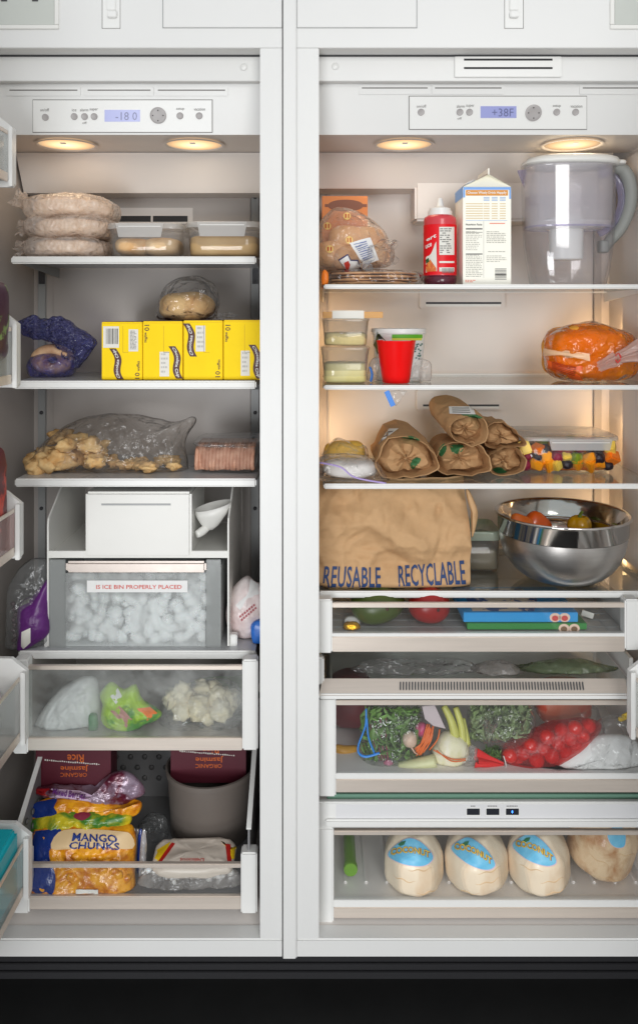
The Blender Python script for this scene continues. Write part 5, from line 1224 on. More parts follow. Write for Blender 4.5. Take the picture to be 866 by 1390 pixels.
ld = mk("lid", *loft([row(709, 836, 226.5, 0.068), row(709, 838, 222, 0.069), row(714, 836, 217, 0.064), row(724, 828, 214.5, 0.054), row(750, 800, 213, 0.03)], cap0=True, cap1=True, e=0.8), M_offw, th)
mk("lid_tab", *superell(P(834, 222, yp), (0.020, 0.028, 0.0055), 0.5, 0.6, 28, 12), M_offw, ld)
V = [P(712, 232, yp) + Vector((0, -0.018, 0)), P(712, 232, yp) + Vector((0, 0.018, 0)), P(702, 231, yp), P(711, 256, yp), P(702, 233.5, yp)]
mk("spout", V, [[0, 2, 1], [0, 3, 4, 2], [1, 2, 4, 3]], M_violet, th, smooth=False)
hp = [P(829, 229, yp), P(846, 232, yp), P(854, 252, yp), P(853, 280, yp), P(842, 308, yp), P(826, 328, yp), P(820, 338, yp)]
V, F = tube(hp, lambda u: 0.0085 + 0.0045 * math.sin(PI * min(1, u * 0.9 + 0.15)), 16, 7, 1.25)
mk("handle", V, F, M_rip, th)
hp2 = [P(818, 238, yp), P(830, 238, yp), P(840, 252, yp), P(842.5, 275, yp), P(834, 300, yp), P(820, 314, yp), P(812, 318, yp)]
mk("handle_liner", *tube(hp2, 0.0028, 8, 6, 3.0), M_violet, th)
mk("handle_hinge", *superell(P(819, 234, yp), (0.012, 0.02, 0.012), 0.5, 0.5, 20, 10), M_violet, th)
mk("handle_foot", *superell(P(818, 335, yp), (0.010, 0.016, 0.014), 0.35, 0.5, 24, 14), M_rip, th)

# ---- shelf two
M_deli = film("clear_deli_plastic", (0.95, 0.95, 0.94), 0.12, (0.86, 0.84, 0.78), gloss=0.9, rough=0.06, bump=0.1, bscale=15)
M_crm = mat("cream_yellow_sauce", C(232, 224, 168), 0.5, col2=C(224, 212, 140), vscale=14); M_crm2 = mat("grated_cheese", C(226, 206, 140), 0.7, var=0.12, vscale=90, bump=0.5, bscale=160)
th, cx, cyv, hx, hy, zt_ = tub("deli_tub", "clear square tub of pale yellow sauce, lower of two on the glass shelf", "tub", 435, 503, 471, 524, 0.12, 0.11, RB, 0.84, None, M_deli, M_deli, None, 4)
mk("sauce", *superell((cx, cyv, RB + 0.022), (hx * 0.86, hy * 0.86, 0.0215), 0.2, 0.32, 40, 14), M_crm, th)
zlow = zt_
th, cx, cyv, hx, hy, zt_ = tub("deli_tub", "clear square tub of grated cheese with a taped lid, upper of two", "tub", 437, 502, 432, 470.5, 0.125, 0.10, zlow + 0.0005, 0.9, None, M_deli, M_deli, None, 4)
mk("grated_cheese", *superell((cx, cyv, zlow + 0.0165), (hx * 0.9, hy * 0.9, 0.0135), 0.25, 0.32, 40, 14, 0.002, 40), M_crm2, th)
M_kraftlid = mat("kraft_card", C(210, 160, 100), 0.7, var=0.06)
ctag = thing("card_slip", "brown card slip with a white sticker on top of the stacked tubs", "card", (cx, cyv, zt_))
box("card", X(438, 0.125), X(520, 0.125), 0.13, 0.21, zt_ + 0.0006, zt_ + 0.014, M_kraftlid, ctag, 0.001)
pbox("sticker", 451, 494, 421.5, 433, 0.1292, 0.0006, M_lblw, ctag, 0)
# yoghurt tub
yy_ = 0.22; cxy = X(541, yy_); rt_ = 37 * k(yy_); zt_ = Z(446, yy_); hh = zt_ - RB
th = thing("yoghurt_tub", "white yoghurt tub with green and yellow band behind the red cup", "tub", (cxy, yy_, RB))
mk("tub_body", *lathe([(rt_ * 0.82, 0), (rt_ * 0.83, 0.003), (rt_ * 0.96, hh - 0.012), (rt_, hh - 0.011), (rt_, hh - 0.003), (rt_ * 0.98, hh)], (cxy, yy_, RB + 0.0004), 56), M_white, th, flat_angle=40)
band = GEO[th.children[0]]; tbx = th.children[0]
drape_patch("green_band", tbx, rect_fn(532, 573, 454, 459), mat("green_band", C(96, 180, 40), 0.5), th, 14, 1)
drape_patch("yellow_band", tbx, rect_fn(532, 572, 459, 462), mat("lime_yellow_band", C(214, 214, 80), 0.5), th, 14, 1)
M_speck = mat("teal_speck_print", C(80, 120, 110), 0.6)
rq = random.Random(9)
for i in range(16):
    px, py = rq.uniform(562, 572), rq.uniform(464, 488); drape_patch("fruit_print", tbx, rect_fn(px, px + 2.2, py, py + 2), M_speck, th, 1, 1)
drape_poly("fruit_print", tbx, [(506, 468), (512, 450), (515, 470), (512, 482)], mat("olive_print", C(96, 104, 60), 0.6, var=0.3, vscale=60), th, 1)
drape_patch("fruit_print", tbx, rect_fn(511, 519, 457, 460), M_inkd, th, 3, 1)
# red cup
yr = 0.135; cxr = X(538, yr); r1 = 27 * k(yr); r0 = 18.5 * k(yr); zt_ = Z(462.5, yr + 0.0); hh = zt_ - RB
M_red = mat("red_cup_plastic", C(244, 8, 8), 0.36, var=0.04, vscale=9, spec=0.45, rvar=0.1)
tag(mk("drinking_cup", *lathe([(0.001, 0.003), (r0 * 0.95, 0.0), (r0, 0.002), (r1 - 0.0006, hh - 0.001), (r1, hh), (r1 - 0.0015, hh), (r0 - 0.002, 0.004), (0.001, 0.004)], (cxr, yr + 0.01, RB + 0.0004), 64, cap=False), M_red, base=(cxr, yr + 0.01, RB), flat_angle=50), "plain bright red tapered plastic cup on the glass shelf", "cup")
# zip bag beside the cup, its corner hanging over the shelf edge
th = thing("zip_bag", "crumpled clear zip bag with a blue zip around the red cup", "plastic bag", (X(540, 0.2), 0.2, RB))
mk("bag_film", *inflate([(500, 522), (503, 490), (520, 484), (556, 486), (582, 490), (586, 506), (578, 523), (540, 523)], 0.185, 0.012, 0.003, 25, 0.007, 32, seed=51, zmin=RB + 0.0005), M_film2, th)
mk("zip_strip", *tube([P(502, 498, 0.165), P(505, 508, 0.16), P(503, 518, 0.155)], 0.0035, 8, 4, 0.5), mat("blue_zip", C(60, 130, 215), 0.35), th)
M_zip = MATS["blue_zip"]
tail = thing("blue_bag_corner", "blue edged clear bag corner hanging below the glass shelf", "bag corner", P(532, 532, 0.072))
V, F = boxg(-0.0055, 0.0055, -0.001, 0.001, -0.017, 0.017, 0.0008)
mk("blue_edge", *xform((V, F), Matrix.Translation(P(529, 541, 0.076)) @ Matrix.Rotation(-0.42, 4, 'Y')), M_zip, tail, smooth=False)
mk("film_corner", *inflate([(528, 531), (552, 531), (545, 540), (538, 551), (532, 546)], 0.0765, 0.0015, 0.001, 40, 0.002, 50, seed=3, sm=2, rings=8), M_film, tail)
# orange bread bag
M_oran = film("orange_bread_film", (1.0, 0.62, 0.14), 0.36, (0.98, 0.38, 0.02), gloss=1.0, rough=0.08, bump=0.9, bscale=32, bdist=0.008, hvar=0.15, base=0.06)
M_obread = mat("crust_under_orange", C(250, 170, 60), 0.7, var=0.15, vscale=20)
th = thing("bread_loaf_bag", "loaf of bread in shiny orange film tied at one end", "bread bag", (X(800, 0.2), 0.2, RB))
mk("loaf", *superell((X(792, 0.2), 0.205, RB + 0.059), (0.083, 0.062, 0.056), 0.6, 0.55, 64, 36, 0.016, 22, 0.006, 20, seed=3, zmin=RB + 0.002), M_obread, th)
ob = mk("bag_film", *inflate([(739, 500), (738, 470), (744, 452), (762, 444), (800, 436), (830, 444), (852, 452), (862, 474), (862, 500), (850, 514), (820, 518), (780, 518), (752, 512)], 0.20, 0.076, 0.005, 18, 0.016, 22, seed=61, zmin=RB + 0.0005, pw=3.5), M_oran, th)
drape_poly("pale_band", ob, [(738, 473), (770, 476), (800, 480), (800, 490), (770, 485), (738, 483)], mat("pale_band_print", C(236, 190, 150), 0.4), th, 1, 6, 0.0015)
drape_poly("red_label", ob, [(743, 489), (790, 496), (790, 516), (776, 514), (744, 500)], mat("orange_red_label", C(226, 92, 30), 0.4), th, 1, 6, 0.0015)
qf = quad_fn((746, 500), (786, 513), (788, 497), (745, 490))
for i in range(6): drape_patch("small_print", ob, lambda u, v, i=i: qf(0.1 + 0.75 * u, 0.92 - i * 0.15 - 0.06 * v), mat("brown_small_print", C(150, 50, 20), 0.6) if i == 0 else MATS["brown_small_print"], th, 8, 1, 0.0024)
mk("bag_neck", *ruffle(P(812, 498, 0.115), P(838, 486, 0.09), 0.010, 0.014, 6, seed=3), film("pale_pink_film", (0.97, 0.86, 0.80), 0.45, (0.9, 0.72, 0.66), gloss=0.9, rough=0.15, bump=0.8, bscale=50), th)
mk("bag_tail", *ruffle(P(838, 486, 0.09), P(884, 472, 0.08), 0.010, 0.028, 7, seed=5), MATS["pale_pink_film"], th)
mk("twist_tie", *tube([P(835, 483, 0.082), P(839, 480, 0.086), P(842, 486, 0.08), P(838, 492, 0.082), P(835, 488, 0.082)], 0.0014, 6, 4), mat("red_tie", C(200, 50, 50), 0.4), th)

# ---- shelf three
th = thing("freezer_zip_bag", "lilac edged zip bag of white food lying flat on the glass shelf", "zip bag", (X(480, 0.15), 0.15, RCs))
mk("food", *superell((X(475, 0.15), 0.155, RCs + 0.020), (0.058, 0.05, 0.018), 0.6, 0.7, 40, 20, 0.005, 25, seed=3, zmin=RCs + 0.001), mat("white_rice", C(230, 226, 222), 0.6, var=0.08, vscale=60, bump=0.4, bscale=120), th)
mk("bag_film", *inflate([(428, 648), (430, 625), (448, 616), (490, 618), (512, 626), (520, 640), (530, 656), (500, 658), (440, 658)], 0.135, 0.05, 0.003, 22, 0.006, 26, seed=71, zmin=RCs + 0.0005), M_film, th)
mk("zip_edge", *tube([P(434, 628, 0.088), P(462, 634, 0.084), P(482, 648, 0.082), P(524, 656, 0.085)], 0.0022, 8, 6, 0.5), mat("lilac_zip", C(170, 150, 205), 0.4), th)
th = thing("cheese_bag", "clear bag of yellow shredded cheese behind the white zip bag", "cheese bag", (X(466, 0.24), 0.24, RCs))
mk("cheese", *superell((X(468, 0.24), 0.24, RCs + 0.036), (0.045, 0.03, 0.03), 0.6, 0.7, 40, 20, 0.006, 25, seed=8, zmin=RCs + 0.001), mat("shredded_cheese", C(236, 190, 80), 0.6, var=0.2, vscale=80, bump=0.6, bscale=130), th)
mk("bag_film", *inflate([(436, 640), (440, 612), (456, 594), (476, 600), (496, 606), (500, 624), (494, 640)], 0.235, 0.04, 0.003, 25, 0.006, 28, seed=73, zmin=RCs + 0.0005), M_film, th)
# paper wrapped rolls
M_inpaper = M_kraft2
def wrap_roll(label, outline, yf, depth, back, seed, leaf, stick=None, zmin=None, dirx=0.0, dirz=0.0, cap_in=0.55):
    """paper roll pointing away from the viewer: a crumpled tube with folded-in paper at its near end"""
    pts = catmull([Vector((a, b, 0)) for a, b in outline], 3); n = len(pts)
    pts = [p + Vector((noise.noise(p * 0.09 + Vector((seed, 0, 0))) * 3, noise.noise(p * 0.09 + Vector((0, seed, 5))) * 3, 0)) for p in pts]
    cx = sum(p.x for p in pts) / n; cyy = sum(p.y for p in pts) / n
    th = thing("paper_wrap", label, "paper wrap", (X(cx, yf), yf + depth / 2, zmin if zmin else Z(max(b for a, b in outline), yf)), "kraft paper wrapped sandwiches on the glass shelf")
    rows = []
    sd = Vector((seed * 3.3, seed, seed * 2))
    def ring(t, y, sc, jit):
        out = []
        for i, p in enumerate(pts):
            q = P(cx + (p.x - cx) * sc, cyy + (p.y - cyy) * sc, yf); q.y = y
            q.x += dirx * (y - yf); q.z += dirz * (y - yf)
            q += noise.noise_vector(Vector((p.x * 0.035, p.y * 0.035, t * 1.6)) + sd) * jit
            if t >= 2:
                th_ = math.atan2(p.y - cyy, p.x - cx); q.y += 0.016 * sc * (abs(math.sin(2.5 * th_ + seed * 1.7 + (t - 2) * 0.5)) - 0.5) + 0.005 * math.sin(7 * th_ + seed)
            if zmin is not None and q.z < zmin + 0.0006: q.z = zmin + 0.0006
            out.append(q)
        return out
    for t, sc, jit in ((1.0, 0.35, 0.006), (0.97, 0.7, 0.006), (0.85, back, 0.008), (0.6, back * 0.4 + 0.6, 0.008), (0.45, 1.0, 0.008), (0.3, 1.02, 0.008), (0.15, 1.03, 0.007), (0.06, 1.03, 0.005), (0.0, 1.0, 0.003)):
        rows.append(ring(t, yf + depth * t, sc, jit))
    rows.append(ring(-0.1, yf + 0.0015, 0.96, 0.002))
    inner = [(0.026, 0.92, 0.002), (0.038, 0.87, 0.003), (0.030, 0.80, 0.004), (0.018, 0.62, 0.006), (0.014, 0.40, 0.006), (0.018, 0.2, 0.005), (0.026, 0.06, 0.003)]
    for j, (dy, sc, jit) in enumerate(inner): rows.append(ring(2 + j * 0.7, yf + dy, sc, jit))
    V = sum(rows, []); F = []
    for i in range(len(rows) - 1):
        for j in range(n): F.append([i * n + j, (i + 1) * n + j, (i + 1) * n + (j + 1) % n, i * n + (j + 1) % n])
    F.append(list(range(n))); F.append([(len(rows) - 1) * n + j for j in range(n)][::-1])
    F = [f for f in F]
    o = mk("paper", V, F, M_kraft2, th, smooth=True, flat_angle=20)
    for lf in leaf: drape_poly("leaf_print", o, lf, M_leafprint, th, 3, 5, 0.0007)
    if stick:
        st = drape_patch("paper_sticker", o, quad_fn(*stick), M_paperw, th, 8, 4, 0.0009)
        qq = quad_fn(*stick); rq = random.Random(seed)
        for i in range(3): drape_patch("small_print", o, lambda u, v, i=i: qq(0.12 + 0.7 * u, 0.8 - 0.27 * i - 0.1 * v), M_ink, th, 6, 1, 0.0015)
    return o
wrap_roll("large kraft paper wrap with an open folded end beside the zip bag", [(510, 628), (527, 596), (556, 592), (580, 604), (594, 622), (595, 636), (580, 644), (548, 649), (522, 648), (512, 640)], 0.125, 0.20, 0.95, 1,
    [[(557, 628), (564, 621), (571, 623), (566, 632), (558, 637)], [(545, 594), (558, 592), (570, 598), (560, 597)]], ((513, 604), (518, 599), (541, 582), (528, 582)), RCs, 0.0, 0.06)
wrap_roll("lower middle kraft wrap with green leaf prints under the top wrap", [(590, 622), (600, 606), (622, 600), (650, 604), (664, 622), (664, 640), (640, 645), (606, 644), (594, 638)], 0.15, 0.19, 0.95, 2,
    [[(595, 612), (603, 602), (606, 610), (599, 620)], [(611, 605), (628, 604), (626, 613), (616, 616)]], None, RCs)
wrap_roll("lower kraft wrap lying against the fruit container", [(664, 636), (664, 620), (676, 611), (700, 608), (713, 622), (712, 638), (690, 645), (672, 644)], 0.16, 0.18, 0.95, 3, [[(668, 637), (678, 634), (688, 641), (676, 643)]], None, RCs)
wrap_roll("upper kraft wrap resting on the lower one beside the fruit container", [(659, 606), (657, 588), (664, 576), (684, 574), (706, 590), (714, 602), (700, 607), (676, 609)], 0.17, 0.17, 0.95, 4, [], None, Z(609.5, 0.17))
wrap_roll("topmost kraft wrap with a white sticker balanced on the pile", [(612, 578), (616, 572), (636, 564), (656, 570), (662, 590), (655, 602), (640, 606), (624, 600), (613, 590)], 0.135, 0.19, 0.95, 5,
    [[(626, 563), (640, 561), (655, 568), (640, 567)]], ((610, 562), (645, 563), (641, 552), (609, 552)), None, -0.16, 0.20)
# ---- fruit salad container
yf = 0.19
M_gl = film("clear_glass_box", (0.95, 0.96, 0.95), 0.03, (0.8, 0.8, 0.8), gloss=1.0, rough=0.02, bump=0, base=0.04)
th, cx, cyv, hx, hy, zt_ = tub("fruit_container", "glass container of cut fruit salad with a clear clip lid", "food container", 702, 846, 594, 643.5, yf, 0.195, RCs, 0.86, None, M_lid, M_gl, (744, 830, 596, 611), 5)
fm = [mat("mango_fruit", C(250, 160, 30), 0.35, var=0.15, vscale=60), mat("pineapple_fruit", C(246, 210, 90), 0.4, var=0.12, vscale=80), mat("kiwi_fruit", C(150, 170, 50), 0.4, col2=C(100, 130, 30), vscale=80), mat("blackberry_fruit", C(34, 22, 34), 0.35, bump=0.8, bscale=260, bdist=0.003), mat("raspberry_fruit", C(140, 26, 60), 0.4, bump=0.8, bscale=260, bdist=0.003), mat("papaya_fruit", C(244, 128, 30), 0.35, var=0.15, vscale=60)]
fc = []
for i in range(6):
    if i in (3, 4): v, f = lump((0, 0, 0), 0.0095, 0.2, 2.2, i, 2)
    else:
        v, f = boxg(-0.011, 0.011, -0.0085, 0.0085, -0.008, 0.008, 0.002, 2); v = [q * (1 + 0.2 * noise.noise(q * 60 + Vector((i, 0, 0)))) for q in v]
    me = bpy.data.meshes.new("fruit_piece"); me.from_pydata(v, [], f); me.materials.append(fm[i])
    for p in me.polygons: p.use_smooth = i in (3, 4)
    fc.append(me)
rq = random.Random(12)
for ly in range(3):
    for ix in range(9):
        for iz in range(3):
            if ly and iz < 1: continue
            o = bpy.data.objects.new("fruit_piece", fc[rq.choice((0, 0, 1, 1, 2, 3, 3, 4, 5))]); COL.objects.link(o); o.parent = th
            x = cx - hx * 0.80 + ix * hx * 1.6 / 8 + rq.uniform(-0.004, 0.004); z = RCs + 0.016 + iz * 0.0185 + rq.uniform(-0.003, 0.003)
            y_ = cyv - hy * 0.80 + ly * 0.026 + rq.uniform(-0.003, 0.004)
            o.location = Vector((x, y_, z)) - th.location; o.rotation_euler = (rq.uniform(0, 6), rq.uniform(0, 6), rq.uniform(0, 6)); s = rq.uniform(1.15, 1.55); o.scale = (s, s, s)
mk("fruit_filling", *superell((cx, cyv + 0.02, RCs + 0.03), (hx * 0.78, hy * 0.66, 0.024), 0.3, 0.4, 40, 16, 0.003, 60), mat("mixed_fruit", C(226, 150, 40), 0.4, col2=C(110, 40, 50), vscale=50), th)
mk("juice", *superell((cx, cyv, RCs + 0.007), (hx * 0.83, hy * 0.83, 0.0035), 0.3, 0.35, 40, 8), mat("amber_juice", C(196, 100, 20), 0.15), th)

# ---- shelf four: paper bag
th = thing("paper_bag", "large crumpled kraft paper bag lettered reusable recyclable on the lowest shelf", "paper bag", (X(540, 0.16), 0.18, RD))
yb0 = 0.088
x0, x1 = X(428, yb0), X(641, yb0); zt_ = Z(655, yb0); zb_ = RD + 0.0006
V, F = [], []
NU, NV = 120, 84
_rb = random.Random(17)
FOLDS = [(_rb.uniform(0.05, 0.95), _rb.uniform(0.25, 0.95), _rb.uniform(0, PI), _rb.uniform(0.10, 0.35), _rb.uniform(0.04, 0.10), _rb.choice((-1, 1, 1)) * _rb.uniform(0.003, 0.008)) for _ in range(26)]
def bagpt(u, v, side):
    # front sheet: u across, v up; gentle slump to the back at the top, crumples
    sx = 1 - 0.02 * v + 0.012 * math.sin(v * 5)
    x = x0 + (x1 - x0) * (0.5 + (u - 0.5) * sx); z = zb_ + (zt_ - zb_) * v
    y = yb0 + 0.055 * max(0, v - 0.35) ** 1.3 + 0.02 * (2 * u - 1) ** 6
    p = Vector((x, 0, z))
    n1 = noise.noise(p * 9 + Vector((3, 0, 1))); n2 = crease(p * 10 + Vector((5, 2, 8))); n3 = crease(p * 24 + Vector((1, 7, 2)))
    w = min(1, v * 4 + 0.15)
    n4 = crease(Vector((x * 5 + z * 3, 4.0, z * 4 - x * 2)))
    y += w * (0.022 * n1 + 0.055 * (n4 - 0.2) + 0.010 * (n2 - 0.2) + 0.0025 * (n3 - 0.2))
    for fu, fv, fa, fl_, fw, fh in FOLDS:
        du, dv = (u - fu) * 1.45, v - fv; al = du * math.cos(fa) + dv * math.sin(fa); pe = abs(-du * math.sin(fa) + dv * math.cos(fa))
        if abs(al) < fl_ and pe < fw: y += w * fh * (1 - pe / fw) * (1 - abs(al) / fl_)
    # diagonal dent from the upper left
    d = (u - 0.30) * 0.75 + (v - 0.55) * 0.6; y += 0.016 * math.exp(-(d / 0.10) ** 2) * w
    # rounded bottom edge
    if v < 0.06: y += 0.012 * (1 - v / 0.06) ** 2
    # rim at the top right fold
    return Vector((x, max(yb0 - 0.004, y), z))
for j in range(NV + 1):
    for i in range(NU + 1): V.append(bagpt(i / NU, j / NV, 0))
W1 = NU + 1
for j in range(NV):
    for i in range(NU): a = j * W1 + i; F.append([a, a + 1, a + 1 + W1, a + W1])
# sides and back
bd = 0.15; NS = 10
def side(edge, uu, s):
    idx = []
    for j in range(NV + 1):
        row_ = [j * W1 + edge]
        for q in range(1, NS + 1):
            t = q / NS; b = V[j * W1 + edge]; fold = 0.016 * math.sin(PI * t) * (0.3 + 0.7 * j / NV)
            p = Vector((b.x - s * fold + 0.004 * noise.noise(b * 20 + Vector((t * 3, 0, 0))), b.y + bd * t, b.z)); V.append(p); row_.append(len(V) - 1)
        idx.append(row_)
    for j in range(NV):
        for q in range(NS):
            f_ = [idx[j][q], idx[j][q + 1], idx[j + 1][q + 1], idx[j + 1][q]]; F.append(f_ if s > 0 else f_[::-1])
    return [r[-1] for r in idx]
L_ = side(0, 0, -1); Rr = side(NU, 1, 1)
for j in range(NV): F.append([Rr[j], L_[j], L_[j + 1], Rr[j + 1]])
pbg = mk("bag_paper", V, F, M_kraft, th, smooth=True, flat_angle=40)
# folded side gusset on the right
mk("side_gusset", *inflate([(632, 662), (640, 672), (648, 694), (646, 714), (640, 730), (640, 700), (634, 680)], 0.105, 0.010, 0.002, 25, 0.004, 25, seed=5, sm=3, rings=10), M_kraft, th)
drape_text("REUSABLE", pbg, quad_fn((438, 797), (517, 797), (516, 770), (441, 768)), M_navy, th, 0.012, 0.0012, 1.04)
drape_text("RECYCLABLE", pbg, quad_fn((541, 796), (632, 793), (629, 760), (540, 768)), M_navy, th, 0.012, 0.0012, 1.04)
# green lidded box behind
th, cx, cyv, hx, hy, zt_ = tub("lidded_box", "dull green food box with a green lid behind the paper bag and steel bowl", "food container", 628, 681, 722, 779, 0.205, 0.12, RD, 0.93, None, film("green_lid_plastic", (0.75, 0.82, 0.72), 0.55, (0.62, 0.72, 0.58), gloss=0.6, rough=0.15, bump=0), M_clearp, None, 12)
mk("food", *superell((cx, cyv, RD + 0.026), (hx * 0.9, hy * 0.9, 0.0245), 0.25, 0.3, 36, 14), mat("olive_food", C(104, 92, 62), 0.6, var=0.15, vscale=40), th)
# steel bowl
yw = 0.165; bxc = X(762.5, yw); kb = k(yw); rim = 90 * kb; zb_ = RD + 0.0006; H_ = Z(694, yw) - zb_
th = thing("steel_bowl", "large stainless steel mixing bowl holding cut peppers", "mixing bowl", (bxc, yw, zb_))
out = [(0.001, 0.0), (0.040, 0.0005)]
for i in range(1, 19):
    a = i / 18; ang = a * PI / 2 * 0.97
    out.append((0.040 + (rim * 0.935 - 0.040) * math.sin(ang) ** 0.92, H_ * 0.70 * (1 - math.cos(ang)) / (1 - math.cos(PI / 2 * 0.97))))
mk("bowl_body", *lathe(out, (bxc, yw, zb_), 96, cap=False), M_steel, th)
ri = rim * 0.945
mk("bowl_band", *lathe([(ri - 0.003, H_ * 0.70), (ri + 0.0005, H_ * 0.712), (ri + 0.002, H_ * 0.95), (rim * 0.99, H_ * 0.962), (rim, H_ * 0.975), (rim * 0.998, H_ * 0.99), (rim * 0.985, H_), (rim * 0.965, H_ * 0.994), (ri - 0.002, H_ * 0.97), (ri - 0.003, H_ * 0.74), (ri - 0.008, H_ * 0.70)], (bxc, yw, zb_), 96, cap=False), M_mirror, th)
inn = [(max(0.001, r - 0.003), z + 0.003) for r, z in out if z < H_ * 0.69] + [(ri - 0.006, H_ * 0.705)]
mk("bowl_inside", *lathe(inn, (bxc, yw, zb_), 96, cap=False), M_mirror, th)
def pepper(label, px, py, yy, r, colr, seed, stem=False):
    th = thing("bell_pepper", label, "pepper", P(px, py, yy) - Vector((0, 0, r)), "peppers in the steel bowl")
    m = mat("pepper_skin_%d" % seed, colr, 0.22, var=0.15, vscale=14, coat=0.3)
    c = P(px, py, yy)
    if stem:
        V, F = ico(4); o = []
        for v in V:
            a = math.atan2(v.y, v.x); rad = math.hypot(v.x, v.y)
            s = 1 + 0.16 * abs(math.cos(2 * a + seed)) - 0.12
            zz = v.z * 0.95 - 0.45 * math.exp(-(rad / 0.35) ** 2) * (1 if v.z > 0 else 0)
            o.append(c + Vector((v.x * r * s, v.y * r * s, zz * r)))
        mk("pepper_flesh", o, F, m, th)
        mk("stem", *tube([c + Vector((0, 0, r * 0.45)), c + Vector((0.002, 0, r * 0.9)), c + Vector((0.006, -0.004, r * 1.2))], lambda u: 0.005 - 0.002 * u, 8, 4), mat("pepper_stem", C(110, 130, 40), 0.5), th)
    else:
        rot = Matrix.Rotation(0.35 * seed, 3, 'Y') @ Matrix.Rotation(-0.5, 3, 'X')
        mk("pepper_flesh", *superell(c, (r * 1.25, r * 0.55, r * 0.95), 0.7, 0.75, 36, 20, 0.006, 25, 0.003, 25, seed=seed, rot=rot, warp=lambda p: Vector((p.x, p.y + p.x * p.x * 9, p.z))), m, th)
zin = zb_
pepper("orange pepper chunk at the edge inside the steel bowl", 708, 712, 0.225, 0.022, C(226, 110, 40), 1)
pepper("red orange pepper half in the middle of the steel bowl", 731, 714, 0.245, 0.026, C(230, 96, 30), 2)
pepper("yellow pepper with its stem inside the steel bowl", 786, 713, 0.25, 0.027, C(226, 166, 20), 3, True)

# ---- shallow drawer
M_mg = mat("green_mango_skin", C(70, 84, 30), 0.35, col2=C(120, 60, 40), vscale=9, lo=0.55, hi=0.8); M_mr = mat("red_mango_skin", C(150, 30, 26), 0.35, col2=C(130, 90, 40), vscale=9, lo=0.55, hi=0.75)
for lab, px, r3, m, yy in (("green mango at the wall side of the shallow drawer", 512, (0.056, 0.05, 0.040), M_mg, 0.112), ("red mango in the middle of the shallow drawer", 582, (0.045, 0.045, 0.038), M_mr, 0.108)):
    c = Vector((X(px, yy), yy, RZ1 + r3[2] + 0.0015)); th = thing("mango", lab, "mango", c - Vector((0, 0, r3[2])), "mangoes in the shallow drawer")
    mk("mango_flesh", *superell(c, r3, 1.0, 0.95, 40, 24, 0.006, 12, seed=px), m, th)
    mk("stem_end", *lump(c + Vector((r3[0] * 0.3, -r3[1] * 0.93, 0.004)), (0.004, 0.002, 0.004), 0.2, 1, 1, 1), M_choc, th)
tag(mk("gold_candy", *superell(P(477, 852, 0.078), (0.018, 0.012, 0.012), 0.8, 0.9, 36, 20, 0.002, 60, 0.004, 90, seed=2, zmin=RZ1 + 0.003), mat("gold_foil", C(214, 160, 30), 0.25, metal=0.7, bump=0.6, bscale=120, bdist=0.003), base=(X(477, 0.1), 0.10, RZ1)), "gold foil wrapped sweet in the shallow drawer", "sweet")
tag(mk("wrapped_piece", *superell(P(478, 847, 0.10), (0.017, 0.012, 0.016), 0.7, 0.8, 30, 16, zmin=RZ1 + 0.003), M_offw, base=(X(478, 0.15), 0.15, RZ1)), "small white wrapped piece behind the gold sweet", "wrapper")
M_bbox = mat("blue_flat_carton", C(40, 150, 215), 0.45, var=0.03); M_gbox = mat("green_flat_carton", C(48, 130, 56), 0.45, var=0.03)
def flat_carton(name, lab, px0, px1, py0, py1, yy, m, zb_, group, logos, top=None):
    x0, x1 = X(px0, yy), X(px1, yy); zt_ = Z(py0, yy)
    th = thing(name, lab, "carton", ((x0 + x1) / 2, yy + 0.07, zb_), group)
    box("carton", x0, x1, yy, yy + 0.16, zb_, zt_, m, th, 0.0008)
    for px in logos:
        f = plane_fn(yy - 0.0006); f2 = plane_fn(yy - 0.001); cy_ = (py0 + py1) / 2
        mk("round_logo", [f(px + 7.4 * math.cos(a * PI / 12), cy_ + 6.2 * math.sin(a * PI / 12)) for a in range(24)], [list(range(24))], M_logoc, th, smooth=False)
        mk("round_logo", [f2(px + 4.4 * math.cos(a * PI / 10), cy_ + 1 + 3.8 * math.sin(a * PI / 10)) for a in range(20)], [list(range(20))], top, th, smooth=False)
    return th, x0, x1, zt_
M_logoc = mat("cream_logo", C(230, 200, 180), 0.5); M_lred = mat("red_logo", C(205, 70, 66), 0.5); M_lbr = mat("brown_logo", C(120, 90, 60), 0.5)
zg1 = Z(845.5, 0.15)
flat_carton("teething_carton", "flat green carton under the blue carton in the shallow drawer", 634, 796, 846, 860, 0.068, M_gbox, RZ1 + 0.003, "flat cartons in the shallow drawer", (765, 779), M_lbr)
ztg = Z(846, 0.068)
th, x0, x1, zt_ = flat_carton("teething_carton", "flat blue carton with red round marks in the shallow drawer", 629, 784, 831.5, 845, 0.073, M_bbox, ztg + 0.0006, "flat cartons in the shallow drawer", (753, 766), M_lred)
V = [Vector((x0 + 0.02 + 0.17 * u, 0.08 + 0.14 * v, zt_ + 0.0006)) for u, v in ((0, 0), (0.75, 0), (0.9, 0.5), (0.8, 1), (0.2, 1), (0, 0.6))]
mk("picture_panel", V, [list(range(6))], mat("lid_picture", C(220, 205, 190), 0.5, col2=C(60, 90, 150), vscale=30, lo=0.5, hi=0.55), th, smooth=False)
tag(mk("price_tag", *xform(boxg(-0.013, 0.013, -0.0005, 0.0005, -0.006, 0.006), Matrix.Translation(P(797, 834, 0.12)) @ Matrix.Rotation(0.3, 4, 'Y')), M_lblw, base=P(797, 840, 0.12), smooth=False), "small white printed tag in the shallow drawer beside the blue carton", "tag")

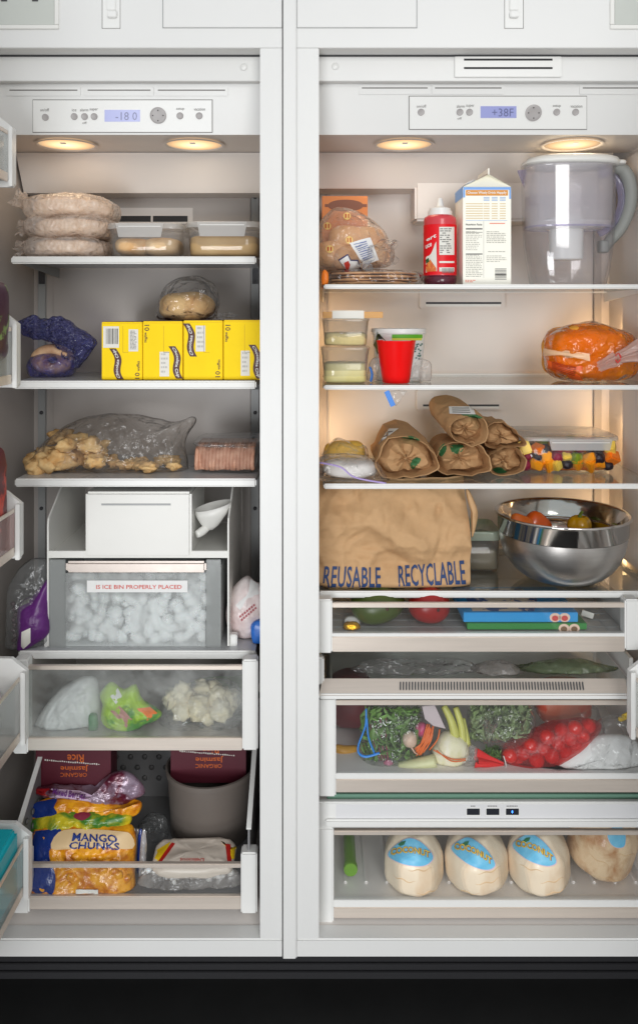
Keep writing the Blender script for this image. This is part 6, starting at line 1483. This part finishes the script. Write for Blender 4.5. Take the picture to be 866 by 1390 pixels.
# ---- bags lying on the crisper lid
for i, (lab, ol, y_, T, m) in enumerate((("crumpled clear produce bag on the drawer lid by the wall", [(480, 922), (490, 900), (520, 896), (560, 898), (600, 902), (612, 896), (640, 900), (650, 926), (560, 928)], 0.105, 0.03, M_film),
        ("pale crumpled bag in the middle of the drawer lid", [(640, 922), (650, 905), (680, 898), (700, 904), (712, 922)], 0.105, 0.03, M_film2),
        ("clear bag of green leaves on the drawer lid", [(700, 922), (716, 904), (752, 896), (800, 898), (826, 908), (830, 922)], 0.11, 0.03, film("leafy_green_film", (0.78, 0.86, 0.74), 0.3, (0.36, 0.44, 0.28), gloss=0.9, rough=0.15, bump=0.9, bscale=40, hvar=0.2)))):
    zz = Z(921, 0.062) + 0.0008
    th = thing("produce_bag", lab, "plastic bag", (X(ol[0][0] + 60, y_), y_, zz), "produce bags on the crisper lid")
    mk("bag_film", *inflate(ol, y_, T, 0.004, 22, 0.012, 30, seed=80 + i, zmin=zz), m, th)

# ---- crisper drawer
M_leaf = mat("herb_leaf", C(112, 152, 72), 0.5, var=0.35, vscale=60); M_leaf2 = mat("pale_herb_leaf", C(150, 170, 120), 0.5, var=0.3, vscale=60)
def leaves(cpts, n, size, seed, spread, mt, parent, name="leaf_mass", zlow=None):
    rq = random.Random(seed); V, F = [], []
    for i in range(n):
        c = cpts(rq); d = Vector((rq.gauss(0, 1), rq.gauss(0, 0.7), rq.gauss(0.3, 1))).normalized(); s = d.cross(Vector((rq.random(), rq.random(), rq.random()))).normalized()
        L_ = size * rq.uniform(0.6, 1.4); w = L_ * rq.uniform(0.25, 0.45); nn = d.cross(s) * L_ * 0.12
        b = len(V); V += [c - d * L_ / 2, c - d * L_ * 0.1 + s * w / 2 + nn, c + d * L_ * 0.25 + s * w * 0.4, c + d * L_ / 2 - nn, c + d * L_ * 0.25 - s * w * 0.4, c - d * L_ * 0.1 - s * w / 2 + nn]
        F += [[b, b + 1, b + 2, b + 3], [b, b + 3, b + 4, b + 5]]
    if zlow is not None:
        for v in V: v.z = max(v.z, zlow)
    return mk(name, V, F, mt, parent, smooth=False, kind="stuff")
th = thing("radish_bag", "clear zip bag of leafy radishes with a bright blue zip in the crisper drawer", "vegetable bag", (X(525, 0.12), 0.13, RZ2))
def inpoly(px0, px1, py0, py1, y0, y1): return lambda rq: P(rq.uniform(px0, px1), rq.uniform(py0, py1), rq.uniform(y0, y1))
leaves(inpoly(492, 568, 962, 1034, 0.09, 0.17), 760, 0.021, 1, 0, M_leaf, th, zlow=RZ2 + 0.001)
for i in range(4): mk("leaf_stem", *tube([P(500 + i * 8, 962, 0.12), P(506 + i * 6, 1005, 0.10), P(518 + i * 3, 1036, 0.10)], 0.0016, 6, 4), mat("pink_stem", C(150, 70, 90), 0.5) if i == 0 else MATS["pink_stem"], th)
M_radish = mat("pink_radish_skin", C(196, 60, 110), 0.35, col2=C(230, 150, 180), vscale=20); M_turn = mat("white_turnip_skin", C(232, 214, 190), 0.4, col2=C(214, 180, 160), vscale=18)
for i, (px, py, r, m) in enumerate(((527, 1040, 0.0125, M_radish), (512, 1046, 0.011, M_radish), (556, 1004, 0.0155, M_turn), (572, 990, 0.014, M_radish))):
    c = P(px, py, 0.093 if i != 3 else 0.11); mk("radish", *lump(c, (r, r, r * 1.05), 0.05, 1, i, 3), m, th)
    mk("root_tail", *tube([c + Vector((0.003, -r * 0.5, -r * 0.8)), c + Vector((0.009, -r * 0.6, -r * 1.4)), c + Vector((0.016, -r * 0.6, -r * 1.7))], lambda u: 0.002 * (1 - u) + 0.0004, 6, 4), m, th)
mk("bag_film", *inflate([(486, 1030), (492, 985), (500, 958), (560, 956), (578, 980), (574, 1030), (560, 1050), (520, 1052), (494, 1046)], 0.125, 0.05, 0.003, 22, 0.007, 26, seed=91, zmin=RZ2 + 0.0005), M_film, th)
mk("blue_zip", *tube([P(497, 962, 0.083), P(496, 985, 0.078), P(487, 1010, 0.078), P(487, 1022, 0.078), P(497, 1027, 0.078), P(515, 1022, 0.076)], 0.0026, 8, 6, 0.6), mat("bright_blue_zip", C(50, 140, 230), 0.3), th)
mk("blue_zip", *tube([P(498, 975, 0.08), P(500, 1000, 0.077), P(508, 1022, 0.077)], 0.0024, 8, 6, 0.6), MATS["bright_blue_zip"], th)
M_fen = mat("pale_fennel", C(240, 234, 212), 0.45, col2=C(226, 222, 180), vscale=12, stretch=(6, 6, 1), bump=0.15, bscale=60)
th = thing("fennel_bulb", "pale fennel bulb with stalks lying in the crisper drawer", "fennel", (X(610, 0.1), 0.11, RZ2))
mk("bulb", *superell(P(611, 1020, 0.105), (0.036, 0.03, 0.042), 0.9, 0.9, 44, 28, 0.003, 30, 0.003, 20, seed=2, zmin=RZ2 + 0.001, rot=Matrix.Rotation(0.5, 3, 'Y')), M_fen, th)
for i, (a, b, c, rr_) in enumerate((((618, 1000), (612, 978), (602, 958), 0.010), ((628, 1006), (626, 985), (618, 960), 0.009), ((635, 1012), (632, 995), (628, 975), 0.007))):
    mk("stalk", *tube([P(*a, 0.10), P(*b, 0.105), P(*c, 0.115)], lambda u, r=rr_: r * (1 - 0.3 * u), 12, 5), mat("yellow_green_stalk", C(206, 206, 110), 0.4, var=0.1, vscale=30) if i == 0 else MATS["yellow_green_stalk"], th)
th = thing("leek_end", "pale green leek end lying beneath the fennel in the crisper drawer", "leek", (X(565, 0.085), 0.085, RZ2))
mk("leek", *tube([P(541, 1043, 0.085), P(560, 1040, 0.085), P(590, 1034, 0.09)], lambda u: 0.011 + 0.005 * u, 16, 5), mat("pale_leek", C(214, 216, 168), 0.4, var=0.1, vscale=20, stretch=(1, 6, 6)), th)
th = thing("carrot_shreds", "tuft of thin orange carrot roots beside the fennel", "carrot", (X(583, 0.09), 0.09, RZ2))
rq = random.Random(4)
for i in range(14):
    a = rq.uniform(578, 598); mk("carrot_root", *tube([P(a, 985 + rq.uniform(-3, 6), 0.095), P(a - 5 + rq.uniform(-3, 3), 1004, 0.088), P(a - 16 + rq.uniform(-6, 4), 1020 + rq.uniform(-4, 6), 0.09)], 0.0017, 6, 4), mat("carrot_orange", C(224, 110, 44), 0.4) if i == 0 else MATS["carrot_orange"], th)
for i in range(2): mk("carrot_root", *tube([P(588 + i * 4, 1018, 0.075), P(612, 1030 + i * 3, 0.072), P(632, 1030 + i * 2, 0.072)], 0.0012, 6, 5), MATS["carrot_orange"], th)
tag(mk("paper_label", *inflate([(572, 958), (590, 956), (606, 990), (588, 986), (576, 976)], 0.085, 0.001, 0.001, 30, 0.001, 30, seed=3, sm=1, rings=6), mat("lilac_paper", C(205, 192, 194), 0.6), base=P(588, 990, 0.085)), "pale lilac paper label stuck among the crisper vegetables", "label")
th = thing("herb_bag", "round clear bag of green herbs gathered at a knot in the crisper drawer", "herb bag", (X(680, 0.12), 0.13, RZ2))
leaves(inpoly(640, 718, 958, 1002, 0.095, 0.16), 800, 0.020, 2, 0, M_leaf2, th)
mk("bag_film", *inflate([(634, 985), (636, 962), (660, 950), (700, 950), (722, 962), (726, 985), (712, 1006), (690, 1016), (668, 1008), (646, 1002)], 0.12, 0.05, 0.003, 22, 0.008, 30, seed=93), M_film, th)
mk("bag_knot", *ruffle(P(662, 1004, 0.075), P(668, 975, 0.07), 0.004, 0.022, 9, seed=4), M_film, th)
# tomatoes in a red net
M_tom = mat("tomato_skin", C(214, 34, 26), 0.18, var=0.08, vscale=20, coat=0.5)
M_net = film("red_net_film", (0.96, 0.30, 0.28), 0.30, (0.80, 0.06, 0.06), gloss=0.6, rough=0.25, bump=0.5, bscale=60, hvar=0.1, hscale=30)
th = thing("tomato_net", "red net bag of small tomatoes in the crisper drawer", "tomato bag", (X(740, 0.11), 0.11, RZ2))
spots = [(692, 1025), (709, 1022), (720, 1012), (702, 1038), (728, 1032), (737, 1016), (748, 1026), (757, 1008), (772, 1002), (768, 1022), (790, 998), (783, 1012), (742, 1000), (762, 992), (780, 988), (798, 985)]
for i, (px, py) in enumerate(spots):
    yy = 0.088 + 0.012 * (i % 2); c = P(px, py, yy); r = 0.0158
    t = mk("tomato", *lump(c, (r, r, r * 0.95), 0.03, 1, i, 3), M_tom, th)
ntm = mk("net_film", *inflate([(680, 1030), (684, 1012), (710, 1000), (738, 984), (775, 976), (802, 976), (816, 984), (806, 1002), (786, 1020), (760, 1036), (736, 1044), (700, 1050), (686, 1046)], 0.10, 0.034, 0.002, 30, 0.002, 30, seed=95, zmin=RZ2 + 0.0005), M_net, th)
mk("net_tail", *ruffle(P(683, 1038, 0.085), P(646, 1028, 0.082), 0.004, 0.016, 5, seed=2, jag=0.03), mat("red_net", C(224, 30, 30), 0.5), th)
mk("net_clip", *tube([P(683, 1026, 0.08), P(686, 1036, 0.078), P(687, 1046, 0.08)], 0.0012, 6, 4), M_offw, th)
th = thing("white_produce_bag", "frosted white produce bag slumped at the end of the crisper drawer", "plastic bag", (X(800, 0.1), 0.12, RZ2))
mk("contents", *inflate([(700, 1055), (740, 1042), (780, 1016), (806, 1000), (850, 998), (872, 1020), (866, 1050), (800, 1060)], 0.092, 0.026, 0.003, 25, 0.004, 26, seed=97, zmin=RZ2 + 0.001), mat("white_contents", C(236, 236, 234), 0.5, var=0.04, vscale=20), th)
mk("bag_film", *inflate([(696, 1052), (745, 1044), (790, 1010), (806, 985), (830, 972), (858, 978), (876, 1020), (868, 1050), (800, 1058)], 0.096, 0.034, 0.003, 25, 0.008, 28, seed=98, zmin=RZ2 + 0.0005), M_film, th)
mk("yellow_corner", *inflate([(838, 974), (852, 966), (854, 974), (842, 980)], 0.10, 0.003, 0.001, 30, 0.001, 30, sm=2, rings=5), M_wyel, th)
tag(mk("red_apple_bag", *superell((X(476, 0.24), 0.245, RZ2 + 0.065), (0.05, 0.05, 0.062), 0.7, 0.8, 40, 24, 0.006, 18, 0.004, 22, seed=2, zmin=RZ2 + 0.001), mat("dark_red_wrap", C(120, 40, 46), 0.4, var=0.2, vscale=20), base=(X(476, 0.24), 0.245, RZ2)), "dark red wrapped produce standing at the back corner of the crisper", "produce")
tag(mk("banana_piece", *tube([P(455, 1014, 0.14), P(468, 1020, 0.14), P(486, 1016, 0.145)], lambda u: 0.006 + 0.006 * math.sin(PI * u), 12, 5), mat("yellow_peel", C(206, 150, 40), 0.45), base=P(468, 1024, 0.14)), "small yellow curved fruit beside the radish bag", "fruit")
th = thing("orange_pepper_bag", "clear bag of pink and orange peppers behind the tomatoes", "vegetable bag", (X(765, 0.2), 0.2, RZ2))
mk("peppers", *superell((X(766, 0.2), 0.21, RZ2 + 0.075), (0.062, 0.035, 0.05), 0.6, 0.6, 40, 22, 0.006, 20, seed=4), mat("pink_orange_pepper", C(216, 130, 100), 0.4, col2=C(226, 80, 40), vscale=16, lo=0.5, hi=0.6), th)
mk("bag_film", *inflate([(716, 1010), (720, 970), (740, 958), (800, 958), (815, 970), (812, 1010)], 0.20, 0.045, 0.003, 22, 0.008, 26, seed=99), M_film, th)
tag(mk("film_scrap", *inflate([(622, 1046), (626, 1020), (640, 1010), (652, 1024), (650, 1048)], 0.09, 0.012, 0.003, 30, 0.006, 34, seed=101, zmin=RZ2 + 0.0005), M_film2, base=P(637, 1050, 0.09)), "crumpled pinkish film beside the red net tail", "plastic film")
tag(leaves(lambda rq: Vector((X(rq.uniform(660, 700), 0.11), rq.uniform(0.10, 0.13), RZ2 + rq.uniform(0.004, 0.014))), 160, 0.016, 6, 0, M_leaf, None, "loose_greens"), "loose dark green leaves on the crisper floor under the tomato net", "greens")

# ---- bottom drawer: coconuts
M_coco = mat("shaved_coconut_husk", C(243, 226, 200), 0.45, col2=C(222, 184, 140), vscale=14, lo=0.50, hi=0.80, bump=0.45, bscale=38, bdist=0.004, coat=0.25, stretch=(1, 1, 0.35))
M_clab = mat("blue_coconut_label", C(84, 178, 222), 0.4, col2=C(130, 205, 235), vscale=18); M_cedge = mat("label_rim", C(226, 196, 206), 0.5)
M_ctext = mat("gold_letter", C(226, 196, 60), 0.45); M_ctextb = mat("rust_letter_edge", C(150, 60, 30), 0.5); M_palm = mat("palm_green", C(30, 110, 70), 0.5)
M_cutl = mat("husk_cut_line", C(222, 190, 148), 0.5)
def coconut(lab, px0, px1, pyt, pyb, yc, lens, tilt, seed, text=True):
    yfr = yc; k_ = k(yc); r = (px1 - px0) / 2 * k_; cx = X((px0 + px1) / 2, yc); zb_ = RZ3 + 0.0055
    H_ = (pyb - pyt) * k_ * (0.80 + 0.03 * math.sin(seed * 2.4))
    th = thing("coconut", lab, "coconut", (cx, yc, zb_), "trimmed white coconuts in the bottom drawer")
    prof = [(0.001, 0.0), (r * 0.78, 0.0), (r * 0.86, H_ * 0.015), (r * 0.96, H_ * 0.08), (r * 1.0, H_ * 0.18), (r * 1.0, H_ * 0.50), (r * 0.985, H_ * 0.57), (r * 0.90, H_ * 0.70), (r * 0.62, H_ * 0.92), (r * 0.50, H_ * 0.985), (r * 0.42, H_ * 1.0), (0.001, H_ * 1.0)]
    fine = []
    for i in range(len(prof) - 1):
        for s in range(3): t = s / 3; fine.append((prof[i][0] * (1 - t) + prof[i + 1][0] * t, prof[i][1] * (1 - t) + prof[i + 1][1] * t))
    fine.append(prof[-1])
    V, F = lathe(fine, (0, 0, 0), 56, cap=False)
    M = Matrix.Rotation(math.radians(tilt[0]), 4, 'X') @ Matrix.Rotation(math.radians(tilt[1]), 4, 'Y')
    sd = Vector((seed * 7, seed * 3, seed)); out = []
    for v in V:
        a = math.atan2(v.y, v.x); fac = 1 + 0.016 * math.cos(9 * a + seed + v.z * 8) * min(1, v.length / r) + 0.035 * noise.noise(v * 22 + sd)
        out.append(M @ Vector((v.x * fac, v.y * fac, v.z)))
    mz = min(v.z for v in out); out = [Vector((cx, yc, zb_ - mz)) + v for v in out]
    o = mk("husk", out, F, M_coco if seed != 4 else mat("browner_coconut_husk", C(232, 204, 166), 0.45, col2=C(186, 132, 84), vscale=20, lo=0.48, hi=0.7, bump=0.5, bscale=45, bdist=0.004, coat=0.25), th)
    for q in range(3):
        a_ = -PI / 2 + 0.5 * math.sin(seed * 2.3 + q * 2.1); V2 = []
        z_ = H_ * (0.12 + 0.22 * q)
        pa = [Vector((cx, yc, zb_ - mz)) + M @ Vector((r * 1.004 * math.cos(a_ + t * 0.07), r * 1.004 * math.sin(a_ + t * 0.07), z_ + 0.002 * math.sin(t + q + seed))) for t in range(-6, 7)]
        mk("husk_cut", *tube([hit(o, HX + (p_.x / (p_.y + D)) * 1100, HY - ((p_.z - ZC) / (p_.y + D)) * 1100, 0.0) for p_ in pa], lambda u: 0.0009 * math.sin(PI * u) + 0.0002, 6), M_cutl, th)
    (lx, ly), (tx, ty), (rx_, ry_), (bx_, by_) = lens
    edge = [(lx, ly), ((lx + tx) / 2 - 1, (ly + ty) / 2 - 4), (tx, ty), ((tx + rx_) / 2 + 3, (ty + ry_) / 2 - 4), (rx_, ry_), ((rx_ + bx_) / 2 + 4, (ry_ + by_) / 2 + 5), (bx_, by_), ((lx + bx_) / 2 - 2, (ly + by_) / 2 + 3)]
    mx, my = (lx + rx_) / 2, (ty + by_) / 2
    drape_poly("label_rim", o, [(mx + (a - mx) * 1.05, my + (b - my) * 1.06) for a, b in edge], M_cedge, th, 4, 8, 0.0008)
    drape_poly("blue_label", o, edge, M_clab, th, 4, 8, 0.0016)
    if text:
        def fn(off, sc): return lambda u, v: (lambda uu: (lx + 5 + (rx_ - lx - 10) * uu, ly + (ry_ - ly) * uu - 1.5 - 5 * math.sin(PI * uu) - (v - 0.35) * 9.0 * sc))(0.5 + (u - 0.5) * sc)
        drape_text("COCONUT", o, fn(0, 1.04), M_ctextb, th, 0.06, 0.0021)
        drape_text("COCONUT", o, fn(0, 1.0), M_ctext, th, 0.012, 0.0028)
        drape_poly("palm_mark", o, [(lx + 14, ty + 9), (lx + 18, ty + 5), (lx + 24, ty + 4), (lx + 22, ty + 9), (lx + 17, ty + 11)], M_palm, th, 1, 3, 0.0026)
    return o
coconut("trimmed white coconut standing alone nearest the green bottle", 522, 601, 1137, 1222, 0.106, ((527, 1160), (557, 1138), (587, 1163), (560, 1175)), (0, 0), 1)
coconut("trimmed white coconut, the second from the green bottle", 606, 689, 1136, 1220, 0.110, ((613, 1152), (638, 1138), (671, 1172), (648, 1178)), (4, -5), 2)
coconut("trimmed white coconut touching the tipped brownish coconut", 691, 773, 1134, 1221, 0.107, ((696, 1148), (722, 1133), (754, 1168), (728, 1172)), (3, -4), 3)
coconut("tipped brownish coconut with its label turned away in the drawer corner", 764, 850, 1106, 1212, 0.142, ((824, 1133), (838, 1122), (848, 1137), (836, 1150)), (6, 16), 4, False)
tag(mk("green_bottle", *lathe([(0.014, 0), (0.0145, 0.002), (0.0145, 0.012), (0.0125, 0.014), (0.0125, 0.10), (0.010, 0.11)], P(476, 1181, 0.11), 32, (0.0, 1, 0.04)), mat("green_bottle_plastic", C(110, 160, 44), 0.35, var=0.1, vscale=20), base=P(476, 1190, 0.11), flat_angle=40), "small green bottle lying on its side in the bottom drawer", "bottle")
